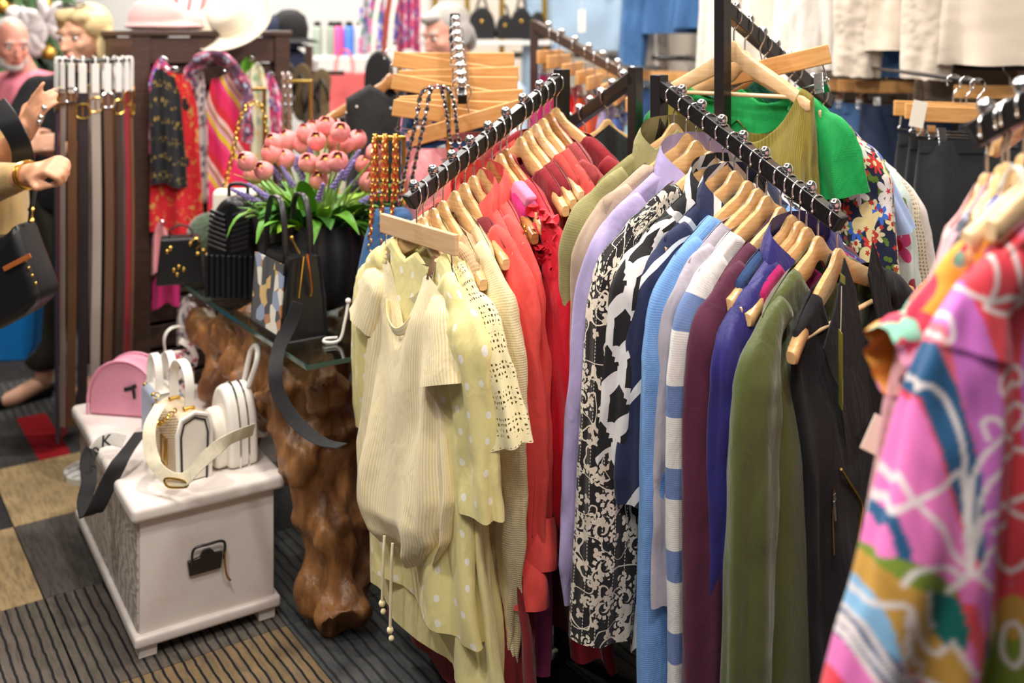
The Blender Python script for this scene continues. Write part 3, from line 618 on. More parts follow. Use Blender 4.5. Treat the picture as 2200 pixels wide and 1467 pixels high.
for k in range(24):
    z = -.2 - .0135 * k; a = .8 if k % 2 else -.8; R = Matrix.Rotation(a, 3, 'Z'); q = smooth_path([R @ Vector((.0055 * math.cos(x), 0, .009 * math.sin(x))) for x in np.linspace(0, 5.4, 7)], 12, True); mb.tube(q + np.array([.205 + .004 * math.sin(k * .3), -.045, z]), .0016, 5, closed=True)
mb.build('chain_strap', 'gold', o)
o = A(.67, 'pink-strapped dress', 'long pink linen trousers reaching below the coral blouses', 'pink_linen', 'trousers', body=dict(Wd=.36, L=1.02, T=.06, hem=.3, nf=.09, amp=.014, sway=.02), name='trousers', hlabel='wooden hanger with a pink strip of cloth folded over its arm')
mb = MB(); mb.box((.125, -.02, float(zsh(np.array(.125))) - .01), (.07, .03, .05), Matrix.Rotation(.5, 3, 'Y'), .008); mb.build('folded_strip', 'pink_light', o)
o = A(.72, 'red gathered dress', 'bright red gathered dress with fabric rosettes at the neck', 'red_satin', 'dress', body=dict(Wd=.5, L=.72, T=.07, hem=.56, amp=.013, folds=10), sleeves=dict(L=.66, r0=.075, r1=.08, out=.015, ry=.55, amp=.009, folds=7, cuff=.45), hang='hanger_wood_dark', name='dress')
rr = random.Random(3); mb = MB()
for k in range(26):
    c = Vector((.17 + rr.random() * .08, -.055 + rr.random() * .015, -.19 - rr.random() * .13)); R = Matrix.Rotation(rr.random() * 6, 3, 'Z') @ Matrix.Rotation(rr.random() * 3, 3, 'X')
    mb.loft(np.array([[list(c + R @ Vector((.016 * q * math.cos(a), .016 * q * math.sin(a), .006 * math.sin(3 * a) * q))) for a in np.linspace(0, 2 * math.pi, 10, endpoint=False)] for q in (.1, .6, 1)]))
mb.build('rosette_trim', 'red_satin', o)
A(.84, 'dark red top', 'dark crimson top tucked behind the red dress', 'dark_red', 'top', body=dict(Wd=.38, L=.6, T=.035), name='top')
A(.9, 'crimson dress', 'long crimson dress behind the red gathered dress', 'dark_red', 'dress', body=dict(Wd=.38, L=1.0, T=.06, hem=.66, amp=.02), name='dress')
A(.97, 'scarlet blouse', 'scarlet blouse deep inside the left arm', 'rust_linen', body=dict(Wd=.4, L=.7, T=.04), hang='hanger_wood_pale')
A(1.03, 'brick red linen shirt', 'brick red linen shirt near the post of the left arm', 'rust_linen', 'shirt', body=dict(Wd=.44, L=.72, T=.04), sleeves=dict(L=.5, r0=.06, r1=.05, ry=.4), name='shirt')
A(1.09, 'ruched dark rust top', 'dark rust ruched top second from the left post', 'rust_dark', 'top', body=dict(Wd=.45, L=.7, T=.04, amp=.013, folds=14), sleeves=dict(L=.3, r0=.06, r1=.05, ry=.4, amp=.009, folds=9), hang='hanger_wood_dark', name='top')
A(1.145, 'red ruffle-shoulder dress', 'deep red dress with ruffled shoulder beside the left post', 'dark_red', 'dress', yaw=14, body=dict(Wd=.47, L=.95, T=.05, folds=12), sleeves=dict(L=.12, r0=.05, r1=.06, ry=.5, amp=.012, folds=9), name='dress')

# ------------------------------------------------------------------ right arm of the middle rack, back to front
C = lambda t, *a, **k: garment(RC, t, *a, **k)
C(-.06, 'khaki linen jacket', 'khaki green linen jacket nearest the post of the right arm', 'khaki_linen', 'jacket', body=dict(Wd=.42, L=.62, T=.06, nf=.02), sleeves=dict(L=.62, r0=.075, r1=.055, out=.0, ry=.5), collar=dict(neck=.08, h=.06), name='jacket')
C(.03, 'taupe blouse', 'taupe blouse squeezed between the khaki jacket and the lavender shirt', 'taupe', body=dict(Wd=.46, L=.6, T=.035), sleeves=dict(L=.5, r0=.055, r1=.045, out=.0, ry=.4))
C(.1, 'lavender shirt', 'lavender shirt with pointed collar and long gathered sleeve', 'lavender', 'shirt', body=dict(Wd=.46, L=.66, T=.05), sleeves=dict(L=.8, r0=.066, r1=.05, out=.055, ry=.5, cuff=.3, puff=.15), collar=dict(neck=.085, h=.075, lap=.12), name='shirt')
o = C(.2, 'black and white embroidered jacket', 'black quilted jacket covered in cream floral embroidery', 'floral_embroidery', 'jacket', body=dict(Wd=.47, L=.78, T=.05, amp=.008), sleeves=dict(L=.83, r0=.075, r1=.072, out=.03, ry=.6, amp=.005), hang='hanger_wood', name='jacket')
C(.29, 'black and white geometric shirt', 'shirt with bold black and white curved print', 'geo_black_white', 'shirt', body=dict(Wd=.45, L=.86, T=.06, amp=.012), sleeves=dict(L=.48, r0=.07, r1=.066, out=.02, ry=.5), collar=dict(neck=.08, h=.065), name='shirt')
C(.37, 'navy and white banded blouse', 'navy blouse with white diagonal bands', 'navy_white_band', body=dict(Wd=.43, L=.62, T=.05), sleeves=dict(L=.52, r0=.062, r1=.066, out=.015, ry=.5, cuff=.2), collar=dict(neck=.08, h=.06))
C(.455, 'light blue sweater', 'light blue fine-knit sweater with ribbed shoulder', 'light_blue_knit', 'sweater', body=dict(Wd=.45, L=.86, T=.045), sleeves=dict(L=.96, r0=.062, r1=.044, out=.012, ry=.5, amp=.004), name='sweater')
C(.52, 'lilac grey shirt', 'lilac grey shirt beside the light blue sweater', 'lilac_grey', 'shirt', body=dict(Wd=.44, L=.66, T=.03), sleeves=dict(L=.66, r0=.05, r1=.055, out=.0, ry=.35), name='shirt')
C(.58, 'blue and white striped sweater', 'white sweater with wide denim blue stripes', 'blue_white_knit', 'sweater', body=dict(Wd=.445, L=.84, T=.045), sleeves=dict(L=.98, r0=.06, r1=.042, out=.0, ry=.5, amp=.004), name='sweater')
C(.67, 'burgundy blouse', 'burgundy blouse with gathered shoulder and elastic cuff', 'burgundy', body=dict(Wd=.42, L=.82, T=.05), sleeves=dict(L=.9, r0=.066, r1=.07, out=-.01, ry=.55, amp=.006))
C(.735, 'denim-trimmed striped top', 'dark striped top with a denim blue neckline', 'denim_dark', 'top', body=dict(Wd=.38, L=.7, T=.03), hang='hanger_wood', name='top')
C(.785, 'purple satin blouse', 'shiny purple navy blouse with a stand-up collar', 'purple_navy', body=dict(Wd=.41, L=.8, T=.045), sleeves=dict(L=.6, r0=.06, r1=.05, out=-.01, ry=.5), collar=dict(neck=.085, h=.05))
C(.83, 'magenta tank top', 'magenta tank top glimpsed beside the olive dress', 'magenta', 'top', body=dict(Wd=.36, L=.6, T=.03), name='tank_top')
C(.9, 'olive satin dress', 'long olive green satin dress with round neck', 'olive_satin', 'dress', body=dict(Wd=.43, L=1.05, T=.08, hem=.5, nf=.09, neck=.09, amp=.012), sleeves=dict(L=.9, r0=.06, r1=.06, out=-.005, ry=.6, amp=.005), name='dress')
o = C(1.0, 'black biker jacket', 'black draped jacket with wide lapels and zips at the front of the right arm', 'jacket_black', 'jacket', roll=-7, body=dict(Wd=.38, L=1.0, T=.09, hem=.46, nf=.2, neck=.1, amp=.014), sleeves=dict(L=.75, r0=.055, r1=.05, out=.0, ry=.6), sides=(1,), bar=True, name='jacket')
for s_, pts in ((-1, [(-.06, TOP - .0), (-.105, TOP - .09), (-.15, TOP - .15), (-.135, TOP - .2), (-.11, TOP - .24), (-.1, TOP - .36), (.0, TOP - .34), (-.012, TOP - .2), (-.03, TOP - .07)]), (1, [(.055, TOP - .0), (.1, TOP - .1), (.13, TOP - .3), (.07, TOP - .3), (.05, TOP - .15), (.03, TOP - .06)])):
    mb = MB(); mb.prism(pts, .004, c=(0, -.052 if s_ < 0 else -.045, 0), bev=.001); mb.build('lapel', 'jacket_black', o)
jv = np.array([tuple(v.co) for v in next(c for c in o.children if c.name.startswith('body')).data.vertices])
def front(x, z, off=.004):                     # a point just in front of the jacket's front
    k = np.hypot(jv[:, 0] - x, jv[:, 2] - z) < .022; return (x, float(jv[k, 1].min()) - off if k.any() else -.06, z)
mb = MB(); mb.tube(smooth_path([front(*q) for q in ((-.115, -.47), (-.075, -.52), (-.047, -.57), (-.06, -.6), (-.085, -.63))], 30), .003, 6); mb.build('zip', 'gold', o)
mb = MB(); mb.tube(smooth_path([front(*q) for q in ((-.14, -.5), (-.15, -.56), (-.16, -.62))], 12), .0022, 6); zp = mb.build('zip', 'gold', o)
x_, y_, z_ = front(-.141, -.515); mb = MB(); mb.box((x_, y_, z_), (.008, .004, .014), bev=.001); mb.box((x_ - .003, y_ - .001, z_ - .026), (.006, .003, .04), bev=.001); mb.build('zip_pull', 'chrome', zp)
mb = MB(); mb.ball(front(-.15, -.74), (.008, .004, .008), 10); mb.build('snap', 'brass', o)
mat('tag_olive', '#6d6a1e', .5); mat('paper', '#efe9da', .7)
tg = thing('price_tag', 'narrow olive price tag hanging from the black jacket neckline', 'price tag', W(1808, 615, 1.88), RC.yaw(1.0) + .75)
mb = MB(); mb.tube(smooth_path([(0, 0, .0), (.004, 0, -.05), (.008, 0, -.085)], 10), .0007, 5); mb.build('string', 'paper', tg)
mb = MB(); mb.box((.009, 0, -.155), (.034, .0014, .14)); mb.build('card', 'tag_olive', tg)
mb = MB(); mb.box((.009, -.0012, -.19), (.028, .0006, .045)); mb.build('barcode_label', 'paper', tg)
mb = MB(); mb.prism([(-.02, 0), (.02, -.004), (.02, .012), (-.02, .014)], .001, c=(-.01, 0, .01)); mb.build('neck_label', 'tag_olive', tg)
o = thing('loose_shirt_panel', 'black and white leaf print blouse hanging behind the end of the right arm', 'blouse', RD.at(.62), RD.yaw(.6)); mb = MB(); mb.loft(body_rings(Wd=.34, L=.55, T=.05, seed=77)); mb.build('body', 'bw_leaf', o, 180)
hanger(RD.at(.62), RD.yaw(.6), 'wooden hanger carrying the black and white leaf blouse', roll=0)

# ------------------------------------------------------------------ tall arm behind, front to back
D = lambda t, *a, **k: garment(RD, t, *a, **k)
D(.1, 'olive off-shoulder top', 'mustard olive top with gathered elastic neckline on the tall arm', 'olive_ruffle', 'top', body=dict(Wd=.45, L=.5, T=.1, neck=.19, nf=.22, nb=.2, amp=.012, folds=16, ns=160), hang='hanger_wood_pale', bar=True, name='ruffle_top')
D(.2, 'emerald green top', 'emerald green short-sleeved top with scoop neck', 'green_crepe', 'top', body=dict(Wd=.43, L=.6, T=.05, neck=.15, nf=.1, nb=.1), sleeves=dict(L=.2, r0=.07, r1=.072, out=.02, ry=.5), hang='hanger_wood_pale', name='top')
clip_hanger(RD.at(.3), RD.yaw(.3), 'tilted wooden clip hanger on the tall arm', math.radians(-13), 'clip_wood', clips=(-.13, .14))
o = thing('skirt', 'dark green pleated skirt held by a silver clip', 'skirt', RD.at(.3), RD.yaw(.3)); mb = MB(); mb.loft(body_rings(Wd=.33, L=.8, T=.05, seed=31, amp=.014, folds=12, neck=.12, nf=.03, nb=.03, hem=.42) + np.array([.015, 0, -.02])); mb.build('body', 'dark_green', o, 180)
D(.38, 'navy floral dress', 'navy dress printed with red, blue and cream flowers', 'navy_floral', 'dress', body=dict(Wd=.49, L=.95, T=.08, neck=.1, nf=.06, nb=.02, amp=.014), sleeves=dict(L=.5, r0=.075, r1=.07, out=.04, ry=.5), name='dress')
D(.5, 'light blue eyelet blouse', 'light blue eyelet blouse with short sleeve', 'eyelet', body=dict(Wd=.45, L=.55, T=.04), sleeves=dict(L=.23, r0=.06, r1=.07, out=.05, ry=.4), smat=MATS['eyelet'])
D(.68, 'mint floral blouse', 'mint blouse with large pink and green flowers', 'mint_floral', body=dict(Wd=.46, L=.7, T=.05), sleeves=dict(L=.45, r0=.065, r1=.06, out=.04, ry=.45))
D(.82, 'cream crochet cardigan', 'cream crochet cardigan near the end of the tall arm', 'crochet_cream', 'cardigan', body=dict(Wd=.44, L=.65, T=.05), sleeves=dict(L=.5, r0=.065, r1=.05, out=.06, ry=.45), name='cardigan')
D(.95, 'white blouse', 'white blouse at the far end of the tall arm', 'white_blouse', body=dict(Wd=.43, L=.6, T=.05), sleeves=dict(L=.4, r0=.06, r1=.055, out=.05, ry=.45))
# hidden back arm
garment(RB, .3, 'black blouse on the back arm', 'black blouse on the back arm seen between the posts', 'black_top', yaw=-20, body=dict(Wd=.44, L=.7, T=.05), sleeves=dict(L=.5, r0=.06, r1=.05, ry=.5), hang='hanger_wood')
garment(RB, .55, 'black vest on the back arm', 'black vest behind the black blouse on the back arm', 'black_cloth', 'vest', yaw=-16, body=dict(Wd=.42, L=.7, T=.05), hang='hanger_wood_pale', name='vest')
garment(RB, .8, 'black dress on the back arm', 'black dress farthest along the back arm', 'black_top', 'dress', yaw=-10, body=dict(Wd=.42, L=.8, T=.05), name='dress')
# ------------------------------------------------------------------ organic shapes: joined blobs remeshed into one skin
def organic(name, mb, voxel, m, parent=None, smooth=4, disp=None):
    me = mb.mesh('tmp'); o = bpy.data.objects.new('tmp', me); COL.objects.link(o)
    r = o.modifiers.new('r', 'REMESH'); r.mode = 'VOXEL'; r.voxel_size = voxel; r.use_smooth_shade = True
    if smooth: s = o.modifiers.new('s', 'SMOOTH'); s.iterations = smooth; s.factor = .5
    bpy.context.view_layer.update(); dg = bpy.context.evaluated_depsgraph_get()
    out = bpy.data.meshes.new_from_object(o.evaluated_get(dg)); bpy.data.objects.remove(o); bpy.data.meshes.remove(me)
    out.name = name; out.materials.clear(); out.materials.append(MATS[m] if isinstance(m, str) else m)
    if disp:
        n = len(out.vertices); co = np.zeros(n * 3); out.vertices.foreach_get('co', co); no = np.zeros(n * 3); out.vertices.foreach_get('normal', no)
        co = co.reshape(-1, 3); no = no.reshape(-1, 3); co += no * disp(co)[:, None]; out.vertices.foreach_set('co', co.ravel()); out.update()
    return link(name, out, parent)
# ------------------------------------------------------------------ white chest
n = N('chest_paint'); c = n.mix(n.step(n.noise(n.obj(), 5, 5, .65), .45, .75), '#e7ddd6', '#d9c9c2'); n.base(c); n.b.inputs['Roughness'].default_value = .42; n.bump(n.noise(n.obj(), 40, 3), .08, .002); MATS['chest_paint'] = n.m
n = N('chest_grain'); v = n.vm('MULTIPLY', n.obj(), (1, 5, 16)); wv = n.n('ShaderNodeTexWave', wave_type='BANDS', bands_direction='Y'); n.l(v, wv.inputs['Vector']); wv.inputs['Scale'].default_value = 1.2; wv.inputs['Distortion'].default_value = 14; wv.inputs['Detail'].default_value = 3
n.base(n.mix(n.step(wv.outputs['Fac'], .35, .8), '#cfc5bc', '#ada197')); n.b.inputs['Roughness'].default_value = .55; n.bump(wv.outputs['Fac'], .25, .003); MATS['chest_grain'] = n.m
CA = math.radians(32.5); CO = WZ(300, 1416, 0); CWd, CLn, CHt = .345, .80, .385
ch = thing('storage_chest', 'whitewashed wooden chest on block feet with handbags on its lid', 'chest', CO, CA)
mb = MB(); mb.box((CWd / 2, CLn / 2, .045), (CWd + .03, CLn + .03, .03), bev=.008); mb.build('plinth', 'chest_paint', ch)
mb = MB(); mb.box((CWd / 2, CLn / 2, .2), (CWd, CLn, .3), bev=.004); mb.build('body', 'chest_paint', ch)
mb = MB(); mb.box((-.001, CLn / 2, .2), (.006, CLn - .02, .28), bev=.002); mb.build('side_panel', 'chest_grain', ch)
mb = MB(); mb.box((CWd / 2, CLn / 2, CHt - .02), (CWd + .05, CLn + .05, .04), bev=.014, seg=4); mb.build('lid', 'chest_paint', ch)
for x in (.02, CWd - .02):
    for y in (.02, CLn - .02): mb = MB(); mb.box((x, y, .016), (.045, .045, .032), bev=.003); mb.build('foot', 'chest_paint', ch)
mb = MB(); mb.prism([(-.045, -.03), (.035, -.03), (.04, .012), (.02, .014), (.008, .028), (-.008, .028), (-.02, .012), (-.05, .008)], .01, c=(.165, -.006, .205), bev=.002); h_ = mb.build('handle_plate', 'black_metal', ch)
mb = MB(); mb.tube(smooth_path([(.125, -.014, .2), (.128, -.018, .245), (.165, -.02, .25), (.205, -.018, .245), (.207, -.014, .2)], 24), .0035, 8); mb.build('handle_ring', 'black_metal', h_)
mb = MB(); mb.tube(smooth_path([(.207, -.018, .22), (.208, -.018, .18), (.213, -.018, .155), (.222, -.018, .14)], 14), .003, 6); mb.build('key_cord', 'brass', h_)
def at_chest(u, v, z=CHt): return WZ(u, v, z)
# pink half-round bag
mat('pink_leather', '#e79bb2', .5); mat('denim_grey', '#aab2c4', .7, weave=1500); mat('woven_beige', '#d9c2a2', .7, weave=900, wr=1.2); mat('cream_leather', '#ece4d6', .45); mat('print_black', '#1a191b', .7); mat('cream_webbing', '#e8dcbf', .8, weave=1500)
def dome(w, h, d, bev=.012, n=22, pw=.75):
    return [(-w / 2, 0)] + [(-w / 2 * math.cos(a), h * .12 + h * .88 * math.sin(a) ** pw) for a in np.linspace(0, math.pi, n)] + [(w / 2, 0)]
o = thing('dome_handbag', 'pink half-round handbag at the back of the chest', 'handbag', at_chest(278, 885), CA - .75)
mb = MB(); mb.prism(dome(.23, .17, .09), .085, bev=.012); mb.build('body', 'pink_leather', o, 60)
p = [(x * 1.01, -.045 * 0 - .043, z) for x, z in dome(.228, .17, .09)]; mb = MB(); mb.tube(p, .004, 6); mb.tube([(x, .043, z) for x, _, z in p], .004, 6); mb.build('piping', 'pink_leather', o)
mb = MB(); mb.tube(smooth_path([(-.118, 0, .05), (-.13, 0, .045), (-.14, 0, .03)], 8), .006, 6); mb.build('zip_tab', 'pink_leather', o)
mb = MB(); mb.ball((-.118, 0, .058), .009, 8); mb.build('stud', 'gold', o)
mb = MB(); mb.ribbon(smooth_path([(.01, -.046, .085), (.03, -.047, .09), (.05, -.047, .1)], 8), .012, .002, (0, 0, 1)); mb.ribbon([(.04, -.047, .095), (.045, -.047, .06)], .01, .002, (1, 0, 0)); mb.build('printed_mark', 'print_black', o)
# grey barrel box bag with handle
o = thing('box_handbag', 'pale grey denim box handbag with white handle and lettered strap', 'handbag', at_chest(348, 940), CA)
mb = MB(); mb.box((0, 0, .075), (.085, .16, .15), bev=.016, seg=3); mb.build('body', 'denim_grey', o, 60)
mb = MB(); mb.box((0, 0, .138), (.06, .165, .03), bev=.01); mb.build('top_panel', 'white_leather', o, 60)
for x in (-.02, .02): mb = MB(); mb.ribbon(smooth_path([(x, -.05, .14), (x, -.05, .2), (x, -.03, .235), (x, .0, .245), (x, .03, .235), (x, .05, .2), (x, .05, .14)], 26), .022, .004, (1, 0, 0)); mb.build('handle', 'white_leather', o)
for y in (-.05, .05): mb = MB(); mb.ball((-.035, y, .145), .008, 8); mb.build('stud', 'gold', o)
mb = MB(); mb.tube(smooth_path([(-.03, -.082, .152), (.03, -.082, .152)], 6), .003, 6); mb.build('zip', 'chrome', o)
st = thing('bag_strap', 'black webbing strap with white lettered side hanging over the chest edge', 'strap')
S = [W(303, 928, 2.80), W(262, 985, 2.70), W(232, 1040, 2.68), W(205, 1095, 2.67), W(187, 1108, 2.69)]
mb = MB(); mb.ribbon(smooth_path(S, 24), .042, .0025, (1, .25, .25)); mb.build('black_side', 'print_black', st)
S2 = [W(187, 1108, 2.69), W(182, 1075, 2.72), W(192, 1030, 2.75), W(188, 990, 2.79), W(205, 958, 2.81), W(235, 942, 2.83), W(268, 948, 2.84)]
n = N('lettered_webbing'); vo = n.n('ShaderNodeTexVoronoi', feature='DISTANCE_TO_EDGE'); n.l(n.obj(), vo.inputs['Vector']); vo.inputs['Scale'].default_value = 45
n.base('#f0ece4'); reg(n, .8, 1500); P2 = smooth_path(S2, 30)
mb = MB(); mb.ribbon(P2[:19], .04, .0025, (1, .2, .1)); mb.build('black_side', 'print_black', st); mb = MB(); mb.ribbon(P2[18:], .038, .0025, (.5, .2, .9)); sw = mb.build('lettered_side', n.m, st)
def letters(txt, size, loc, R, m, parent, name='lettering', depth=.0006):
    cu = bpy.data.curves.new('txt', 'FONT'); cu.body = txt; cu.size = size; cu.extrude = depth; cu.align_x = 'CENTER'; cu.align_y = 'CENTER'; cu.offset = size * .02
    o = bpy.data.objects.new('txt', cu); COL.objects.link(o); bpy.context.view_layer.update(); me = bpy.data.meshes.new_from_object(o.evaluated_get(bpy.context.evaluated_depsgraph_get())); bpy.data.objects.remove(o)
    me.transform(Matrix.Translation(Vector(loc)) @ R.to_4x4()); me.materials.clear(); me.materials.append(MATS[m] if isinstance(m, str) else m); return link(name, me, parent)
RF = Matrix.Rotation(math.radians(55), 3, 'X')
letters('S', .045, W(200, 975, 2.765), Matrix.Rotation(.5, 3, 'Y') @ RF, 'print_black', sw); letters('K', .042, W(228, 948, 2.775), Matrix.Rotation(-.2, 3, 'Y') @ RF, 'print_black', sw)
# beige satchel in front
o = thing('satchel', 'beige woven satchel with white sides and handle at the front of the chest', 'handbag', at_chest(415, 1030), CA + .12)
mb = MB(); mb.box((0, .07, .088), (.085, .012, .001)); 
prof = [(-.042, 0), (-.046, .13), (-.036, .165), (0, .178), (.036, .165), (.046, .13), (.042, 0)]
mb = MB(); mb.prism(prof, .17, c=(0, .08, 0), bev=.004); mb.build('body', 'woven_beige', o, 40)
mb = MB(); mb.prism([(x * .93, z * .96 + .003) for x, z in prof], .004, c=(0, -.006, 0), bev=.001); g_ = mb.build('gusset', 'cream_leather', o)
mb = MB(); mb.tube([(x, -.009, z) for x, z in prof], .006, 6); mb.build('gusset_trim', 'white_leather', g_); mb = MB(); mb.tube([(x * .78, -.01, z * .93) for x, z in prof], .0025, 6); mb.build('edge_paint', 'rubber_black', g_)
mb = MB(); mb.ribbon(smooth_path([(0, .03, .175), (0, .025, .24), (0, .045, .28), (0, .08, .292), (0, .115, .28), (0, .135, .24), (0, .13, .175)], 28), .026, .005, (1, 0, 0)); mb.build('handle', 'white_leather', o)
for y in (.03, .13): mb = MB(); mb.box((0, y, .178), (.03, .016, .012), bev=.003); mb.build('handle_tab', 'gold', o)
mb = MB(); mb.tube(smooth_path([(-.048, .06, .1), (-.048, .1, .1), (-.048, .1, .03), (-.048, .06, .03)], 4, True), .0025, 6, closed=True); mb.box((-.048, .08, .065), (.004, .006, .05)); mb.build('clasp', 'gold', o)
mb = MB()
for k in range(16):
    z = k / 15; c = Vector((-.035 - .03 * math.sin(z * 3), .165 - .14 * z, .185 - .05 * math.sin(z * 3.1))); R = Matrix.Rotation(k * 1.3, 3, 'Z'); mb.tube([c + R @ Vector((.007 * math.cos(a), .003 * math.sin(a), .005 * math.sin(a))) for a in np.linspace(0, 6.28, 8, endpoint=False)], .002, 5, closed=True)
mb.build('chain', 'gold', o)
st = thing('bag_strap', 'wide cream webbing strap looping in front of the beige satchel', 'strap')
S = [W(345, 868, 2.70), W(322, 915, 2.64), W(325, 975, 2.61), W(350, 1018, 2.585), W(395, 1030, 2.565), W(440, 985, 2.555), W(490, 945, 2.57), W(545, 922, 2.66)]
mb = MB(); mb.ribbon(smooth_path(S, 40), .034, .003, [(1, 0, .15)] * 14 + [(.3, .2, 1)] * 26); mb.build('webbing', 'cream_webbing', st)
mb = MB(); b_ = [W(355, 1028, 2.57), W(392, 1032, 2.56), W(402, 1045, 2.56), W(362, 1046, 2.565)]; mb.tube(smooth_path(b_, 16, True), .003, 6, closed=True); mb.build('buckle', 'gold', st)
# white backpack
o = thing('mini_backpack', 'white leather mini backpack with rope handle behind the satchel', 'handbag', at_chest(502, 985), CA + .1)
mb = MB(); mb.prism(dome(.15, .21, .1), .085, Matrix.Rotation(math.pi / 2, 3, 'Z'), bev=.014); mb.build('body', 'white_leather', o, 60)
mb = MB(); mb.prism(dome(.12, .15, .04), .04, Matrix.Rotation(math.pi / 2, 3, 'Z'), c=(-.055, 0, .005), bev=.012); mb.build('pocket', 'cream_leather', o, 60)
for x in (-.012, .012): mb = MB(); mb.tube([(x, y, z) for y, z in dome(.152, .212, .1)], .0028, 6); mb.build('zip', 'chrome', o)
mb = MB(); mb.tube(smooth_path([(.03, -.03, .2), (.045, -.05, .27), (.06, -.02, .3), (.06, .02, .28), (.045, .03, .2)], 26), .008, 10); mb.build('handle', 'white_leather', o)
# small floral bag and clear bag
o = thing('mini_handbag', 'small floral handbag with white handle at the rear of the chest', 'handbag', at_chest(380, 850), CA)
mb = MB(); mb.box((0, 0, .07), (.1, .07, .14), bev=.014); mb.build('body', 'bag_floral', o, 60)
mb = MB(); mb.ribbon(smooth_path([(-.035, 0, .135), (-.04, 0, .19), (-.02, 0, .22), (.02, 0, .22), (.04, 0, .19), (.035, 0, .135)], 24), .022, .004, (0, 1, 0)); mb.build('handle', 'white_leather', o)
mb = MB(); mb.ribbon(smooth_path([(.0, -.04, .19), (.03, -.05, .165), (.045, -.05, .13), (.04, -.045, .1)], 14), .02, .003, (1, 0, 0)); mb.build('scarf', 'bag_floral', o)
mb = MB(); mb.ball((0, -.037, .12), (.012, .005, .012), 10); mb.build('clasp', 'gold', o)
o = thing('clear_handbag', 'clear plastic handbag with coiled handles behind the white backpack', 'handbag', at_chest(540, 925), CA)
mb = MB(); mb.box((0, 0, .075), (.07, .15, .15), bev=.012); mb.build('body', 'clear_plastic', o, 60)
for x in (-.025, .02): mb = MB(); mb.tube(smooth_path([(x, -.07, .14), (x, -.06, .22), (x, 0, .25), (x, .06, .22), (x, .07, .14)], 26), .004, 8); mb.build('handle', 'clear_plastic', o)
mb = MB(); mb.box((0, -.078, .05), (.05, .008, .02), bev=.003); mb.build('buckle', 'chrome', o)

# ------------------------------------------------------------------ root table with glass top
n = N('root_wood'); v = n.vm('MULTIPLY', n.obj(), (6, 6, 2.4)); f = n.noise(v, 1.7, 6, .65); g = n.noise(n.vm('MULTIPLY', n.obj(), (40, 40, 5)), 1, 3)
c = n.mix(n.step(f, .3, .7), '#6b4223', '#a87443'); c = n.mix(n.math('MULTIPLY', n.step(g, .4, .7), .5), c, '#4a2a14'); n.base(c); n.b.inputs['Roughness'].default_value = .42; n.bump(n.math('ADD', f, n.math('MULTIPLY', g, .5)), .5, .02); MATS['root_wood'] = n.m
n = N('glass_top'); n.base('#dfeee9'); n.b.inputs['Transmission Weight'].default_value = 1; n.b.inputs['Roughness'].default_value = .01; n.b.inputs['IOR'].default_value = 1.45; MATS['glass_top'] = n.m
mat('glass_edge', '#24473f', .1, coat=.5)
G0 = WZ(660, 785, .75); TA = math.atan2(PX.y, PX.x) - math.pi / 2
tb = thing('root_table', 'gnarled tree-root table with a thick glass top', 'table', (G0.x, G0.y, 0), TA)
TL, TW = 1.24, .62
mb = MB(); mb.box((TW / 2, TL / 2, .744), (TW, TL, .012), bev=.002); mb.build('glass_top', 'glass_top', tb)
for a, b in (((0, 0), (TW, 0)), ((0, 0), (0, TL)), ((TW, 0), (TW, TL)), ((0, TL), (TW, TL))): mb = MB(); mb.beam((*a, .744), (*b, .744), .003, .012, bev=0); mb.build('glass_edge', 'glass_edge', tb)
def loc_t(p): q = Matrix.Rotation(-TA, 3, 'Z') @ (Vector(p) - Vector((G0.x, G0.y, 0))); return q
roots = [([W(560, 800, 3.0), W(640, 930, 2.82), W(700, 1080, 2.72), W(725, 1230, 2.66), WZ(738, 1362, .02)], [.11, .1, .075, .06, .075]),
         ([W(620, 820, 2.8), W(650, 1000, 2.72), W(665, 1160, 2.70), WZ(690, 1330, .02)], [.09, .07, .05, .06]),
         ([W(740, 820, 2.85), W(745, 1000, 2.8), W(755, 1180, 2.78), WZ(770, 1300, .02)], [.1, .09, .07, .08]),
         ([W(600, 760, 2.9), W(600, 860, 2.82), W(598, 960, 2.8), W(605, 1050, 2.82)], [.08, .05, .035, .02]),
         ([W(480, 690, 3.2), W(520, 740, 3.1), W(600, 800, 2.95), W(680, 900, 2.85)], [.08, .1, .1, .1]),
         ([W(440, 680, 3.3), W(470, 780, 3.25), W(520, 900, 3.2), WZ(540, 1080, .02)], [.06, .08, .07, .06]),
         ([W(660, 800, 2.66), W(700, 830, 2.68), W(730, 930, 2.75)], [.05, .06, .06]),
         ([W(530, 690, 3.0), W(560, 740, 2.9), W(620, 790, 2.75), W(650, 850, 2.74)], [.05, .055, .05, .04]),
         ([W(700, 780, 3.0), W(760, 700, 3.2), W(800, 690, 3.3)], [.09, .08, .07]),
         ([W(420, 690, 3.35), W(520, 720, 3.1), W(620, 760, 2.85), W(700, 800, 2.72)], [.05, .06, .06, .05])]
mb = MB()
for pts, rad in roots:
    pp = smooth_path([loc_t(p) for p in pts], 26); rr = np.interp(np.linspace(0, 1, 26), np.linspace(0, 1, len(rad)), rad); pp[:, 2] = np.minimum(pp[:, 2], .735 - rr * .6)
    pp[:, 2] = np.maximum(pp[:, 2], rr * .5)
    q = np.arange(26); rr = rr * .92 * (1 + .22 * np.sin(q * .9 + len(mb.v))); mb.tube(pp, rr, 14)
def gn(co): return np.array([(.05 * noise.turbulence((a * 6, b * 6, c * 4), 4, True) - .035) + .01 * noise.noise((a * 30, b * 30, c * 8)) for a, b, c in co])
organic('root_base', mb, .014, 'root_wood', tb, 3, gn)

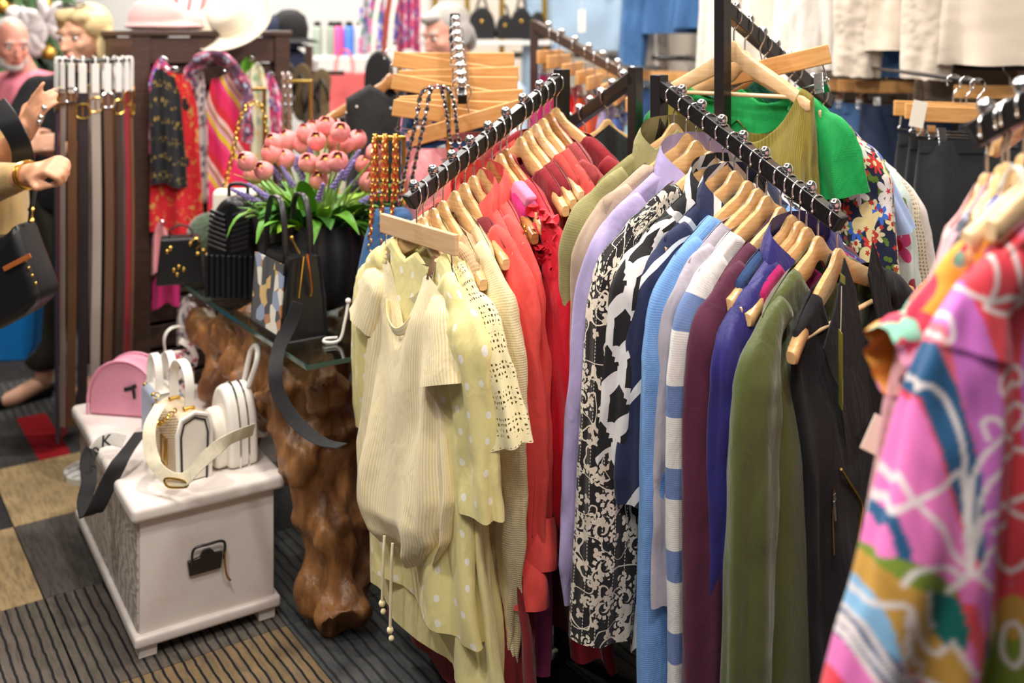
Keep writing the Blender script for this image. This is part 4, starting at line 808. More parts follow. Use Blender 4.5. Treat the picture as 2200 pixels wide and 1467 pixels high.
# ------------------------------------------------------------------ planter with tulips and lavender
mat('planter_black', '#232326', .45); mat('stem_green', '#7fa045', .6); mat('leaf_green', '#5f9a2a', .5); mat('leaf_dark', '#3d7a2a', .5); mat('leaf_lime', '#93c034', .5)
n = N('tulip_petal'); c = n.mix(n.step(n.noise(n.obj(), 40, 3), .35, .75), '#f08a8a', '#f8aea4'); n.base(c); n.b.inputs['Roughness'].default_value = .55; MATS['tulip_petal'] = n.m
mat('tulip_heart', '#f3c85a', .6); mat('lavender_bloom', '#8d7db8', .8)
PC0 = WZ(678, 655, .756); a = np.linspace(0, 2 * np.pi, 72, endpoint=False); rib = 1 - .05 * np.abs(np.sin(a * 6)) ** .6 * 0 - .07 * (1 - np.abs(np.sin(a * 6)) ** .5)
pl = thing('planter', 'black ribbed planter standing on the glass table', 'planter', PC0)
prof = [(.085, 0), (.12, .02), (.15, .08), (.162, .14), (.155, .2), (.142, .24), (.146, .252), (.135, .252), (.13, .235)]
mb = MB(); mb.loft(np.stack([np.stack([r_ * rib * np.cos(a), r_ * rib * np.sin(a), np.full(72, z_)], 1) for r_, z_ in prof]), True, True, False); mb.build('pot', 'planter_black', pl, 60)
mb = MB(); mb.lathe([(.01, .235), (.13, .232)], 24, cap=True); mb.build('soil', 'subfloor', pl)
PTOP = PC0 + Vector((0, 0, .235))
rr = random.Random(11)
gr = thing('foliage', 'green leaves filling the black planter below the tulips', 'plant', PTOP)
def leaf_mesh(nm, L, wd, droop, m):
    t = np.linspace(0, 1, 9); w_ = wd * np.sin(np.pi * t ** .8) ** .8 + .001; z = L * (t - droop * t ** 2.4); x = L * .55 * t ** 1.7
    g = np.stack([np.stack([x, -w_, z + .25 * w_], 1), np.stack([x - .002, 0 * t, z], 1), np.stack([x, w_, z + .25 * w_], 1)], 1)
    b = MB(); b.loft(g, closed=False); me = b.mesh(nm, 180); me.materials.append(MATS[m]); return me
LV = [leaf_mesh('leaf', .2, .022, .2, 'leaf_green'), leaf_mesh('leaf', .17, .026, .5, 'leaf_dark'), leaf_mesh('leaf', .16, .02, .35, 'leaf_lime'), leaf_mesh('leaf', .2, .018, .75, 'leaf_green')]
for k in range(110):
    o = link('leaf', LV[k % 4], gr); q = rr.random() * 6.28; rad = .125 * math.sqrt(rr.random()); o.location = (rad * math.cos(q), rad * math.sin(q), -.01); o.rotation_euler = (rr.uniform(-.3, .3), rr.uniform(-.15, .35) + rad * 3.5, q + rr.uniform(-.5, .5)); s_ = rr.uniform(.7, 1.25); o.scale = (s_, s_, s_)
def tulip_head():
    b = MB()
    for layer, (nn, R, H, op) in enumerate(((3, .0265, .05, .9), (3, .0245, .052, .7), (4, .017, .046, .35))):
        for k in range(nn):
            q0 = 2 * math.pi * k / nn + layer * .55; g = []
            for t in np.linspace(0, 1, 7):
                rad = R * math.sin(math.pi * (.1 + .84 * t)) ** .55; wid = (1.25 if nn == 3 else .95) * math.sin(math.pi * (.1 + .85 * t)) ** .7
                g.append([(rad * math.cos(q0 + s_ * wid), rad * math.sin(q0 + s_ * wid), H * t - .004 * abs(s_)) for s_ in np.linspace(-1, 1, 7)])
            b.loft(np.array(g), closed=False)
    return b.mesh('bloom', 180)
TH = tulip_head(); TH.materials.append(MATS['tulip_petal']); hb = MB(); hb.ball((0, 0, .032), (.008, .008, .012), 8); hb = hb.mesh('heart'); hb.materials.append(MATS['tulip_heart'])
heads = [(527, 336), (564, 355), (544, 363), (586, 294), (582, 318), (611, 331), (616, 292), (647, 298), (655, 274), (674, 271), (700, 259), (717, 267), (706, 286), (731, 273), (680, 292), (726, 312), (743, 296), (768, 290), (700, 341), (661, 339), (684, 376), (725, 337), (783, 341), (807, 316), (813, 347), (794, 382)]
ORD = 'first second third fourth fifth sixth seventh eighth ninth tenth eleventh twelfth thirteenth'.split()
def nth(i, n_): return (ORD[i] + ' from the left' if i < (n_ + 1) // 2 else ORD[n_ - 1 - i] + ' from the right').replace('first from the left', 'leftmost').replace('first from the right', 'rightmost')
for ti, (u, v) in enumerate(sorted(heads)):
    d = 3.03 + rr.uniform(-.11, .11) - (.06 if v > 330 else 0); c = W(u, v + 8, d); base = PTOP + Vector(((c.x - PTOP.x) * .35, (c.y - PTOP.y) * .35, 0)); rel = c - base
    o = thing('tulip', f'salmon pink tulip, {nth(ti, 26)} in the black planter', 'tulip', base, group='tulips in the planter')
    ax = (Vector((rel.x, rel.y - .16, .22))).normalized(); up = ax.to_track_quat('Z', 'Y')
    hd = link('bloom', TH, o); hd.location = rel - ax * .03; hd.rotation_mode = 'QUATERNION'; hd.rotation_quaternion = up; s_ = rr.uniform(1.0, 1.22); hd.scale = (s_, s_, s_)
    h2 = link('heart', hb, hd)
    b = MB(); b.tube(smooth_path([(0, 0, 0), (rel.x * .35, rel.y * .35, rel.z * .5), tuple(rel - ax * .06), tuple(rel - ax * .026)], 12), .0032, 6); b.build('stem', 'stem_green', o)
spk = MB(); sr = random.Random(2)
for k in range(34): z = .07 * k / 34; q = k * 2.4; w_ = .007 * (1 - k / 40); spk.ball((w_ * math.cos(q), w_ * math.sin(q), z), (.0045, .0045, .006), 6)
spk = spk.mesh('flower_spike'); spk.materials.append(MATS['lavender_bloom'])
for ti, (u, v, d) in enumerate(sorted([(545, 430, 2.9), (575, 425, 2.88), (560, 437, 2.92), (650, 385, 2.95), (668, 345, 2.98), (640, 365, 3.1), (735, 385, 2.9), (715, 405, 2.88), (745, 365, 2.95), (775, 435, 2.9), (755, 400, 3.05), (684, 430, 2.84), (630, 400, 3.0), (770, 385, 3.1), (605, 385, 3.05)])):
    c = W(u, v, d); base = PTOP + Vector(((c.x - PTOP.x) * .4, (c.y - PTOP.y) * .4, 0)); rel = c - base
    o = thing('lavender_sprig', f'purple lavender sprig, {nth(ti, 15)} among the tulips', 'lavender', base, group='lavender sprigs in the planter'); b = MB(); b.tube(smooth_path([(0, 0, 0), tuple(rel * .5 + Vector((0, 0, .02))), tuple(rel)], 8), .0016, 5); b.build('stem', 'stem_green', o)
    h_ = link('flower_spike', spk, o); h_.location = rel; h_.rotation_mode = 'QUATERNION'; h_.rotation_quaternion = (rel + Vector((rel.x * 1.2, 0, .03))).normalized().to_track_quat('Z', 'Y')

# ------------------------------------------------------------------ bags on the table
TZ = .7505
n = N('bag_print'); v = n.vm('SCALE', n.obj(), 26.0); vo = n.n('ShaderNodeTexVoronoi'); n.l(v, vo.inputs['Vector']); vo.inputs['Scale'].default_value = 1; s = n.sep(vo.outputs['Color'])
n.base(n.ramp(s[0], [(0, '#1b1a1c'), (.38, '#b5763f'), (.55, '#d9b36a'), (.68, '#1b1a1c'), (.8, '#e9e2d2'), (.9, '#8d9ab8')], 'CONSTANT')); reg(n, .5); 
o = thing('leather_satchel', 'black leather satchel with printed front and gold zip at the front of the glass table', 'handbag', WZ(612, 738, TZ), TA)
SW, SL, SH = .115, .235, .215
poly = lambda k: [(-k * 0 + .0, 0), (.0, SH)]
b = MB(); rings = []
for z, e in ((0, .0), (.01, -.004), (SH * .5, .0), (SH * .85, .012), (SH, .02)):
    x0, x1, y0, y1 = e, SW - e, e * .3, SL - e * .3; rings.append([(x0, y0, z), ((x0 + x1) / 2, y0 + (.012 if z > SH * .7 else 0), z), (x1, y0, z), (x1, (y0 + y1) / 2, z), (x1, y1, z), ((x0 + x1) / 2, y1, z), (x0, y1, z), (x0, (y0 + y1) / 2, z)])
b.loft(np.array(rings), True, True, True); b.build('body', 'black_leather', o, 50)
b = MB(); b.box((-.001, SL / 2, SH / 2), (.004, SL - .03, SH - .03), Matrix.Rotation(.06, 3, 'Y')); b.build('printed_panel', 'bag_print', o)
for e in ([(0, 0, 0), (SW, 0, 0)], [(0, 0, 0), (.018, .004, SH)], [(SW, 0, 0), (SW - .018, .004, SH)], [(0, 0, 0), (0, SL, 0)]): b = MB(); b.tube(e, .004, 6); b.build('piping', 'black_leather', o)
for x in (.022, SW - .022): b = MB(); b.ribbon(smooth_path([(x, .05, SH - .03), (x, .055, SH + .07), (x, .08, SH + .135), (x, SL / 2, SH + .15), (x, SL - .08, SH + .135), (x, SL - .055, SH + .07), (x, SL - .05, SH - .03)], 30), .016, .008, (1, 0, 0)); b.build('handle', 'black_leather', o)
b = MB(); b.tube(smooth_path([(.06, -.002, SH + .01), (.062, -.012, SH - .03), (.068, -.012, SH - .08), (.066, -.01, SH - .1)], 14), .0035, 6); b.tube(smooth_path([(.05, -.004, SH + .005), (.04, -.008, SH - .06), (.034, -.01, SH - .1)], 10), .003, 6); b.build('zip', 'gold', o)
b = MB(); b.tube([(.05, .02, SH + .008), (.06, .1, SH + .035)], .003, 6); b.ball((.06, .1, SH + .036), .007, 8); b.build('zip_pull', 'gold', o)
st = thing('shoulder_strap', 'long black strap hanging from the leather satchel down past the glass', 'strap')
b = MB(); b.ribbon(smooth_path([W(640, 650, 2.62), W(622, 700, 2.61), W(600, 745, 2.58), W(592, 800, 2.52), W(600, 850, 2.5), W(640, 910, 2.47), W(690, 948, 2.42), W(735, 958, 2.36)], 40), np.interp(np.linspace(0, 1, 40), [0, .2, 1], [.03, .036, .03]), .003, (1, .3, .2)); b.build('webbing', 'black_cloth', st)
# pleated backpack
o = thing('pleated_backpack', 'black pleated leather backpack beside the planter', 'backpack', WZ(512, 636, TZ), TA - .75)
b = MB(); b.prism(dome(.165, .31, .12, pw=.6), .13, bev=.02); b.build('body', 'black_leather', o, 60)
for k in range(9): x = -.07 + .0175 * k; b = MB(); b.box((x, -.069, .075), (.012, .012, .13), Matrix.Rotation(.15, 3, 'Z'), .003); b.build('pleat', 'black_leather', o)
for s_ in (-1, 1):
    for k in range(8): b = MB(); b.box((s_ * .036, -.069, .16 + .015 * k), (.062 - .003 * max(0, k - 3), .01, .011), Matrix.Rotation(-s_ * .32, 3, 'Y') @ Matrix.Rotation(.15, 3, 'X'), .003); b.build('pleat', 'black_leather', o)
b = MB(); b.tube([(0, -.076, .15), (0, -.076, .29)], .003, 6); b.build('zip', 'black_metal', o)
b = MB(); b.tube(smooth_path([(-.03, 0, .305), (-.025, 0, .34), (.025, 0, .34), (.03, 0, .305)], 14), .006, 8); b.build('handle', 'black_leather', o)
for s_ in (-1, 1): b = MB(); b.tube(smooth_path([(s_ * .086, -.01, .2), (s_ * .09, -.02, .12), (s_ * .088, -.01, .04)], 8), .003, 6); b.build('side_chain', 'brass', o)
# small black bag, green fuzzy bag, cream bag with chain on a stand
o = thing('mini_tote', 'small black tote with gold charms at the left end of the glass table', 'handbag', WZ(388, 607, TZ), TA - .3)
b = MB(); b.prism([(-.075, 0), (-.06, .15), (.06, .15), (.075, 0)], .075, bev=.008); b.build('body', 'black_leather', o, 50)
b = MB(); b.ribbon(smooth_path([(-.03, -.02, .14), (-.035, -.02, .17), (0, -.02, .19), (.035, -.02, .17), (.03, -.02, .14)], 20), .022, .004, (0, 1, 0)); b.build('handle', 'black_leather', o)
for x, z in ((-.02, .05), (-.005, .06), (.01, .05), (-.01, .035), (-.03, .12), (-.04, .11), (.03, .13)): b = MB(); b.ball((x, -.04, z), (.006, .004, .008), 8); b.build('gold_charm', 'gold', o)
b = MB(); b.tube(smooth_path([(.03, -.045, .14), (.05, -.05, .15), (.06, -.05, .13), (.05, -.05, .115)], 12), .003, 6); b.ball((.052, -.05, .1), .007, 8); b.build('clasp', 'gold', o)
mat('fuzz_green', '#3f4f38', .95, sheen=.6)
o = thing('fluffy_pouch', 'round dark green fluffy pouch between the black tote and the backpack', 'handbag', WZ(448, 560, TZ)); b = MB(); b.ball((0, 0, .085), (.075, .06, .085), 24)
def fz(co): return np.array([.006 * noise.noise((a * 160, b * 160, c * 160)) for a, b, c in co])
organic('pouch', b, .006, 'fuzz_green', o, 0, fz)
b = MB(); b.ball((0, -.062, .05), .008, 8); b.ball((.012, -.062, .035), .006, 8); b.build('clasp', 'gold', o)
def stand(loc, hgt, arm, label, rz=0.0, m='gold'):
    o = thing('bag_stand', label, 'bag stand', loc, rz); b = MB(); b.box((0, 0, .006), (.12, .12, .012), bev=.003); b.build('base', m, o); b = MB(); b.box((0, 0, hgt / 2), (.012, .012, hgt), bev=.002); b.build('pole', m, o)
    b = MB(); b.beam((.006, 0, hgt), (-arm, 0, hgt), .012, .012); b.build('top_arm', m, o); return o
def chain(name, path, link_r, m, parent, thick=.0022, leather=None, width=1.0):
    p = fix(path); b = MB(); L = np.concatenate([[0], np.cumsum(np.linalg.norm(np.diff(p, axis=0), axis=1))]); k = int(L[-1] / (link_r * 1.5))
    for i in range(k):
        s_ = (i + .5) / k * L[-1]; c = np.array([np.interp(s_, L, p[:, j]) for j in range(3)]); c2 = np.array([np.interp(s_ + .002, L, p[:, j]) for j in range(3)])
        t = Vector(c2 - c).normalized(); q = t.to_track_quat('Z', 'Y').to_matrix() @ Matrix.Rotation(.8 if i % 2 else -.8, 3, 'Z')
        b.tube([Vector(c) + q @ Vector((link_r * .62 * width * math.cos(a_), 0, link_r * math.sin(a_))) for a_ in np.linspace(0, 2 * math.pi, 8, endpoint=False)], thick, 5, closed=True)
    o = b.build(name, m, parent)
    if leather: b = MB(); b.tube(p, link_r * .3, 6); b.build('leather_lace', leather, o)
    return o
p = WZ(568, 540, TZ); stand(p, .6, .05, 'gold bag stand holding the chain of the cream bag', TA, 'brass')
p = W(505, 400, 3.33); o = thing('chain_handbag', 'cream handbag with a gold chain strap behind the backpack', 'handbag', (p.x, p.y, TZ))
b = MB(); b.box((0, 0, .15), (.14, .06, .3), bev=.02, seg=3); b.build('body', 'cream_leather', o, 60)
T_ = lambda u, v, d: W(u, v, d) - Vector((p.x, p.y, TZ))
chain('chain_strap', smooth_path([T_(482, 405, 3.33), T_(500, 330, 3.33), T_(518, 250, 3.33), T_(540, 222, 3.34), T_(565, 235, 3.35), T_(575, 300, 3.36), T_(585, 350, 3.36), T_(560, 420, 3.34)], 50), .011, 'gold', o, .0028)
p = WZ(668, 520, TZ); stand(p, .62, .1, 'slim gold stand behind the tulips', 0.1)
o = thing('chain_bag', 'black bag on a silver and brown chain hanging from the slim gold stand', 'handbag', p + Vector((-.08, -.01, .0))); b = MB(); b.box((0, 0, .15), (.1, .05, .16), bev=.012); b.build('body', 'black_leather', o, 60)
for x in (-.022, .0): chain('chain_strap', smooth_path([(x, -.01, .22), (x, -.012, .5), (x, -.012, .622), (x, .01, .622), (x, .012, .3)], 30), .011, 'chrome', o, .0026, 'hanger_wood_dark')
p = W(868, 560, 2.78); stand((p.x, p.y, TZ), .52, .075, 'gold stand with red laced chains above the denim bag', 0.0, 'gold')
o = thing('denim_bag', 'blue denim bag with red laced gold chain straps', 'handbag', (p.x - .03, p.y - .03, TZ)); b = MB()
b.prism([(-.09, 0), (-.1, .12), (-.07, .26), (-.045, .335), (.05, .335), (.08, .2), (.085, 0)], .07, bev=.02); b.build('body', 'denim_mid', o, 60)
for x in (-.045, -.018, .01): chain('chain_strap', smooth_path([(x - .01, -.03, .2), (x - .004, -.03, .36), (x, -.02, .5), (x, 0, .528), (x, .03, .5), (x, .03, .35)], 40), .0095, 'gold', o, .0024, 'rust_linen')
p = W(945, 600, 2.72); stand((p.x + .02, p.y + .05, TZ), .66, .05, 'gold stand holding the black and silver chain strap', .1, 'gold')
o = thing('woven_chain_bag', 'black handbag with a black and silver woven chain strap beside the clip hangers', 'handbag', (p.x, p.y, TZ)); b = MB(); b.box((0, 0, .1), (.17, .07, .18), bev=.015); b.build('body', 'black_leather', o, 60)
T_ = lambda u, v, d: W(u, v, d) - Vector((p.x, p.y, TZ))
for dx in (-9, 9): chain('chain_strap', smooth_path([T_(866 + dx, 440, 2.68), T_(885 + dx, 340, 2.69), T_(905 + dx, 250, 2.7), T_(915 + dx, 200, 2.71), T_(935, 182 + abs(dx) * .4, 2.71), T_(960 + dx, 200, 2.72), T_(972 + dx, 270, 2.72), T_(985 + dx, 350, 2.73), T_(990 + dx, 420, 2.73)], 60), .0085, 'chrome', o, .0024, 'black_leather')
# little white easel
o = thing('sign_easel', 'small white wire easel on the glass beside the satchel', 'easel', WZ(722, 735, TZ)); b = MB(); b.tube(smooth_path([(.03, .01, .1), (.022, 0, .05), (.01, -.01, .008), (-.025, -.02, .006), (-.03, .01, .006), (.0, .02, .006)], 24), .004, 8); b.ball((.03, .01, .105), .008, 8); b.build('wire', 'white_paint', o)
# ------------------------------------------------------------------ foreground rack on the right
F0, F1 = Vector((.854, 1.097, 1.66)), Vector((.635, 1.37, 1.441))
RFr = Rail(F0, F1, -math.pi / 2)
rk2 = thing('clothing_rack', 'clothing rack at the right edge carrying the bright printed dresses', 'clothing rack')
rack_arm(rk2, RFr.at(-.12) - ZA, RFr.at(1.04) - ZA, arm_pts(RFr, .05, 1.0))
P_ = RFr.at(-.12); mb = MB(); mb.box((P_.x, P_.y, P_.z / 2), (.03, .03, P_.z), bev=.002); mb.build('post', 'black_metal', rk2)
RG2 = Rail(Vector((1.05, 1.56, 1.67)), Vector((.94, 1.70, 1.58)), -math.pi / 2)
rack_arm(rk2, RG2.at(-.1) - ZA, RG2.at(1.04) - ZA, arm_pts(RG2, .1, 1.0, 4)); mb = MB(); q = RG2.at(-.1); mb.box((q.x, q.y, q.z / 2), (.03, .03, q.z), bev=.002); mb.build('post', 'black_metal', rk2)
mb = MB(); mb.beam((P_.x, P_.y, .03), (q.x, q.y, .03), .03, .03); mb.beam((P_.x - .3, P_.y + .2, .018), (P_.x + .3, P_.y - .2, .018), .034, .03); mb.build('base_bar', 'black_metal', rk2)
# the abstract dress: its print is drawn in the plane of the dress
DT, DYAW = .5, -25.0
dl, dz = RFr.at(DT), RFr.yaw(DT) + math.radians(DYAW)
hanger(dl, dz, 'wooden hanger carrying the abstract print dress', 'hanger_wood_pale')
dr = thing('printed_dress', 'dress with bold abstract shapes in coral, orchid, blue and gold with white lines', 'dress', dl, dz)
Rinv = Matrix.Rotation(-dz, 3, 'Z'); CL = Rinv @ (Vector((0, 0, CAMH)) - dl)
def plane(u, v, y=-.06):                      # photo pixel -> (x, z) in the plane of the dress
    d = Rinv @ Vector(((u - 1100) / FPX, 1, -(v - HOR) / FPX)); k = (y - CL.y) / d.y; p = CL + d * k; return (p.x, p.z)
def inside(poly, X, Z):
    r = np.zeros(X.shape, bool); n_ = len(poly); j = n_ - 1
    for i in range(n_):
        xi, zi = poly[i]; xj, zj = poly[j]; c = ((zi > Z) != (zj > Z)) & (X < (xj - xi) * (Z - zi) / (zj - zi + 1e-12) + xi); r ^= c; j = i
    return r
shapes = [('#ef6a78', [(1990, 600), (2040, 560), (2060, 700), (2075, 860), (2040, 870), (2020, 760), (2000, 700)]),
 ('#d271c6', [(2030, 620), (2100, 545), (2108, 640), (2140, 780), (2152, 950), (2130, 1100), (2102, 1260), (2090, 1467), (2056, 1467), (2062, 1200), (2072, 950), (2055, 830), (2045, 700)]),
 ('#2b5d88', [(2005, 690), (2030, 760), (2052, 830), (2078, 1000), (2066, 1190), (2045, 1150), (2012, 1000), (1985, 860), (1965, 850), (1985, 740)]),
 ('#cfa04e', [(2040, 540), (2015, 570), (1998, 690), (1965, 850), (1935, 900), (1908, 905), (1945, 740), (1980, 590), (2005, 545)]),
 ('#f07cc2', [(1915, 890), (1968, 830), (1990, 900), (2015, 1050), (2050, 1190), (2075, 1330), (2040, 1330), (2015, 1240), (1980, 1200), (1850, 1190), (1890, 1040)]),
 ('#2b5d88', [(1915, 960), (1935, 1000), (1910, 1080), (1930, 1160), (1925, 1190), (1905, 1180), (1900, 1080), (1890, 1050)]),
 ('#ef4a58', [(2015, 1250), (2045, 1260), (2075, 1360), (2080, 1467), (2050, 1467), (2045, 1350)]),
 ('#ee7fc4', [(1990, 1345), (2030, 1330), (2050, 1400), (2055, 1467), (2010, 1467), (2020, 1400)]),
 ('#cb9a45', [(1850, 1205), (1900, 1195), (1960, 1245), (2000, 1300), (2030, 1390), (2025, 1440), (1960, 1440), (1900, 1390), (1840, 1270)]),
 ('#e0a850', [(1930, 1225), (1965, 1240), (1968, 1310), (1945, 1290)]),
 ('#7d9233', [(1865, 1198), (1905, 1178), (1960, 1188), (2015, 1235), (2005, 1248), (1930, 1232)]),
 ('#147069', [(1952, 1235), (2015, 1248), (2030, 1320), (2015, 1350), (1990, 1350), (1962, 1310)]),
 ('#8cbde2', [(1838, 1180), (1858, 1190), (1862, 1250), (1885, 1330), (1900, 1400), (1860, 1350), (1820, 1310), (1825, 1240)]),
 ('#1f4d80', [(1785, 1330), (1815, 1290), (1845, 1330), (1890, 1390), (1942, 1440), (1925, 1467), (1870, 1440), (1800, 1370)]),
 ('#ea4350', [(1850, 1430), (1900, 1440), (1990, 1440), (1990, 1480), (1840, 1480)]),
 ('#f07cc2', [(1765, 1350), (1785, 1335), (1830, 1400), (1870, 1467), (1820, 1480), (1775, 1400)]),
 ('#cb9a45', [(2090, 1320), (2150, 1310), (2175, 1285), (2260, 1270), (2260, 1400), (2150, 1390), (2120, 1380), (2088, 1370)]),
 ('#17686a', [(2088, 1360), (2115, 1360), (2120, 1400), (2100, 1415), (2086, 1405)]),
 ('#7d8f2e', [(2085, 1410), (2130, 1400), (2160, 1365), (2260, 1430), (2260, 1520), (2080, 1520)]),
 ('#8fb0dc', [(2182, 1262), (2230, 1250), (2230, 1290), (2190, 1280)]),
 ('#f0a6d6', [(2060, 480), (2200, 420), (2230, 470), (2100, 530)])]
lines = [[(2065, 560), (2080, 610), (2110, 640), (2145, 652)], [(2160, 500), (2162, 570), (2155, 620), (2145, 650), (2200, 640)], [(2200, 685), (2150, 675), (2130, 665), (2145, 655), (2230, 640)],
 [(1990, 715), (2020, 725), (2048, 735), (2058, 700), (2040, 620), (2030, 590)], [(1970, 855), (1990, 832), (2010, 835), (2035, 870), (2048, 960), (2040, 1080), (2035, 1200)], [(1893, 1110), (1940, 1070), (2000, 1030), (2025, 1005), (2040, 1010), (2045, 1150), (2020, 1220)],
 [(1930, 1010), (1945, 1060), (1990, 1110), (2010, 1160), (2040, 1190), (2085, 1230)], [(2040, 1100), (2060, 1010), (2090, 960), (2140, 920), (2120, 890), (2095, 900), (2100, 930)], [(2050, 1120), (2075, 1040), (2110, 1000), (2200, 970)], [(2050, 1150), (2070, 1090), (2110, 1075), (2190, 1090), (2240, 1085)],
 [(2058, 1190), (2080, 1150), (2110, 1155), (2150, 1215), (2200, 1245)], [(2190, 1100), (2150, 1125), (2090, 1110)], [(2200, 790), (2150, 810), (2145, 840), (2165, 840), (2200, 815)], [(2200, 870), (2150, 890), (2140, 910), (2165, 940), (2210, 950)],
 [(1812, 1290), (1822, 1360), (1850, 1430), (1870, 1467)], [(1828, 1300), (1840, 1370), (1890, 1440), (1920, 1467)], [(1845, 1330), (1880, 1400), (1940, 1450)], [(1905, 1225), (1935, 1195), (1990, 1190), (2020, 1205), (1995, 1240)], [(1840, 1290), (1870, 1280), (1910, 1270), (1900, 1400), (1935, 1415), (1945, 1395), (1915, 1370), (1905, 1290)],
 [(1915, 1275), (1930, 1330), (1970, 1370), (1990, 1355)], [(1930, 1420), (1980, 1435), (2030, 1432)], [(2100, 1260), (2120, 1330), (2130, 1420), (2120, 1480)], [(2240, 1335), (2180, 1345), (2165, 1380), (2175, 1430), (2240, 1460)], [(1955, 1240), (1960, 1300), (1972, 1315)], [(2000, 1340), (2030, 1390), (2050, 1400)], [(1975, 760), (1990, 770), (1960, 800)], [(1955, 900), (1940, 960), (1930, 1010)]]
SHP = [(lin(c), [plane(*q) for q in p]) for c, p in shapes]; LNS = [[(p[0], p[2]) for p in smooth_path([(x, 0, z) for x, z in (plane(*q) for q in l)], 26)] for l in lines]
def dress_print(o, base='#ea4654'):
    me = o.data; n_ = len(me.vertices); co = np.zeros(n_ * 3); me.vertices.foreach_get('co', co); co = co.reshape(-1, 3); X, Z = co[:, 0], co[:, 2]; xm = plane(2200, 900)[0] - .01; X = np.where(X > xm, 2 * xm - X, X); X = np.where(X < plane(1775, 900)[0], 2 * plane(1775, 900)[0] - X, X)
    rgb = np.tile(np.array(lin(base)), (n_, 1))
    for c, p in SHP: rgb[inside(p, X, Z)] = c
    wl = np.array(lin('#efe2df'))
    for l in LNS:
        best = np.full(n_, 9.0)
        for (x0, z0), (x1, z1) in zip(l[:-1], l[1:]):
            dx, dz_ = x1 - x0, z1 - z0; t = np.clip(((X - x0) * dx + (Z - z0) * dz_) / (dx * dx + dz_ * dz_ + 1e-12), 0, 1); best = np.minimum(best, np.hypot(X - x0 - t * dx, Z - z0 - t * dz_))
        f = np.clip((.0036 - best) / .0012, 0, 1)[:, None] * .9; rgb = rgb * (1 - f) + wl * f
    vcol(o, rgb)
vmat('abstract_print', .5, .15)
mb = MB(); mb.loft(body_rings(Wd=.5, L=1.1, T=.1, hem=.62, ns=300, nr=330, amp=.012, folds=7, neck=.13, nf=.05, nb=.04, seed=9, strap=.05)); o = mb.build('body', 'abstract_print', dr, 180); dress_print(o)
for s_ in (-1, 1):
    mb = MB(); mb.loft(sleeve_rings(s_, .5, L=.5, r0=.06, r1=.092, out=.1, ry=.55, n=120, nr=220, amp=.008, folds=5, seed=3, fwd=-.06) - np.array([0, 0, .05]), cap0=True); o = mb.build('sleeve', 'abstract_print', dr, 180); dress_print(o)
G = lambda t, *a, **k: garment(RFr, t, *a, **k)
G(.68, 'orange floral blouse', 'orange and pink floral blouse with elastic puff sleeve behind the abstract dress', 'orange_floral', yaw=-16, dz=-.01, body=dict(Wd=.46, L=.6, T=.05, neck=.18, nf=.12, nb=.1), sleeves=dict(L=.11, r0=.045, r1=.048, out=.06, ry=.7, cuff=.15, amp=.005, folds=8))
G(.79, 'royal blue top', 'royal blue textured short-sleeved top at the right', 'royal_blue', 'top', yaw=-4, body=dict(Wd=.4, L=.6, T=.05), sleeves=dict(L=.13, r0=.05, r1=.052, out=.015, ry=.5), name='top')
G(.86, 'blue and red printed dress', 'long dress with light blue and red medallion print', 'blue_red_print', 'dress', yaw=0, body=dict(Wd=.43, L=.62, T=.045), name='dress')
G(.92, 'navy paisley dress', 'navy paisley dress glimpsed beside the abstract dress sleeve', 'paisley_navy', 'dress', yaw=0, body=dict(Wd=.44, L=1.05, T=.05, hem=.5), name='dress')
G(.94, 'pink satin blouse', 'pink satin blouse with long sleeve at the right rack', 'pink_satin', yaw=0, body=dict(Wd=.44, L=.66, T=.045), sleeves=dict(L=.55, r0=.05, r1=.04, out=.0, ry=.45))
floral('pink_lace', '#e3a5ab', [(40, .4, 6, '#f0d3c6', None, .7), (60, .3, 4, '#caa08c', None, .5)])
G(1.0, 'pink lace jacket', 'pink sequinned lace jacket at the far end of the right rack', 'pink_lace', 'jacket', yaw=2, body=dict(Wd=.44, L=.6, T=.05), sleeves=dict(L=.4, r0=.055, r1=.05, out=.02, ry=.5), name='jacket')
# strap dresses on bare-looking hangers
def strap_dress(rail, t, yaw, what, label, m, strap, L=.9, xo=.13, Wd=.3):
    loc = rail.at(t); rz = rail.yaw(t) + math.radians(yaw); hanger(loc, rz, f'wooden hanger with the straps of the {what}', 'hanger_wood_pale', bar=True)
    o = thing('strap_dress', label, 'dress', loc, rz); g = body_rings(Wd=Wd, L=L, T=.07, neck=.14, nf=.05, nb=.05, amp=.014, seed=41 + int(t * 10)); g[:, :, 2] -= .14; b = MB(); b.loft(g); b.build('body', m, o, 180)
    for s_ in (-1, 1):
        z = float(zsh(np.array(xo))); b = MB(); b.ribbon(smooth_path([(s_ * (xo - .012), .022, z - .2), (s_ * xo, .02, z - .05), (s_ * xo, .006, z + .008), (s_ * xo, -.014, z + .006), (s_ * xo, -.026, z - .05), (s_ * (xo - .012), -.03, z - .22)], 24), .012, .003, (1, 0, 0)); b.build('strap', strap, o)
strap_dress(RFr, .58, -25, 'yellow and pink strap dress', 'strap dress in yellow and pink behind the abstract dress', 'orange_floral', 'cream_cloth')
strap_dress(RG2, .6, -38, 'pale pink strap dress', 'pale pink dress hanging by two ribbon straps at the right edge', 'pink_satin', 'pink_satin')
for t in (.3, .85): hanger(RG2.at(t), RG2.yaw(t) - .45, 'spare wooden hanger at the right edge, ' + ('nearer the camera' if t < .5 else 'farther back'))
# small loose paper tag at the pink sleeve
tg = thing('paper_tag', 'blank cream paper tag sticking out beside the black jacket', 'price tag', W(1885, 935, 1.4), .3, ); b = MB(); b.box((0, 0, 0), (.035, .001, .05), Matrix.Rotation(.5, 3, 'Y')); b.build('card', 'paper', tg)
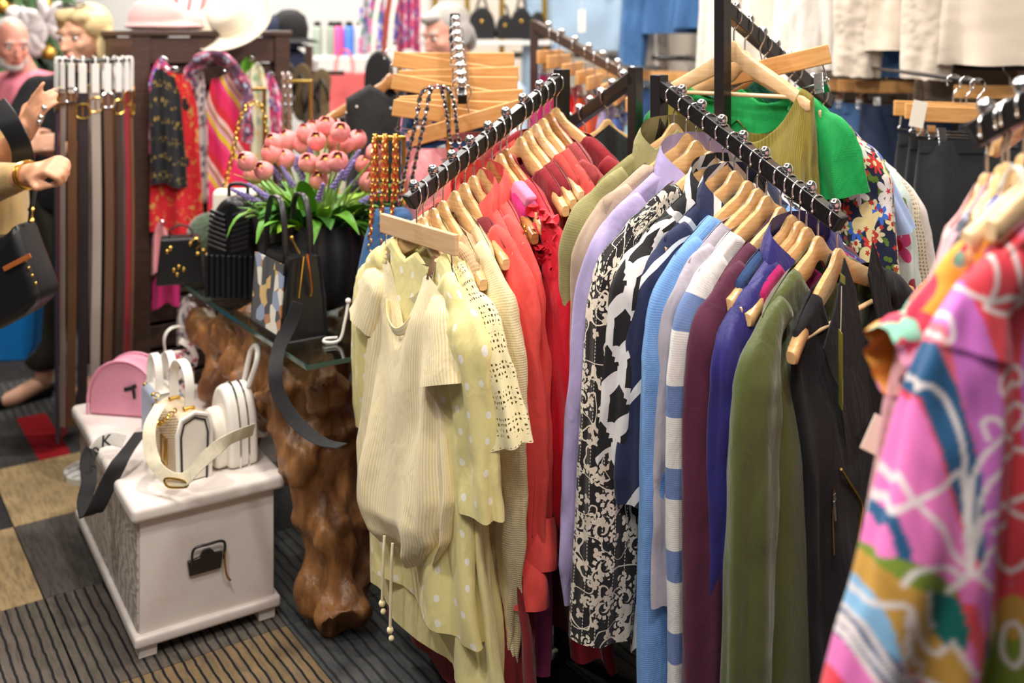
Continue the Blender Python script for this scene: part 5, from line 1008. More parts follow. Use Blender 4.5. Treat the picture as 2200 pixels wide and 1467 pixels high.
# ------------------------------------------------------------------ right wall: upper and lower rows
mat('fur_cream', '#cdbfae', 1.0, sheen=.6); cl('lace_cream', '#e6ddd0'); cl('taupe_dark', '#8d7a6a'); cl('white_denim', '#ded8d0', weave=1100); cl('charcoal_trousers', '#232629'); cl('jeans', '#35557f', weave=1100); cl('jeans_dark', '#1e2a44', weave=1100)
WB = Vector((1.60, 3.62, 0)); ZU, ZL = 2.12, 1.455
RWU = Rail(WB + PX * -1.2 + Vector((0, 0, ZU)), WB + PX * 2.8 + Vector((0, 0, ZU)), 0); RWL = Rail(WB + PX * -1.2 + Vector((0, 0, ZL)), WB + PX * 2.8 + Vector((0, 0, ZL)), 0)
for r, nm in ((RWU, 'upper'), (RWL, 'lower')):
    o = thing('wall_rail', f'{nm} black hanging rail along the right wall', 'rail', r.p0); d = r.p1 - r.p0; b = MB(); b.tube([(0, 0, -.014), tuple(d + Vector((0, 0, -.014)))], .013, 10); b.build('bar', 'black_metal', o)
    for k in range(6): b = MB(); q = d * (k / 5) + Vector((0, 0, -.03)); b.beam(q, q + QX * .26, .02, .02); b.build('bracket', 'black_metal', o)
def wt(u): k = (u - 1100) / FPX; s = (WB.x - k * WB.y) / (-PX.x + k * PX.y); return (s + 1.2) / 4.0
def onwall(u, hemv, what, label, m, cat, Wd=.46, yaw=0.0, rail=RWU, sl=None, name='jacket', T=.08, amp=.012, push=0.0, **k):
    t = wt(u); p = rail.at(t); hem = CAMH - (hemv - HOR) / FPX * p.y; L = p.z + TOP - DROP - hem
    face = math.radians(-22 + yaw) - rail.rz
    return garment(rail, t, what, label, m, cat, yaw=math.degrees(face), body=dict(Wd=Wd, L=max(L, .3), T=T, amp=amp, ns=56, nr=30), sleeves=sl, name=name, **k)
S_ = lambda L, r0=.075, r1=.06, out=.05, **k: dict(L=L, r0=r0, r1=r1, out=out, ry=.7, **k)
def furry(o):
    for c in o.children:
        me = c.data; n_ = len(me.vertices); co = np.zeros(n_ * 3); me.vertices.foreach_get('co', co); co = co.reshape(-1, 3); d = np.array([noise.noise((a * 90, b * 90, z * 60)) for a, b, z in co]) * .006; co[:, 1] += d; co[:, 2] += d; me.vertices.foreach_set('co', co.ravel()); me.update()
furry(onwall(2015, 108, 'left cream fur jacket', 'cream fur jacket hanging on the right wall, the left of the two', 'fur_cream', 'jacket', .5, T=.16, sl=S_(.5, .09, .085, .02), name='fur_jacket'))
furry(onwall(2180, 140, 'right cream fur jacket', 'cream fur jacket hanging on the right wall, the right of the two', 'fur_cream', 'jacket', .5, T=.16, sl=S_(.5, .09, .085, .02), name='fur_jacket'))
onwall(1922, 165, 'bright blue shirt', 'bright blue shirt peeking out beside the cream fur jacket', 'denim_mid', 'shirt', .34, yaw=-30, name='shirt')
onwall(1870, 150, 'white denim jacket', 'white denim jacket with buttoned cuffs on the right wall', 'white_denim', 'jacket', .42, sl=S_(.68, .06, .05, .04), name='jacket')
onwall(1775, 185, 'cream lace dress', 'cream lace dress beside the white denim jacket', 'white_embroid', 'dress', .4, name='dress')
onwall(1690, 175, 'cream pleated dress', 'cream pleated dress left of the lace dress', 'lace_cream', 'dress', .46, amp=.02, sl=S_(.6), name='dress')
onwall(1610, 190, 'ivory knit dress', 'ivory knit dress behind the tall arm', 'white_embroid', 'dress', .44, name='dress')
onwall(1480, 72, 'mid-blue denim jacket', 'mid-blue denim jacket on the wall behind the tall post', 'denim_mid', 'jacket', .46, sl=S_(.5, .07, .06, .03), name='denim_jacket')
onwall(1545, 60, 'washed denim jacket', 'washed blue denim jacket right of the tall post', 'denim_mid', 'jacket', .42, name='denim_jacket')
onwall(1385, 140, 'cream lace blouse', 'cream lace strip of a blouse between the two denim jackets', 'white_embroid', 'blouse', .2, yaw=-10, name='blouse')
o = onwall(1262, 108, 'light-wash denim jacket', 'light-wash denim jacket with a cream price tag', 'denim_light', 'jacket', .5, sl=S_(.66, .075, .06, .05), name='denim_jacket')
p = W(1250, 45, 4.95); tg = thing('price_tag', 'cream price tag on the light-wash denim jacket', 'price tag', p, -.2); b = MB(); b.box((0, 0, 0), (.035, .002, .11)); b.build('card', 'paper', tg); b = MB(); b.tube([(0, 0, .05), (0, 0, .14)], .001, 5); b.build('string', 'paper', tg)
# lower row on clip hangers
def trousers(u, what, label, m, rail=RWL, L=.75, yaw=0.0, Wd=.34, kind='clip_wood', roll=0.0, t=None, name='trousers', cat='trousers'):
    t = wt(u) if t is None else t; p = rail.at(t); rz = rail.yaw(t) + math.radians(yaw); clip_hanger(p, rz, f'wooden clip hanger holding the {what}', math.radians(roll), kind)
    o = thing(name, label, cat, p, rz); r = np.linspace(0, 1, 22); s = np.linspace(0, 2 * np.pi, 44, endpoint=False); c, sn = np.cos(s), np.sin(s); w = interp(r, [(0, Wd * .46), (.25, Wd * .5), (1, Wd * .46)]); tt = interp(r, [(0, .012), (.3, .045), (1, .05)])
    P = np.stack([w[:, None] * np.sign(c) * np.abs(c) ** .6 * (1 + .03 * np.sin(9 * r)[:, None]), tt[:, None] * sn * (1 + .35 * np.cos(6 * s)), -.172 - L * r[:, None] + 0 * s], 2); b = MB(); b.loft(wrinkle(P, .012, 9, u * .1)); b.build('legs', m, o, 180)
    b = MB(); b.loft(np.stack([np.stack([Wd * .47 * np.sign(c) * np.abs(c) ** .6, .016 * sn, np.full(44, z)], 1) for z in (-.168, -.185, -.205)])); b.build('waistband', m, o, 180)
for u, m, nm in ((1640, 'jeans_dark', 'indigo jeans'), (1720, 'jeans', 'blue jeans behind the green top'), (1800, 'jeans_dark', 'dark jeans above the floral dress'), (1860, 'jeans', 'faded blue jeans'), (1905, 'jeans', 'mid-blue jeans'), (1945, 'jeans_dark', 'navy jeans'), (1480, 'jeans', 'jeans below the denim jacket'), (1420, 'denim_dark', 'dark blue jeans behind the middle post'), (1540, 'charcoal_trousers', 'black trousers behind the tall post'), (1330, 'charcoal_trousers', 'black trousers below the light denim jacket'), (2170, 'charcoal_trousers', 'black trousers at the right edge')):
    trousers(u, nm, nm + ' hanging in the lower row on the right wall', m, yaw=40)
# charcoal trousers nearer, with a paper tag
RT = Rail(W(2090, 165, 2.95), W(2190, 150, 3.0), 0); 
b = MB(); o = thing('trouser_rail', 'short chrome arm carrying the charcoal trousers', 'rail', RT.p0); b.tube([(0, .9, .0), (0, -.06, -.012)], .007, 8); b.build('bar', 'black_metal', o)
RT1 = Rail(RT.p0 + Vector((0, .3, .0)), RT.p0 + Vector((0, -.05, -.01)), math.pi / 2)
for t, nm in ((.95, 'front'), (.75, 'second'), (.5, 'third')): trousers(0, f'{nm} charcoal trousers', f'charcoal trousers on a clip hanger at the right, {nm} from the camera' if nm != 'front' else 'charcoal trousers on the clip hanger with a paper tag', 'charcoal_trousers', RT1, .7, 0, .36, t=t, roll=2)
tg = thing('paper_tag', 'cream paper tag on the charcoal trousers', 'price tag', W(1973, 245, 2.88), .0); b = MB(); b.box((0, 0, 0), (.04, .001, .075), Matrix.Rotation(.2, 3, 'Y')); b.build('card', 'paper', tg)
onwall(2090, 200, 'taupe jacket', 'taupe jacket under the right fur jacket', 'taupe_dark', 'jacket', .4, T=.03, rail=Rail(RWU.p0 + Vector((.04, .03, -.3)), RWU.p1 + Vector((.04, .03, -.3)), 0), name='jacket')

# ------------------------------------------------------------------ skirt rack behind the middle rack
re = thing('clothing_rack', 'brown skirt rack behind the middle rack with pink and orange skirts', 'clothing rack'); RE = Rail(W(1165, 52, 3.75), W(1360, 158, 3.42), math.pi / 2)
rack_arm(re, RE.at(-.1) - ZA, RE.at(1.03) - ZA, arm_pts(RE, .08, 1, 7), 'brown_metal'); q = RE.at(-.1); b = MB(); b.box((q.x, q.y, q.z / 2), (.03, .03, q.z), bev=.002); b.build('post', 'brown_metal', re); b = MB(); b.beam((q.x - .3, q.y, .02), (q.x + .3, q.y, .02), .03, .03); b.build('base_bar', 'brown_metal', re)
for k, (t, m, nm) in enumerate(((.1, 'magenta', 'magenta skirt'), (.2, 'magenta', 'cerise skirt'), (.36, 'red_satin', 'red skirt'), (.5, 'orange', 'orange skirt'), (.6, 'orange', 'tangerine skirt'), (.74, 'lavender', 'lavender skirt'), (.86, 'blue_skirt', 'blue skirt'), (.97, 'blue_red_print', 'printed skirt'))):
    trousers(k, nm, nm + ' on the rack behind the middle rack', m, RE, .52, 32 + k, .3, 'clip_wood', t=t, name='skirt', cat='skirt')
# ------------------------------------------------------------------ clip-hanger arm pointing at the camera
RK = Rail(W(993, 196, 2.80), W(979, 45, 3.15), -math.pi / 2); rc = thing('clothing_rack', 'rack whose chrome arm points at the camera, loaded with clip hangers', 'clothing rack')
rack_arm(rc, RK.at(1.12) - ZA, RK.at(-.02) - ZA, arm_pts(RK, .04, .96, 9), 'chrome', .024, .028); q = RK.at(1.12); b = MB(); b.box((q.x, q.y, q.z / 2), (.03, .03, q.z), bev=.002); b.build('post', 'black_metal', rc); b = MB(); b.beam((q.x - .25, q.y, .02), (q.x + .25, q.y, .02), .03, .03); b.build('base_bar', 'black_metal', rc)
for k, (t, roll, m, nm) in enumerate(((.06, -16, 'pink_satin', 'pale pink shorts'), (.14, 8, 'denim_dark', 'dark denim shorts'), (.24, 2, 'pink_satin', 'blush trousers'), (.34, -3, 'jeans', 'cropped blue jeans'), (.45, 10, 'denim_dark', 'navy jeans on the chrome arm'), (.56, 1, 'jeans', 'washed jeans on the chrome arm'), (.67, -2, 'pink_light', 'rose trousers'), (.78, 9, 'jeans_dark', 'indigo shorts'), (.9, 0, 'denim_dark', 'rearmost denim on the chrome arm'))):
    trousers(k * 7, nm, nm + ' clipped to the chrome arm', m, RK, .34, -4 + (k * 5) % 9, .33, 'clip_wood', roll, t=t, name='shorts')

# ------------------------------------------------------------------ far background
mat('shelf_white', '#efedea', .6)
def block(name, label, cat, m, u0, u1, v0, v1, d, dep=.12, bev=.01, rz=0.0): 
    a = W(u0, v1, d); c = W(u1, v0, d); o = tag((lambda b: b.build(name, m))(MB().box((0, 0, (c.z - a.z) / 2), (c.x - a.x, dep, c.z - a.z), bev=bev)), label, cat); o.location = ((a.x + c.x) / 2, d, a.z); o.rotation_euler.z = rz; return o
# white shelf unit with bottles
d = 6.0; a = W(655, 122, d); c = W(850, 122, d); o = thing('shelf_unit', 'white shelf unit with drinking bottles against the back wall', 'shelf', (a.x, d, 0)); wd = c.x - a.x
for z in (a.z - .012, 1.0, .55, .06): b = MB(); b.box((wd / 2, .15, z), (wd, .36, .03), bev=.004); b.build('shelf', 'shelf_white', o)
for x in (0, wd): b = MB(); b.box((x, .15, .76), (.03, .36, 1.52), bev=.004); b.build('side', 'shelf_white', o)
def bottle(u, col, w=.06, h=.19, lbl=''):
    m = mat('bottle_' + col[1:], col, .4); p = W(u, 117, 6.02); o = thing('bottle', lbl, 'bottle', (p.x, p.y, a.z + .004), group='bottles on the white shelf'); b = MB(); b.lathe([(w / 2, 0), (w / 2, h * .8), (w / 2 * .8, h * .86), (w * .3, h * .88)], 18); b.build('body', m, o); b = MB(); b.lathe([(w * .36, h * .86), (w * .36, h), (w * .2, h * 1.02)], 14); b.build('cap', 'rubber_black', o)
for u, c_, l_ in ((682, '#9aa596', 'sage green drinking bottle at the left end of the white shelf'), (712, '#8f9a8b', 'darker sage drinking bottle second on the white shelf'), (728, '#f0559a', 'hot pink drinking bottle on the white shelf'), (750, '#4f7fe0', 'blue drinking bottle on the white shelf'), (776, '#b9bdbc', 'silver grey tumbler right of the blue bottle'), (800, '#c4c6c4', 'pale grey tumbler at the right end of the shelf')): bottle(u, c_, .07 if u > 760 else .06, .2, l_)
# coral tote hanging
d = 4.9; p = W(740, 190, d); mat('coral_tote', '#ee6f70', .55); o = thing('tote_bag', 'coral tote bag hanging behind the tulips', 'handbag', (p.x, d, p.z))
b = MB(); b.prism([(-.09, -.13), (-.125, .08), (.125, .08), (.1, -.13)], .09, bev=.012); b.build('body', 'coral_tote', o, 60)
for y in (-.035, .035): b = MB(); b.ribbon(smooth_path([(-.045, y, .06), (-.035, y, .14), (0, y, .19), (.035, y, .14), (.045, y, .06)], 20), .022, .004, (0, 1, 0)); b.build('handle', 'coral_tote', o)
b = MB(); b.box((0, 0, -.15), (.3, .3, .03), bev=.004); b.box((0, 0, -.16 - (p.z - .16) / 2), (.12, .12, p.z - .16)); tag(b.build('display_riser', 'shelf_white'), 'white display riser under the coral tote', 'display stand').location = (p.x, d, p.z)
# sandals on a peg panel
mat('sandal_olive', '#6d5b3f', .8); mat('sandal_dark', '#4b3f33', .8); d = 4.55; p = W(660, 160, d)
o = thing('sandal_rack', 'dark pole rack with flip-flops behind the display unit', 'rack', (p.x, d + .04, 0)); b = MB(); b.box((0, 0, .75), (.03, .03, 1.5)); b.build('pole', 'dark_wood', o); b = MB(); b.box((0, 0, .02), (.3, .3, .03)); b.build('base', 'dark_wood', o); b = MB(); b.beam((-.14, -.01, 1.38), (.16, -.01, 1.38), .02, .02); b.build('peg_bar', 'dark_wood', o)
for k, (u, v, m, l_) in enumerate(((614, 195, 'sandal_dark', 'dark brown flip-flop at the left of the sandal rack'), (648, 200, 'sandal_olive', 'olive brown flip-flop in the middle of the sandal rack'), (690, 210, 'sandal_olive', 'large olive flip-flop beside the coral tote'), (668, 235, 'sandal_dark', 'dark flip-flop below the olive ones'))):
    q = W(u, v, d - .03 - .02 * k); t_ = thing('flip_flop', l_, 'sandal', q, .2 * (k - 1)); pts = smooth_path([(0, 0, .13), (.042, 0, .09), (.036, 0, 0), (.034, 0, -.09), (0, 0, -.125), (-.034, 0, -.09), (-.03, 0, 0), (-.04, 0, .08)], 30, True); b = MB(); b.prism([(x, z) for x, _, z in pts], .018, bev=.004); b.build('sole', m, t_)
    b = MB(); b.tube(smooth_path([(-.034, -.012, -.01), (-.02, -.035, .04), (0, -.02, .085)], 10), .006, 6); b.tube(smooth_path([(.034, -.012, -.01), (.02, -.035, .04), (0, -.02, .085)], 10), .006, 6); b.build('strap', 'black_leather', t_)
# black hats on a stand
mat('hat_navy', '#1f2740', .9); mat('hat_black', '#19191c', .9); p = W(612, 90, 5.2); o = thing('hat_stand', 'black hat stand behind the display unit', 'stand', (p.x, 5.2, 0)); b = MB(); b.tube([(0, 0, 0), (0, 0, 1.66)], .014, 10); b.build('pole', 'black_metal', o); b = MB(); b.lathe([(.16, 0), (.16, .015), (.02, .03)], 24); b.build('base', 'black_metal', o)
for k, (u, v, m, l_) in enumerate(((603, 70, 'hat_navy', 'navy cap on the hat stand'), (622, 60, 'hat_black', 'black cap at the top of the hat stand'), (620, 140, 'hat_navy', 'navy sun hat low on the hat stand'))):
    q = W(u, v, 5.15); t_ = thing('cap', l_, 'hat', q, .6 * k); b = MB(); b.lathe([(.09, -.05), (.095, 0), (.08, .06), (.04, .09), (.005, .095)], 20); b.build('crown', m, t_); b = MB(); b.lathe([(.088, -.05), (.13, -.06), (.15, -.075), (.13, -.064)], 24, cap=False); b.build('brim', m, t_)
# hanging colourful scarves, bag straps, gold rack with black bags
def panel(name, label, cat, u, v0, v1, wpx, d, m, rz=0.0, folds=4, amp=.018, taper=1.0, skew=0.0, seed=1):
    a = W(u, v0, d); z1 = W(u, v1, d).z; w = wpx * d / FPX; L = a.z - z1; r = np.linspace(0, 1, 24); x = np.linspace(-.5, .5, 26)
    X = w * x[None] * interp(r, [(0, .55), (.2, .9), (1, taper)])[:, None] + skew * r[:, None]; Y = amp * np.sin(folds * 6.28 * x + seed)[None] * (.5 + .6 * r[:, None]); Z = -L * r[:, None] - .03 * np.abs(x) * (1 - r[:, None]) + .012 * np.sin(5 * x + seed)
    P = wrinkle(np.stack([X, Y, Z], 2), .012, 10, seed); o = thing(name, label, cat, a, rz); b = MB(); b.loft(P, closed=False); b.loft((P + np.array([0, .006, 0]))[:, ::-1], closed=False); b.build('cloth', m, o, 180); b = MB(); b.tube(smooth_path([(-.02, .03, -.005), (0, .0, .012), (.02, .0, 0), (0, -.012, -.006)], 14), .0025, 6); b.build('hook', 'chrome', o); return o
for k, (u, v1, w, l_) in enumerate(((800, 110, 60, 'multicoloured scarf hanging left of the gold rack'), (835, 90, 50, 'violet and pink scarf beside the multicoloured scarf'), (880, 110, 50, 'pink patterned scarf in front of the gold rack'))): panel('scarf', l_, 'scarf', u, -40, v1, w, 5.3, ['colour_blur', 'colour_blur', 'paisley_pink'][k], 0, 3, .03, seed=k)
d = 5.4; p = W(852, 0, d); o = thing('gold_shelf_rack', 'gold metal shelf rack with black bags at the back', 'shelf', (p.x, d, 0)); 
for u in (858, 935, 1004, 1078, 1170): x = W(u, 0, d).x - p.x; b = MB(); b.box((x, 0, 1.0), (.028, .028, 2.0), bev=.003); b.build('post', 'gold', o)
for z in (W(0, 92, d).z, 1.05, .5, 1.95): b = MB(); b.box((.4, .1, z), (.84, .3, .025), bev=.003); b.build('shelf', 'shelf_white' if z < 1.9 else 'gold', o)
for u, w, h, l_ in ((1035, 60, 70, 'large black bag at the left of the gold rack shelf'), (1085, 40, 55, 'black bag in the middle of the gold rack shelf'), (1120, 50, 70, 'tall black bag right of the middle on the gold rack shelf'), (1155, 40, 60, 'black bag at the right end of the gold rack shelf'), (985, 40, 45, 'small black pouch behind the grey-haired man')):
    q = W(u, 88, d); t_ = thing('shelf_bag', l_, 'handbag', (q.x, d + .03, q.z + .008)); s_ = d / FPX; b = MB(); b.prism(dome(w * s_, h * s_, .1), .1, bev=.012); b.build('body', 'black_leather', t_, 60); b = MB(); b.tube(smooth_path([(-w * s_ * .25, 0, h * s_ * .8), (0, 0, h * s_ * 1.35), (w * s_ * .25, 0, h * s_ * .8)], 14), .007, 6); b.build('handle', 'black_leather', t_); b = MB(); b.ball((0, -.055, h * s_ * .55), .012, 8); b.build('clasp', 'gold', t_)
# small side arm with gold-tagged items and a studded black garment
rm = thing('clothing_rack', 'small brown arm with chrome balls behind the tulips', 'clothing rack'); RM = Rail(W(838, 175, 4.0), W(738, 246, 3.82), math.pi / 2); rack_arm(rm, RM.at(-.2) - ZA, RM.at(1.03) - ZA, arm_pts(RM, .1, 1, 4), 'brown_metal', .02, .024); q = RM.at(-.2); b = MB(); b.box((q.x, q.y, q.z / 2), (.03, .03, q.z), bev=.002); b.build('post', 'brown_metal', rm); b = MB(); b.beam((q.x - .2, q.y, .02), (q.x + .2, q.y, .02), .03, .03); b.build('base_bar', 'brown_metal', rm)
for t, m, nm in ((.3, 'cream_cloth', 'cream top'), (.55, 'grey_print', 'grey printed top'), (.8, 'cream_print', 'cream printed top')): garment(RM, t, nm + ' on the small brown arm', nm + ' hanging on the small brown arm behind the tulips', m, 'top', body=dict(Wd=.34, L=.5, T=.05, ns=40, nr=24), name='top')
o = thing('studded_jacket', 'black garment with small pearl studs beside the clip hangers', 'jacket', W(838, 110, 3.45), .3); g = body_rings(Wd=.3, L=.6, T=.07, ns=44, nr=26, seed=8, neck=.05); b = MB(); b.loft(g); bo = b.build('body', 'black_top', o, 180); b = MB(); rr = random.Random(5)
for k in range(28): i = rr.randrange(3, 26); j = rr.randrange(22, 44); b.ball(tuple(g[i, j] + np.array([0, -.002, 0])), .0045, 6)
b.build('pearl_studs', 'paper', bo)
hanger(W(838, 110, 3.45), .3, 'wooden hanger carrying the studded black garment', 'hanger_wood_dark')
o = thing('strap_bag', 'dark shoulder bag with white and tan straps left of the studded garment', 'handbag', W(815, 190, 4.6)); b = MB(); b.prism(dome(.13, .17, .08), .07, bev=.012); b.build('body', 'black_leather', o, 60)
for x, m in ((-.03, 'white_leather'), (.02, 'rust'), (.045, 'white_leather')): b = MB(); b.ribbon(smooth_path([(x, 0, .14), (x + .01, 0, .3), (x + .03, 0, .42)], 12), .022, .004, (1, 0, 0)); b.build('strap', m, o)

# ------------------------------------------------------------------ hats and scarves on the display unit
def fd(u, off=.06):                            # depth of the front of the display unit at photo column u
    k = (u - 1100) / FPX; b = GO - PX * off; s = (k * b.y - b.x) / (QX.x - k * QX.y); return b.y + QX.y * s
HT = GH + .018
mat('hat_pink', '#dcb0ad', 1.0, sheen=.5); mat('hat_cream', '#e7dcc6', .95, sheen=.3)
p = W(352, 70, 4.1); o = thing('fluffy_hat', 'pink fluffy hat lying on the display unit', 'hat', (p.x, p.y, HT), GA); b = MB(); b.ball((-.03, 0, .05), (.11, .1, .085), 20); b.ball((.01, 0, .016), (.165, .12, .02), 24); b.ball((.09, .0, .035), (.08, .07, .045), 16); organic('felt', b, .008, 'hat_pink', o, 3)
p = W(520, 70, 4.22); o = thing('felt_hat', 'cream felt hat tilted over the edge of the display unit', 'hat', (p.x - .01, p.y - .12, HT + .03), 0); o.rotation_euler = (.75, -.55, .25)
b = MB(); b.lathe([(.075, 0), (.08, .02), (.075, .08), (.05, .105), (.02, .09), (.004, .085)], 28); b.build('crown', 'hat_cream', o, 80)
a = np.linspace(0, 2 * np.pi, 48, endpoint=False); b = MB(); b.loft(np.stack([np.stack([r_ * 1.05 * np.cos(a), r_ * np.sin(a), z_ + .012 * np.sin(2 * a) * (r_ / .16)], 1) for r_, z_ in ((.072, .004), (.11, -.002), (.15, .004), (.165, .016), (.163, .02), (.148, .008), (.11, .003), (.074, .009))])); b.build('brim', 'hat_cream', o, 80); b = MB(); b.lathe([(.0775, .004), (.0825, .006), (.0825, .026), (.078, .028)], 28, cap=False); b.build('band', 'hat_cream', o)
n = N('scarf_red_gold'); uv = n.uv(); f = n.step(n.noise(uv, 26, 4, .7), .56, .6); c = n.mix(f, '#cf1f2a', '#c99a4e'); c = n.mix(n.step(n.noise(n.vm('ADD', uv, (4, 2, 0)), 14, 2), .66, .68), c, '#1d1c1f'); n.base(c); reg(n, .7)
n = N('scarf_black_gold'); uv = n.uv(); s = n.sep(uv); f = n.math('MULTIPLY', n.math('GREATER_THAN', n.noise(n.vm('MULTIPLY', uv, (60, 40, 1)), 1.4, 2), .6), n.math('GREATER_THAN', n.math('SINE', n.math('MULTIPLY', s[1], 90.0)), .2)); n.base(n.mix(f, '#1b1b20', '#b99a48')); reg(n, .7)
n = N('scarf_pink_yellow'); uv = n.uv(); s = n.sep(uv); w = n.math('FRACT', n.math('ADD', n.math('MULTIPLY', s[1], 4.2), n.math('MULTIPLY', s[0], 5.5))); n.base(n.ramp(w, [(0, '#e02a62'), (.3, '#e8447e'), (.42, '#e2c22a'), (.54, '#e2a0c0'), (.62, '#a8764a'), (.7, '#f0c9c4'), (.8, '#dc2f3c')], 'CONSTANT')); reg(n, .7)
SCF = [('pink paisley scarf at the left post of the display unit', 348, 128, 330, 60, 'paisley_pink', .0), ('black scarf with gold lettering hanging by the left post', 352, 150, 400, 72, 'scarf_black_gold', .02), ('red and gold baroque scarf under the black one', 372, 150, 500, 105, 'scarf_red_gold', .015), ('grey printed narrow scarf right of the red scarf', 424, 150, 440, 44, 'grey_print', .0), ('pink scarf with yellow diagonal bands', 482, 158, 470, 96, 'scarf_pink_yellow', .03), ('cream and sage printed scarf beside the pink one', 548, 140, 420, 62, 'cream_print', .01), ('magenta edged scarf at the right post', 578, 160, 300, 50, 'paisley_pink', .02), ('green scarf knotted behind the cream scarf', 535, 126, 170, 50, 'leaf_green', .0)]
for k, (l_, u, v0, v1, w, m, sk) in enumerate(SCF): panel('scarf', l_, 'scarf', u, v0, v1, w, fd(u, (.05, .10, .075, .06, .09, .06, .05, .05)[k]), m, GA * .5, 2, .014, 1.05, sk, seed=k + 2)
p = W(465, 150, fd(465, .12)); o = thing('knotted_scarf', 'dark floral scarf looped in a thick knot over the pink scarf', 'scarf', p); b = MB(); b.loft(wrinkle(tube_rings(smooth_path([(-.1, 0, -.07), (-.085, -.01, .0), (-.02, -.02, .05), (.05, -.01, .03), (.1, 0, -.05), (.12, 0, -.15), (.12, 0, -.28)], 50), np.interp(np.linspace(0, 1, 50), [0, .3, .7, 1], [.02, .04, .045, .03]), 24, ry=np.full(50, .02)), .03, 18, 4.0)); g = b; b.build('loop', 'floral_dark', o, 180)
for k, (u, v0, v1, w, m, l_) in enumerate(((355, 575, 660, 58, 'magenta', 'magenta scarf low on the display unit'), (345, 480, 590, 40, 'pink_satin', 'pale pink scarf above the low magenta scarf'), (405, 640, 745, 50, 'grey_print', 'grey printed scarf under the glass table edge'), (445, 660, 750, 40, 'cream_cloth', 'cream scarf under the glass table'))): panel('scarf', l_, 'scarf', u, v0, v1, w, fd(u, .08), m, .2, 2, .014, 1.0, 0, seed=k + 20)

# ------------------------------------------------------------------ belt rack
p = W(203, 135, 3.62); BR = thing('belt_rack', 'black spinner rack hung with belts beside the display unit', 'rack', (p.x, p.y, 0)); bz = p.z + .02; b = MB(); b.tube([(0, 0, .03), (0, 0, bz)], .012, 10); b.build('pole', 'black_metal', BR); b = MB(); b.lathe([(.1, 0), (.1, .02), (.03, .035)], 28); b.build('base', 'shelf_white', BR)
b = MB(); b.tube([(.12 * math.cos(a_), .12 * math.sin(a_), bz - .01) for a_ in np.linspace(0, 6.28, 30, endpoint=False)], .005, 8, closed=True); b.beam((-.12, 0, bz - .01), (.12, 0, bz - .01), .01, .01); b.beam((0, -.12, bz - .01), (0, .12, bz - .01), .01, .01); b.build('ring', 'black_metal', BR)
mat('hook_clear', '#e6e2de', .25)
bcol = [('#7a5638', 'brown'), ('#1c191a', 'black'), ('#4a3d4c', 'plum braided'), ('#8f8078', 'greige'), ('#6a4a32', 'tan'), ('#2a2226', 'dark'), ('#a2958c', 'pale grey'), ('#5e4030', 'chestnut'), ('#3b2c28', 'espresso'), ('#8e2630', 'dark red')]
rr = random.Random(8)
for k in range(20):
    an = 2 * math.pi * k / 20 + .1; col, nm = bcol[k % 10]; m = mat('belt_' + col[1:], col, .5); q = Vector((p.x + .125 * math.cos(an), p.y + .125 * math.sin(an), bz - .01)); L = rr.uniform(.98, 1.18); zo = rr.uniform(-.03, .03)
    side = ('towards the camera' if math.sin(an) < -.3 else 'at the far side' if math.sin(an) > .3 else 'at the side') + (' on the left' if math.cos(an) < -.3 else ' on the right' if math.cos(an) > .3 else ' in the middle')
    o = thing('belt', f'{nm} leather belt {side} of the spinner rack', 'belt', q, an, group='belts on the spinner rack'); b = MB(); b.ribbon(smooth_path([(0, 0, -.11), (.006, .004, -.16 - L * .4), (.0, -.004, -.16 - L)], 14), rr.choice([.026, .03, .034]), .004, (0, 1, 0)); b.build('strap', m, o)
    b = MB(); b.tube(smooth_path([(.004, -.018, -.125 - zo), (.004, .018, -.125 - zo), (.004, .018, -.165 - zo), (.004, -.018, -.165 - zo)], 16, True), .003, 6, closed=True); b.tube([(.006, 0, -.125 - zo), (.006, 0, -.165 - zo)], .002, 6); b.build('buckle', ('gold', 'brass', 'chrome')[k % 3], o)
    b = MB(); b.box((.003, 0, -.06), (.004, .024, .1), bev=.002); b.tube(smooth_path([(.003, 0, -.01), (.0, 0, .009), (-.012, 0, .008), (-.014, 0, -.01)], 10), .003, 6); b.build('plastic_hook', 'hook_clear', o)

# ------------------------------------------------------------------ decorated tree at the far left
mat('fir_green', '#3d5a34', .8); mat('ornament_white', '#ece9e8', .25); mat('ornament_gold', '#c9a04a', .3, .8)
p = W(40, 60, 6.1); o = thing('decorated_tree', 'green decorated fir tree at the far left', 'tree', (p.x, p.y, 0)); b = MB(); b.tube([(0, 0, 0), (0, 0, 2.5)], .05, 10); b.build('trunk', 'root_wood', o); rr = random.Random(3); b = MB()
for k in range(900):
    z = .35 + 2.1 * rr.random(); R_ = .78 * (1 - (z - .3) / 2.35) + .05; an = rr.random() * 6.28; L = R_ * rr.uniform(.75, 1.05); e = Vector((L * math.cos(an), L * math.sin(an), z - .12 * R_)); s_ = e * 1.0; s_ = Vector((e.x * .6, e.y * .6, z)); t_ = Vector((-math.sin(an), math.cos(an), 0)) * .035
    b.add([s_ - t_, s_ + t_, e + t_ * .3, e - t_ * .3, (s_ + e) / 2 + Vector((0, 0, .05))], [(0, 1, 4), (1, 2, 4), (2, 3, 4), (3, 0, 4)])
bo = b.build('branches', 'fir_green', o); bo['kind'] = 'stuff'
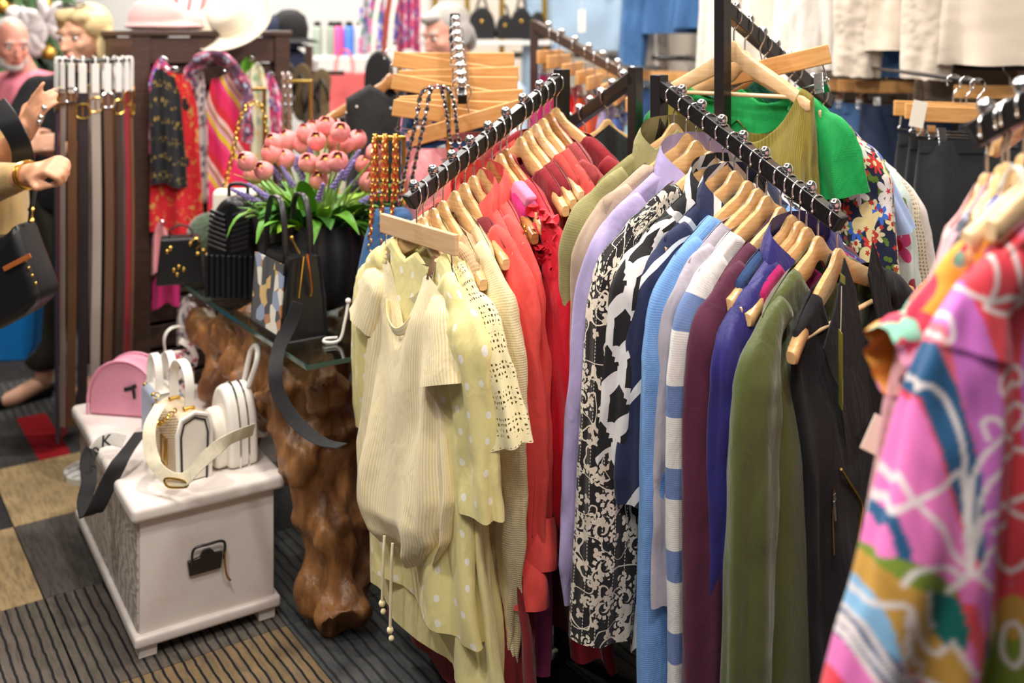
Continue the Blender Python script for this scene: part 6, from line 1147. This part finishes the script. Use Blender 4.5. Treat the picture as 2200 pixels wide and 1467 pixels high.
for k, (u, v, r_, m, l_) in enumerate(((77, 105, .05, 'ornament_white', 'white bauble low on the decorated tree'), (30, 30, .045, 'ornament_white', 'white bauble near the top of the picture on the tree'), (5, 15, .04, 'ornament_gold', 'gold bauble at the left edge of the tree'), (105, 115, .04, 'ornament_gold', 'gold bauble at the lower right of the tree'), (75, 75, .03, 'ornament_gold', 'small gold bauble in the middle of the tree'), (95, 10, .04, 'ornament_gold', 'gold bauble at the upper right of the tree'))):
    q = W(u, v, 5.6); t_ = thing('bauble', l_, 'ornament', q, group='baubles on the tree'); b = MB(); b.ball((0, 0, 0), r_, 16); b.build('ball', m, t_); b = MB(); b.lathe([(.008, r_ - .003), (.008, r_ + .012)], 8); b.build('cap', 'gold', t_)
for u, v, l_ in ((58, 65, 'white fabric flower on the left of the tree'), (98, 45, 'white fabric flower on the right of the tree')):
    q = W(u, v, 5.55); t_ = thing('fabric_flower', l_, 'ornament', q)
    for k in range(7): an = k * .9; b = MB(); b.ball((.07 * math.cos(an), 0, .07 * math.sin(an)), (.065, .012, .03), 10, Matrix.Rotation(-an, 3, 'Y')); b.build('petal', 'ornament_white', t_)
# ------------------------------------------------------------------ people
def skin(name, c):
    n = N(name); a = n.n('ShaderNodeVertexColor'); a.layer_name = 'print'; n.base(a.outputs[0]); n.b.inputs['Roughness'].default_value = .5; MATS[name] = n.m
skin('skin', '#d9a184'); mat('eye_white', '#e8e2dc', .3); mat('iris_dark', '#2e2622', .2)
mat('hair_blonde', '#d9c08e', .55); mat('hair_grey', '#a9a49f', .6); mat('shirt_pink', '#d9788a', .8); mat('trousers_olive', '#2c2a20', .85); mat('top_black', '#101013', .85); mat('shirt_pale', '#b9cbe0', .8); mat('trousers_grey', '#3a3a40', .85); mat('shoe_black', '#131313', .5); mat('silver', '#d8d8da', .2, 1.0)
def cap(mb, a, b, r0, r1, n=12):
    a, b = Vector(a), Vector(b); p = smooth_path([a, a.lerp(b, .5), b], 6); mb.tube(p, np.linspace(r0, r1, 6), n); mb.ball(a, r0, n); mb.ball(b, r1, n)
def limb(mb, pts, rad):
    for i in range(len(pts) - 1): cap(mb, pts[i], pts[i + 1], rad[i], rad[i + 1])
class Head:
    def __init__(s, mb, c, yaw, pitch=0.0, k=1.0):
        s.c = Vector(c); s.R = Matrix.Rotation(yaw, 3, 'Z') @ Matrix.Rotation(pitch, 3, 'X'); s.k = k
        e = lambda p, r: mb.ball(s.at(p), np.array(r) * k, 20, s.R)
        e((0, .012, .03), (.074, .092, .088)); e((0, -.02, -.02), (.066, .07, .085)); e((0, -.045, -.075), (.042, .042, .034)); e((0, -.02, -.06), (.056, .06, .045))
        for x in (-1, 1):
            e((x * .034, -.062, -.022), (.026, .022, .024)); e((x * .074, .012, -.008), (.01, .018, .03)); e((x * .03, -.078, .026), (.03, .014, .012))
        e((0, -.098, -.018), (.011, .014, .03)); e((0, -.104, -.034), (.016, .016, .011)); e((0, -.088, -.06), (.024, .012, .007)); e((0, -.086, -.069), (.021, .012, .008))
    def at(s, p): return s.c + s.R @ (Vector(p) * s.k)
    def colours(s, co, rgb, lips, brow):
        L = (co - np.array(s.c)) @ np.array(s.R) / s.k
        d = ((L[:, 0]) / .024) ** 2 + ((L[:, 2] + .065) / .0105) ** 2; rgb[(d < 1) & (L[:, 1] < -.07)] = lin(lips)
        for x in (-1, 1): d = ((L[:, 0] - x * .033) / .022) ** 2 + ((L[:, 2] - .03 - .06 * (.022 - abs(.0)) * 0) / .005) ** 2; rgb[(d < 1) & (L[:, 1] < -.06)] = lin(brow)
    def eyes(s, parent):
        b = MB()
        for x in (-1, 1): b.ball(s.at((x * .031, -.078, .004)), np.array((.0145, .009, .008)) * s.k, 12, s.R)
        o = b.build('eyes', 'eye_white', parent); b = MB()
        for x in (-1, 1): b.ball(s.at((x * .031, -.0855, .004)), np.array((.0068, .003, .0068)) * s.k, 10, s.R)
        b.build('irises', 'iris_dark', o)
def hand(mb, wrist, direction, back, curl=.35, side=1, spread=.12, index_out=False, k=1.0):
    """palm with four fingers and a thumb; direction = wrist to knuckles, back = normal of the back of the hand"""
    y = Vector(direction).normalized(); z = Vector(back); z = (z - y * z.dot(y)).normalized(); x = y.cross(z); w = Vector(wrist); P = lambda a, b, c: w + (x * a + y * b + z * c) * k
    R = Matrix((x, y, z)).transposed(); mb.box(P(0, .052, 0), (.076 * k, .09 * k, .026 * k), R, .011, 3); cap(mb, P(0, -.02, 0), P(0, .03, 0), .025 * k, .028 * k)
    for i, (fx, L) in enumerate(((.03 * side, .072), (.011 * side, .08), (-.009 * side, .074), (-.028 * side, .058))):
        c_ = .08 if (index_out and i == 0) else curl; a = 0.0; p = P(fx, .094, .003); d0 = (fx * spread * 8)
        for j, f in enumerate((.45, .32, .25)):
            a -= c_ * (1.1 if j else .8); q = p + (x * d0 * .12 + y * math.cos(a) + z * math.sin(a)) * (L * f * k); cap(mb, p, q, (.0095 - .0008 * j) * k, (.0088 - .0009 * j) * k, 8); p = q
    p = P(.034 * side, .03, -.004); q = P(.058 * side, .06, -.014); r = P(.052 * side + (.0 if curl < .7 else -.03 * side), .09, -.022 - .02 * curl); cap(mb, p, q, .0125 * k, .0108 * k, 8); cap(mb, q, r, .0105 * k, .0085 * k, 8)
def person(label, build, loc=(0, 0, 0)):
    o = thing('person', label, 'person', loc); return o
def finish(o, mb, voxel, tone, head=None, lips='#b5605a', brow='#6b5440', smooth=3, blush=None):
    b = organic('body', mb, voxel, 'skin', o, smooth); n_ = len(b.data.vertices); co = np.zeros(n_ * 3); b.data.vertices.foreach_get('co', co); co = co.reshape(-1, 3); rgb = np.tile(np.array(lin(tone)), (n_, 1))
    if head: head.colours(co, rgb, lips, brow)
    vcol(b, rgb); return b
def cloth(o, name, parts, m, voxel=.012, smooth=5, amp=.006):
    mb = MB()
    for p in parts:
        if len(p) == 4: cap(mb, *p)
        else: mb.ball(p[0], p[1], 18)
    def d(co): return np.array([amp * noise.noise((a * 9, b * 9, c * 5)) + amp * .5 * noise.noise((a * 24, b * 24, c * 10)) for a, b, c in co])
    return organic(name, mb, voxel, m, o, smooth, d)
def hair(o, head, balls, m, voxel=.008, strands=True):
    mb = MB()
    for p, r in balls: mb.ball(head.at(p), np.array(r) * head.k, 18, head.R)
    def d(co): return np.array([.004 * noise.noise((a * 70, b * 70, c * 14)) for a, b, c in co])
    return organic('hair', mb, voxel, m, o, 2, d)
# blonde woman in black
o = person('blonde woman in a black top and dark trousers, sunglasses on her hair', None); mb = MB()
H = Head(mb, (-1.79, 4.28, 1.54), -.35, .1, 1.1); cap(mb, (-1.815, 4.33, 1.47), (-1.825, 4.36, 1.36), .052, .06)
limb(mb, [(-2.0, 4.3, 1.31), (-2.07, 4.16, 1.08), (-1.9, 3.98, 1.12)], [.05, .042, .03]); hand(mb, (-1.9, 3.98, 1.12), (.9, -.2, .12), (-.1, -1, .3), .5, -1)
limb(mb, [(-1.7, 4.42, 1.32), (-1.74, 4.22, 1.07), (-1.76, 4.02, 1.1)], [.05, .042, .03]); hand(mb, (-1.76, 4.02, 1.1), (-.9, -.2, .15), (0, -.8, .6), .6, 1)
limb(mb, [(-1.83, 4.37, 1.3), (-1.9, 4.4, .98)], [.1, .12]); limb(mb, [(-1.97, 4.4, .92), (-1.99, 4.36, .5), (-2.0, 4.38, .1)], [.08, .055, .038]); limb(mb, [(-1.82, 4.42, .92), (-1.8, 4.4, .5), (-1.79, 4.45, .1)], [.08, .055, .038])
limb(mb, [(-2.0, 4.38, .07), (-2.08, 4.28, .035), (-2.14, 4.22, .025)], [.036, .034, .022]); limb(mb, [(-1.79, 4.45, .07), (-1.82, 4.34, .035), (-1.84, 4.27, .025)], [.036, .034, .022])
finish(o, mb, .007, '#e0a98c', H, '#b8565e', '#8d7452'); H.eyes(o)
hair(o, H, [((0, .03, .045), (.086, .094, .086)), ((-.06, .0, .05), (.035, .06, .05)), ((.06, .0, .05), (.035, .06, .05)), ((.078, .03, -.05), (.024, .05, .1)), ((-.078, .035, -.04), (.02, .045, .09)), ((.07, .05, -.13), (.03, .045, .08)), ((0, .085, -.06), (.07, .04, .12)), ((-.03, -.05, .085), (.05, .035, .03)), ((.035, -.05, .082), (.045, .035, .032))], 'hair_blonde')
cloth(o, 'black_top', [((-1.83, 4.37, 1.27), (-1.9, 4.4, .9), .15, .16), ((-1.83, 4.36, 1.33), (-1.99, 4.32, 1.3), .075, .075), ((-1.83, 4.37, 1.33), (-1.71, 4.42, 1.31), .075, .07), ((-1.99, 4.3, 1.31), (-2.06, 4.17, 1.09), .075, .068), ((-1.7, 4.42, 1.31), (-1.74, 4.23, 1.08), .07, .062), ((-2.06, 4.17, 1.09), (-1.97, 4.06, 1.1), .062, .05), ((-1.86, 4.36, 1.15), (.2, .14, .16))], 'top_black')
cloth(o, 'trousers', [((-1.97, 4.4, .92), (-1.99, 4.37, .5), .12, .105), ((-1.99, 4.37, .5), (-2.0, 4.38, .2), .105, .09), ((-1.82, 4.42, .92), (-1.8, 4.41, .5), .12, .105), ((-1.8, 4.41, .5), (-1.79, 4.45, .2), .105, .09), ((-1.9, 4.4, .95), (.17, .13, .12))], 'trousers_olive')
for a, b_ in (((-2.0, 4.4, .035), (-2.15, 4.21, .025)), ((-1.79, 4.47, .035), (-1.85, 4.26, .025))): cloth(o, 'flat_shoe', [(a, b_, .04, .03)], 'shoe_black', .008, 3, 0.0)
mb = MB()
for x in (-1, 1): mb.tube([H.at((x * .035 + .028 * math.cos(q), -.05 + .02 * math.sin(q), .125 + .006 * math.sin(q))) for q in np.linspace(0, 6.28, 14, endpoint=False)], .004, 6, closed=True)
mb.build('sunglasses', 'iris_dark', o); mb = MB(); mb.ball(H.at((.078, .0, -.035)), .008, 8); mb.build('earring', 'silver', o)
# man in a pink shirt
o = person('grey-bearded man in a pink shirt at the far left', None); mb = MB(); H = Head(mb, (-2.47, 5.05, 1.50), .75, .2, 1.05); cap(mb, (-2.46, 5.1, 1.42), (-2.43, 5.14, 1.32), .06, .065)
limb(mb, [(-2.43, 5.15, 1.25), (-2.42, 5.18, .95)], [.13, .14]); limb(mb, [(-2.25, 5.1, 1.27), (-2.2, 4.95, 1.02), (-2.36, 4.78, 1.14)], [.055, .045, .034]); hand(mb, (-2.36, 4.78, 1.14), (-.5, -.4, .5), (0, -1, .2), .7, 1)
limb(mb, [(-2.62, 5.15, 1.27), (-2.66, 5.0, 1.0), (-2.5, 4.85, 1.05)], [.055, .045, .034]); hand(mb, (-2.5, 4.85, 1.05), (.6, -.3, .3), (0, -1, .2), .6, -1)
for x in (-2.52, -2.33): limb(mb, [(x, 5.18, .92), (x, 5.16, .5), (x, 5.2, .08), (x + .04, 5.08, .04)], [.09, .065, .045, .035])
finish(o, mb, .008, '#d68f7c', H, '#a8584e', '#8d8680'); H.eyes(o)
hair(o, H, [((0, .045, .05), (.08, .085, .075)), ((.07, .02, -.0), (.016, .05, .05)), ((-.07, .02, .0), (.016, .05, .05)), ((0, -.058, -.092), (.045, .036, .026)), ((.045, -.03, -.07), (.022, .03, .035)), ((-.045, -.03, -.07), (.022, .03, .035))], 'hair_grey')
cloth(o, 'pink_shirt', [((-2.43, 5.15, 1.22), (-2.42, 5.18, .9), .17, .175), ((-2.43, 5.14, 1.3), (-2.26, 5.11, 1.28), .085, .08), ((-2.43, 5.14, 1.3), (-2.61, 5.16, 1.28), .085, .08), ((-2.25, 5.1, 1.27), (-2.21, 4.98, 1.08), .08, .072), ((-2.62, 5.15, 1.27), (-2.65, 5.02, 1.06), .08, .072)], 'shirt_pink')
cloth(o, 'trousers', [((-2.52, 5.18, .9), (-2.52, 5.18, .12), .12, .085), ((-2.33, 5.18, .9), (-2.33, 5.18, .12), .12, .085), ((-2.42, 5.18, .92), (.18, .14, .12))], 'trousers_grey'); 
for x in (-2.5, -2.31): cloth(o, 'shoe', [((x, 5.2, .045), (x + .05, 5.02, .035), .05, .042)], 'shoe_black', .01, 3, 0.0)
p = W(56, 240, 4.72); mat('bottle_clear', '#dfe8ee', .1, trans=.6); mat('cap_blue', '#2a4fd0', .4); t_ = thing('water_bottle', 'water bottle with a blue cap held by the man in pink', 'bottle', (p.x, p.y, p.z - .09)); b = MB(); b.lathe([(.03, 0), (.032, .02), (.032, .11), (.014, .14), (.014, .15)], 16); b.build('body', 'bottle_clear', t_); b = MB(); b.lathe([(.02, .14), (.02, .168), (.012, .17)], 14); b.build('cap', 'cap_blue', t_)
# woman in a gold cardigan at the left edge
o = person('woman in a gold cardigan cut off by the left edge, fist with bracelets', None); mb = MB(); H = Head(mb, (-1.60, 2.98, 1.50), .9, .1, 1.0); cap(mb, (-1.62, 3.03, 1.42), (-1.64, 3.05, 1.32), .05, .056)
FI = W(68, 374, 2.74); EL = W(-60, 405, 2.86); limb(mb, [(-1.57, 2.98, 1.28), EL, FI], [.055, .046, .031]); hand(mb, FI, W(110, 358, 2.70) - FI, (0, -.6, .8), 1.15, 1)
H2 = W(48, 292, 2.93); limb(mb, [(-1.73, 3.08, 1.28), W(-70, 400, 3.05), H2], [.055, .046, .031]); hand(mb, H2, W(84, 225, 2.9) - H2, (-.5, -1, .1), .32, -1, .2, True)
limb(mb, [(-1.66, 3.05, 1.25), (-1.7, 3.06, .95)], [.13, .14])
for x in (-1.9, -1.76): limb(mb, [(x, 3.06, .92), (x, 3.04, .5), (x, 3.08, .08), (x + .03, 2.96, .04)], [.095, .065, .042, .034])
finish(o, mb, .0065, '#d89b78', H, '#b0605c', '#6b5440'); H.eyes(o)
hair(o, H, [((0, .035, .045), (.084, .092, .085)), ((.07, .03, -.06), (.03, .06, .11)), ((-.07, .03, -.06), (.03, .06, .11)), ((0, .08, -.06), (.07, .04, .13))], 'hair_grey')
cloth(o, 'gold_cardigan', [((-1.60, 3.03, 1.22), (-1.605, 3.03, .90), .15, .17), ((-1.65, 3.04, 1.29), (-1.58, 2.99, 1.27), .08, .075), ((-1.65, 3.05, 1.29), (-1.72, 3.08, 1.27), .08, .075), ((-1.57, 2.98, 1.27), tuple(EL), .075, .07), (tuple(EL), tuple(EL.lerp(FI, .72)), .068, .046)], 'gold_brocade')
cloth(o, 'trousers', [((-1.84, 3.06, .86), (-1.9, 3.06, .12), .11, .08), ((-1.72, 3.06, .86), (-1.76, 3.06, .12), .11, .08), ((-1.74, 3.06, .88), (.17, .14, .12))], 'top_black')
for x in (-1.89, -1.75): cloth(o, 'shoe', [((x, 3.08, .04), (x + .04, 2.92, .03), .045, .036)], 'shoe_black', .01, 3, 0.0)
D_ = (FI - EL).normalized(); sx = D_.cross(Vector((0, 0, 1))).normalized(); sz = sx.cross(D_)
for k, q in enumerate((.012, .024)): mb = MB(); c = FI - D_ * q; mb.tube([c + (sx * math.cos(a_) + sz * math.sin(a_)) * .037 for a_ in np.linspace(0, 6.28, 20, endpoint=False)], .004, 6, closed=True); mb.build('bracelet', 'gold', o)
mb = MB(); 
for u, v in ((95, 232), (88, 252), (84, 262)): mb.ball(W(u, v, 2.885), .0085, 10)
mb.build('rings', 'silver', o)
mb = MB(); mb.ribbon(smooth_path([W(-10, 225, 2.88), W(20, 265, 2.84), W(45, 315, 2.84), W(50, 360, 2.86)], 16), .06, .006, (1, 0, .2)); mb.build('leather_trim', 'black_leather', o)
# her handbag and the blue shopping bag
p = W(40, 500, 2.80); mat('orange_trim', '#b5622e', .5); hbg = thing('slouchy_handbag', 'large black handbag with brown trim hanging from the left woman', 'handbag', p, -.12)
mb = MB(); mb.prism([(-.24, -.25), (-.2, -.02), (-.02, -.01), (.02, .04), (.045, -.03), (.07, -.09), (.1, -.165), (.05, -.21), (-.08, -.28)], .12, bev=.025); mb.build('body', 'black_leather', hbg, 60)
mb = MB(); mb.beam((.0, -.068, -.085), (.078, -.068, -.045), .004, .014); mb.build('trim', 'orange_trim', hbg); mb = MB(); mb.ribbon(smooth_path([(.035, 0, .03), (.04, 0, .08), (.036, .02, .13), (.01, .05, .17), (-.05, .09, .19)], 20), .022, .005, (0, 1, 0)); mb.build('strap', 'black_leather', hbg)
mb = MB(); mb.ball((.037, 0, .065), (.01, .01, .008), 8); mb.ball((.037, 0, .035), (.01, .01, .008), 8); mb.tube([(.037, 0, .03), (.037, 0, .07)], .005, 6); mb.build('clasp', 'gold', hbg)
for x, z in ((.06, -.06), (.068, -.08), (.078, -.1), (.088, -.12)): mb = MB(); mb.ball((x, -.062, z), .005, 8); mb.build('stud', 'gold', hbg)
mat('blue_foil', '#1570b8', .3, coat=.4); p = W(10, 770, 3.75); sb = thing('shopping_bag', 'shiny blue shopping bag behind the black handbag', 'shopping bag', p, .15); mb = MB(); mb.prism([(-.16, 0), (-.15, .3), (.13, .3), (.115, .05), (.09, 0)], .1, bev=.01); mb.build('body', 'blue_foil', sb, 50)
for y in (-.04, .04): mb = MB(); mb.tube(smooth_path([(-.06, y, .29), (-.04, y, .42), (.02, y, .46), (.06, y, .42), (.08, y, .29)], 16), .005, 6); mb.build('handle', 'blue_foil', sb)
# grey-haired man behind the clip hangers
o = person('grey-haired man in a pale shirt bending behind the clip hangers', None); mb = MB(); c = W(958, 72, 4.6); H = Head(mb, c, -.95, .35, 1.08); B = Vector((c.x + .1, 4.68, 0)); cap(mb, c + Vector((.03, .03, -.07)), (B.x, 4.68, 1.32), .06, .068)
limb(mb, [(B.x, 4.7, 1.25), (B.x + .03, 4.72, .95)], [.13, .14])
for s_ in (-1, 1): limb(mb, [(B.x + s_ * .19, 4.68, 1.27), (B.x + s_ * .22, 4.55, 1.0), (B.x + s_ * .06, 4.4, .98)], [.055, .045, .034]); hand(mb, (B.x + s_ * .06, 4.4, .98), (-s_ * .4, -.8, 0), (0, 0, 1), .4, s_); limb(mb, [(B.x + s_ * .09, 4.72, .92), (B.x + s_ * .09, 4.7, .5), (B.x + s_ * .09, 4.74, .08), (B.x + s_ * .09, 4.62, .04)], [.09, .065, .045, .035])
finish(o, mb, .008, '#e2a48f', H, '#b8706a', '#a9a49f'); H.eyes(o)
hair(o, H, [((0, .03, .045), (.085, .094, .082)), ((.072, .03, -.01), (.018, .055, .055)), ((-.072, .03, -.01), (.018, .055, .055)), ((0, .09, -.04), (.065, .03, .07)), ((0, -.05, .085), (.055, .04, .025))], 'hair_grey')
cloth(o, 'pale_shirt', [((B.x, 4.7, 1.22), (B.x + .02, 4.72, .9), .165, .17), ((B.x, 4.69, 1.3), (B.x + .18, 4.68, 1.27), .085, .08), ((B.x, 4.69, 1.3), (B.x - .18, 4.68, 1.27), .085, .08), ((B.x + .19, 4.68, 1.27), (B.x + .21, 4.58, 1.05), .08, .07), ((B.x - .19, 4.68, 1.27), (B.x - .21, 4.58, 1.05), .08, .07)], 'shirt_pale')
cloth(o, 'trousers', [((B.x + .09, 4.72, .9), (B.x + .09, 4.73, .12), .12, .085), ((B.x - .09, 4.72, .9), (B.x - .09, 4.73, .12), .12, .085), ((B.x, 4.72, .92), (.18, .14, .12))], 'trousers_grey')
for s_ in (-1, 1): cloth(o, 'shoe', [((B.x + s_ * .09, 4.74, .045), (B.x + s_ * .09, 4.58, .035), .05, .042)], 'shoe_black', .01, 3, 0.0)
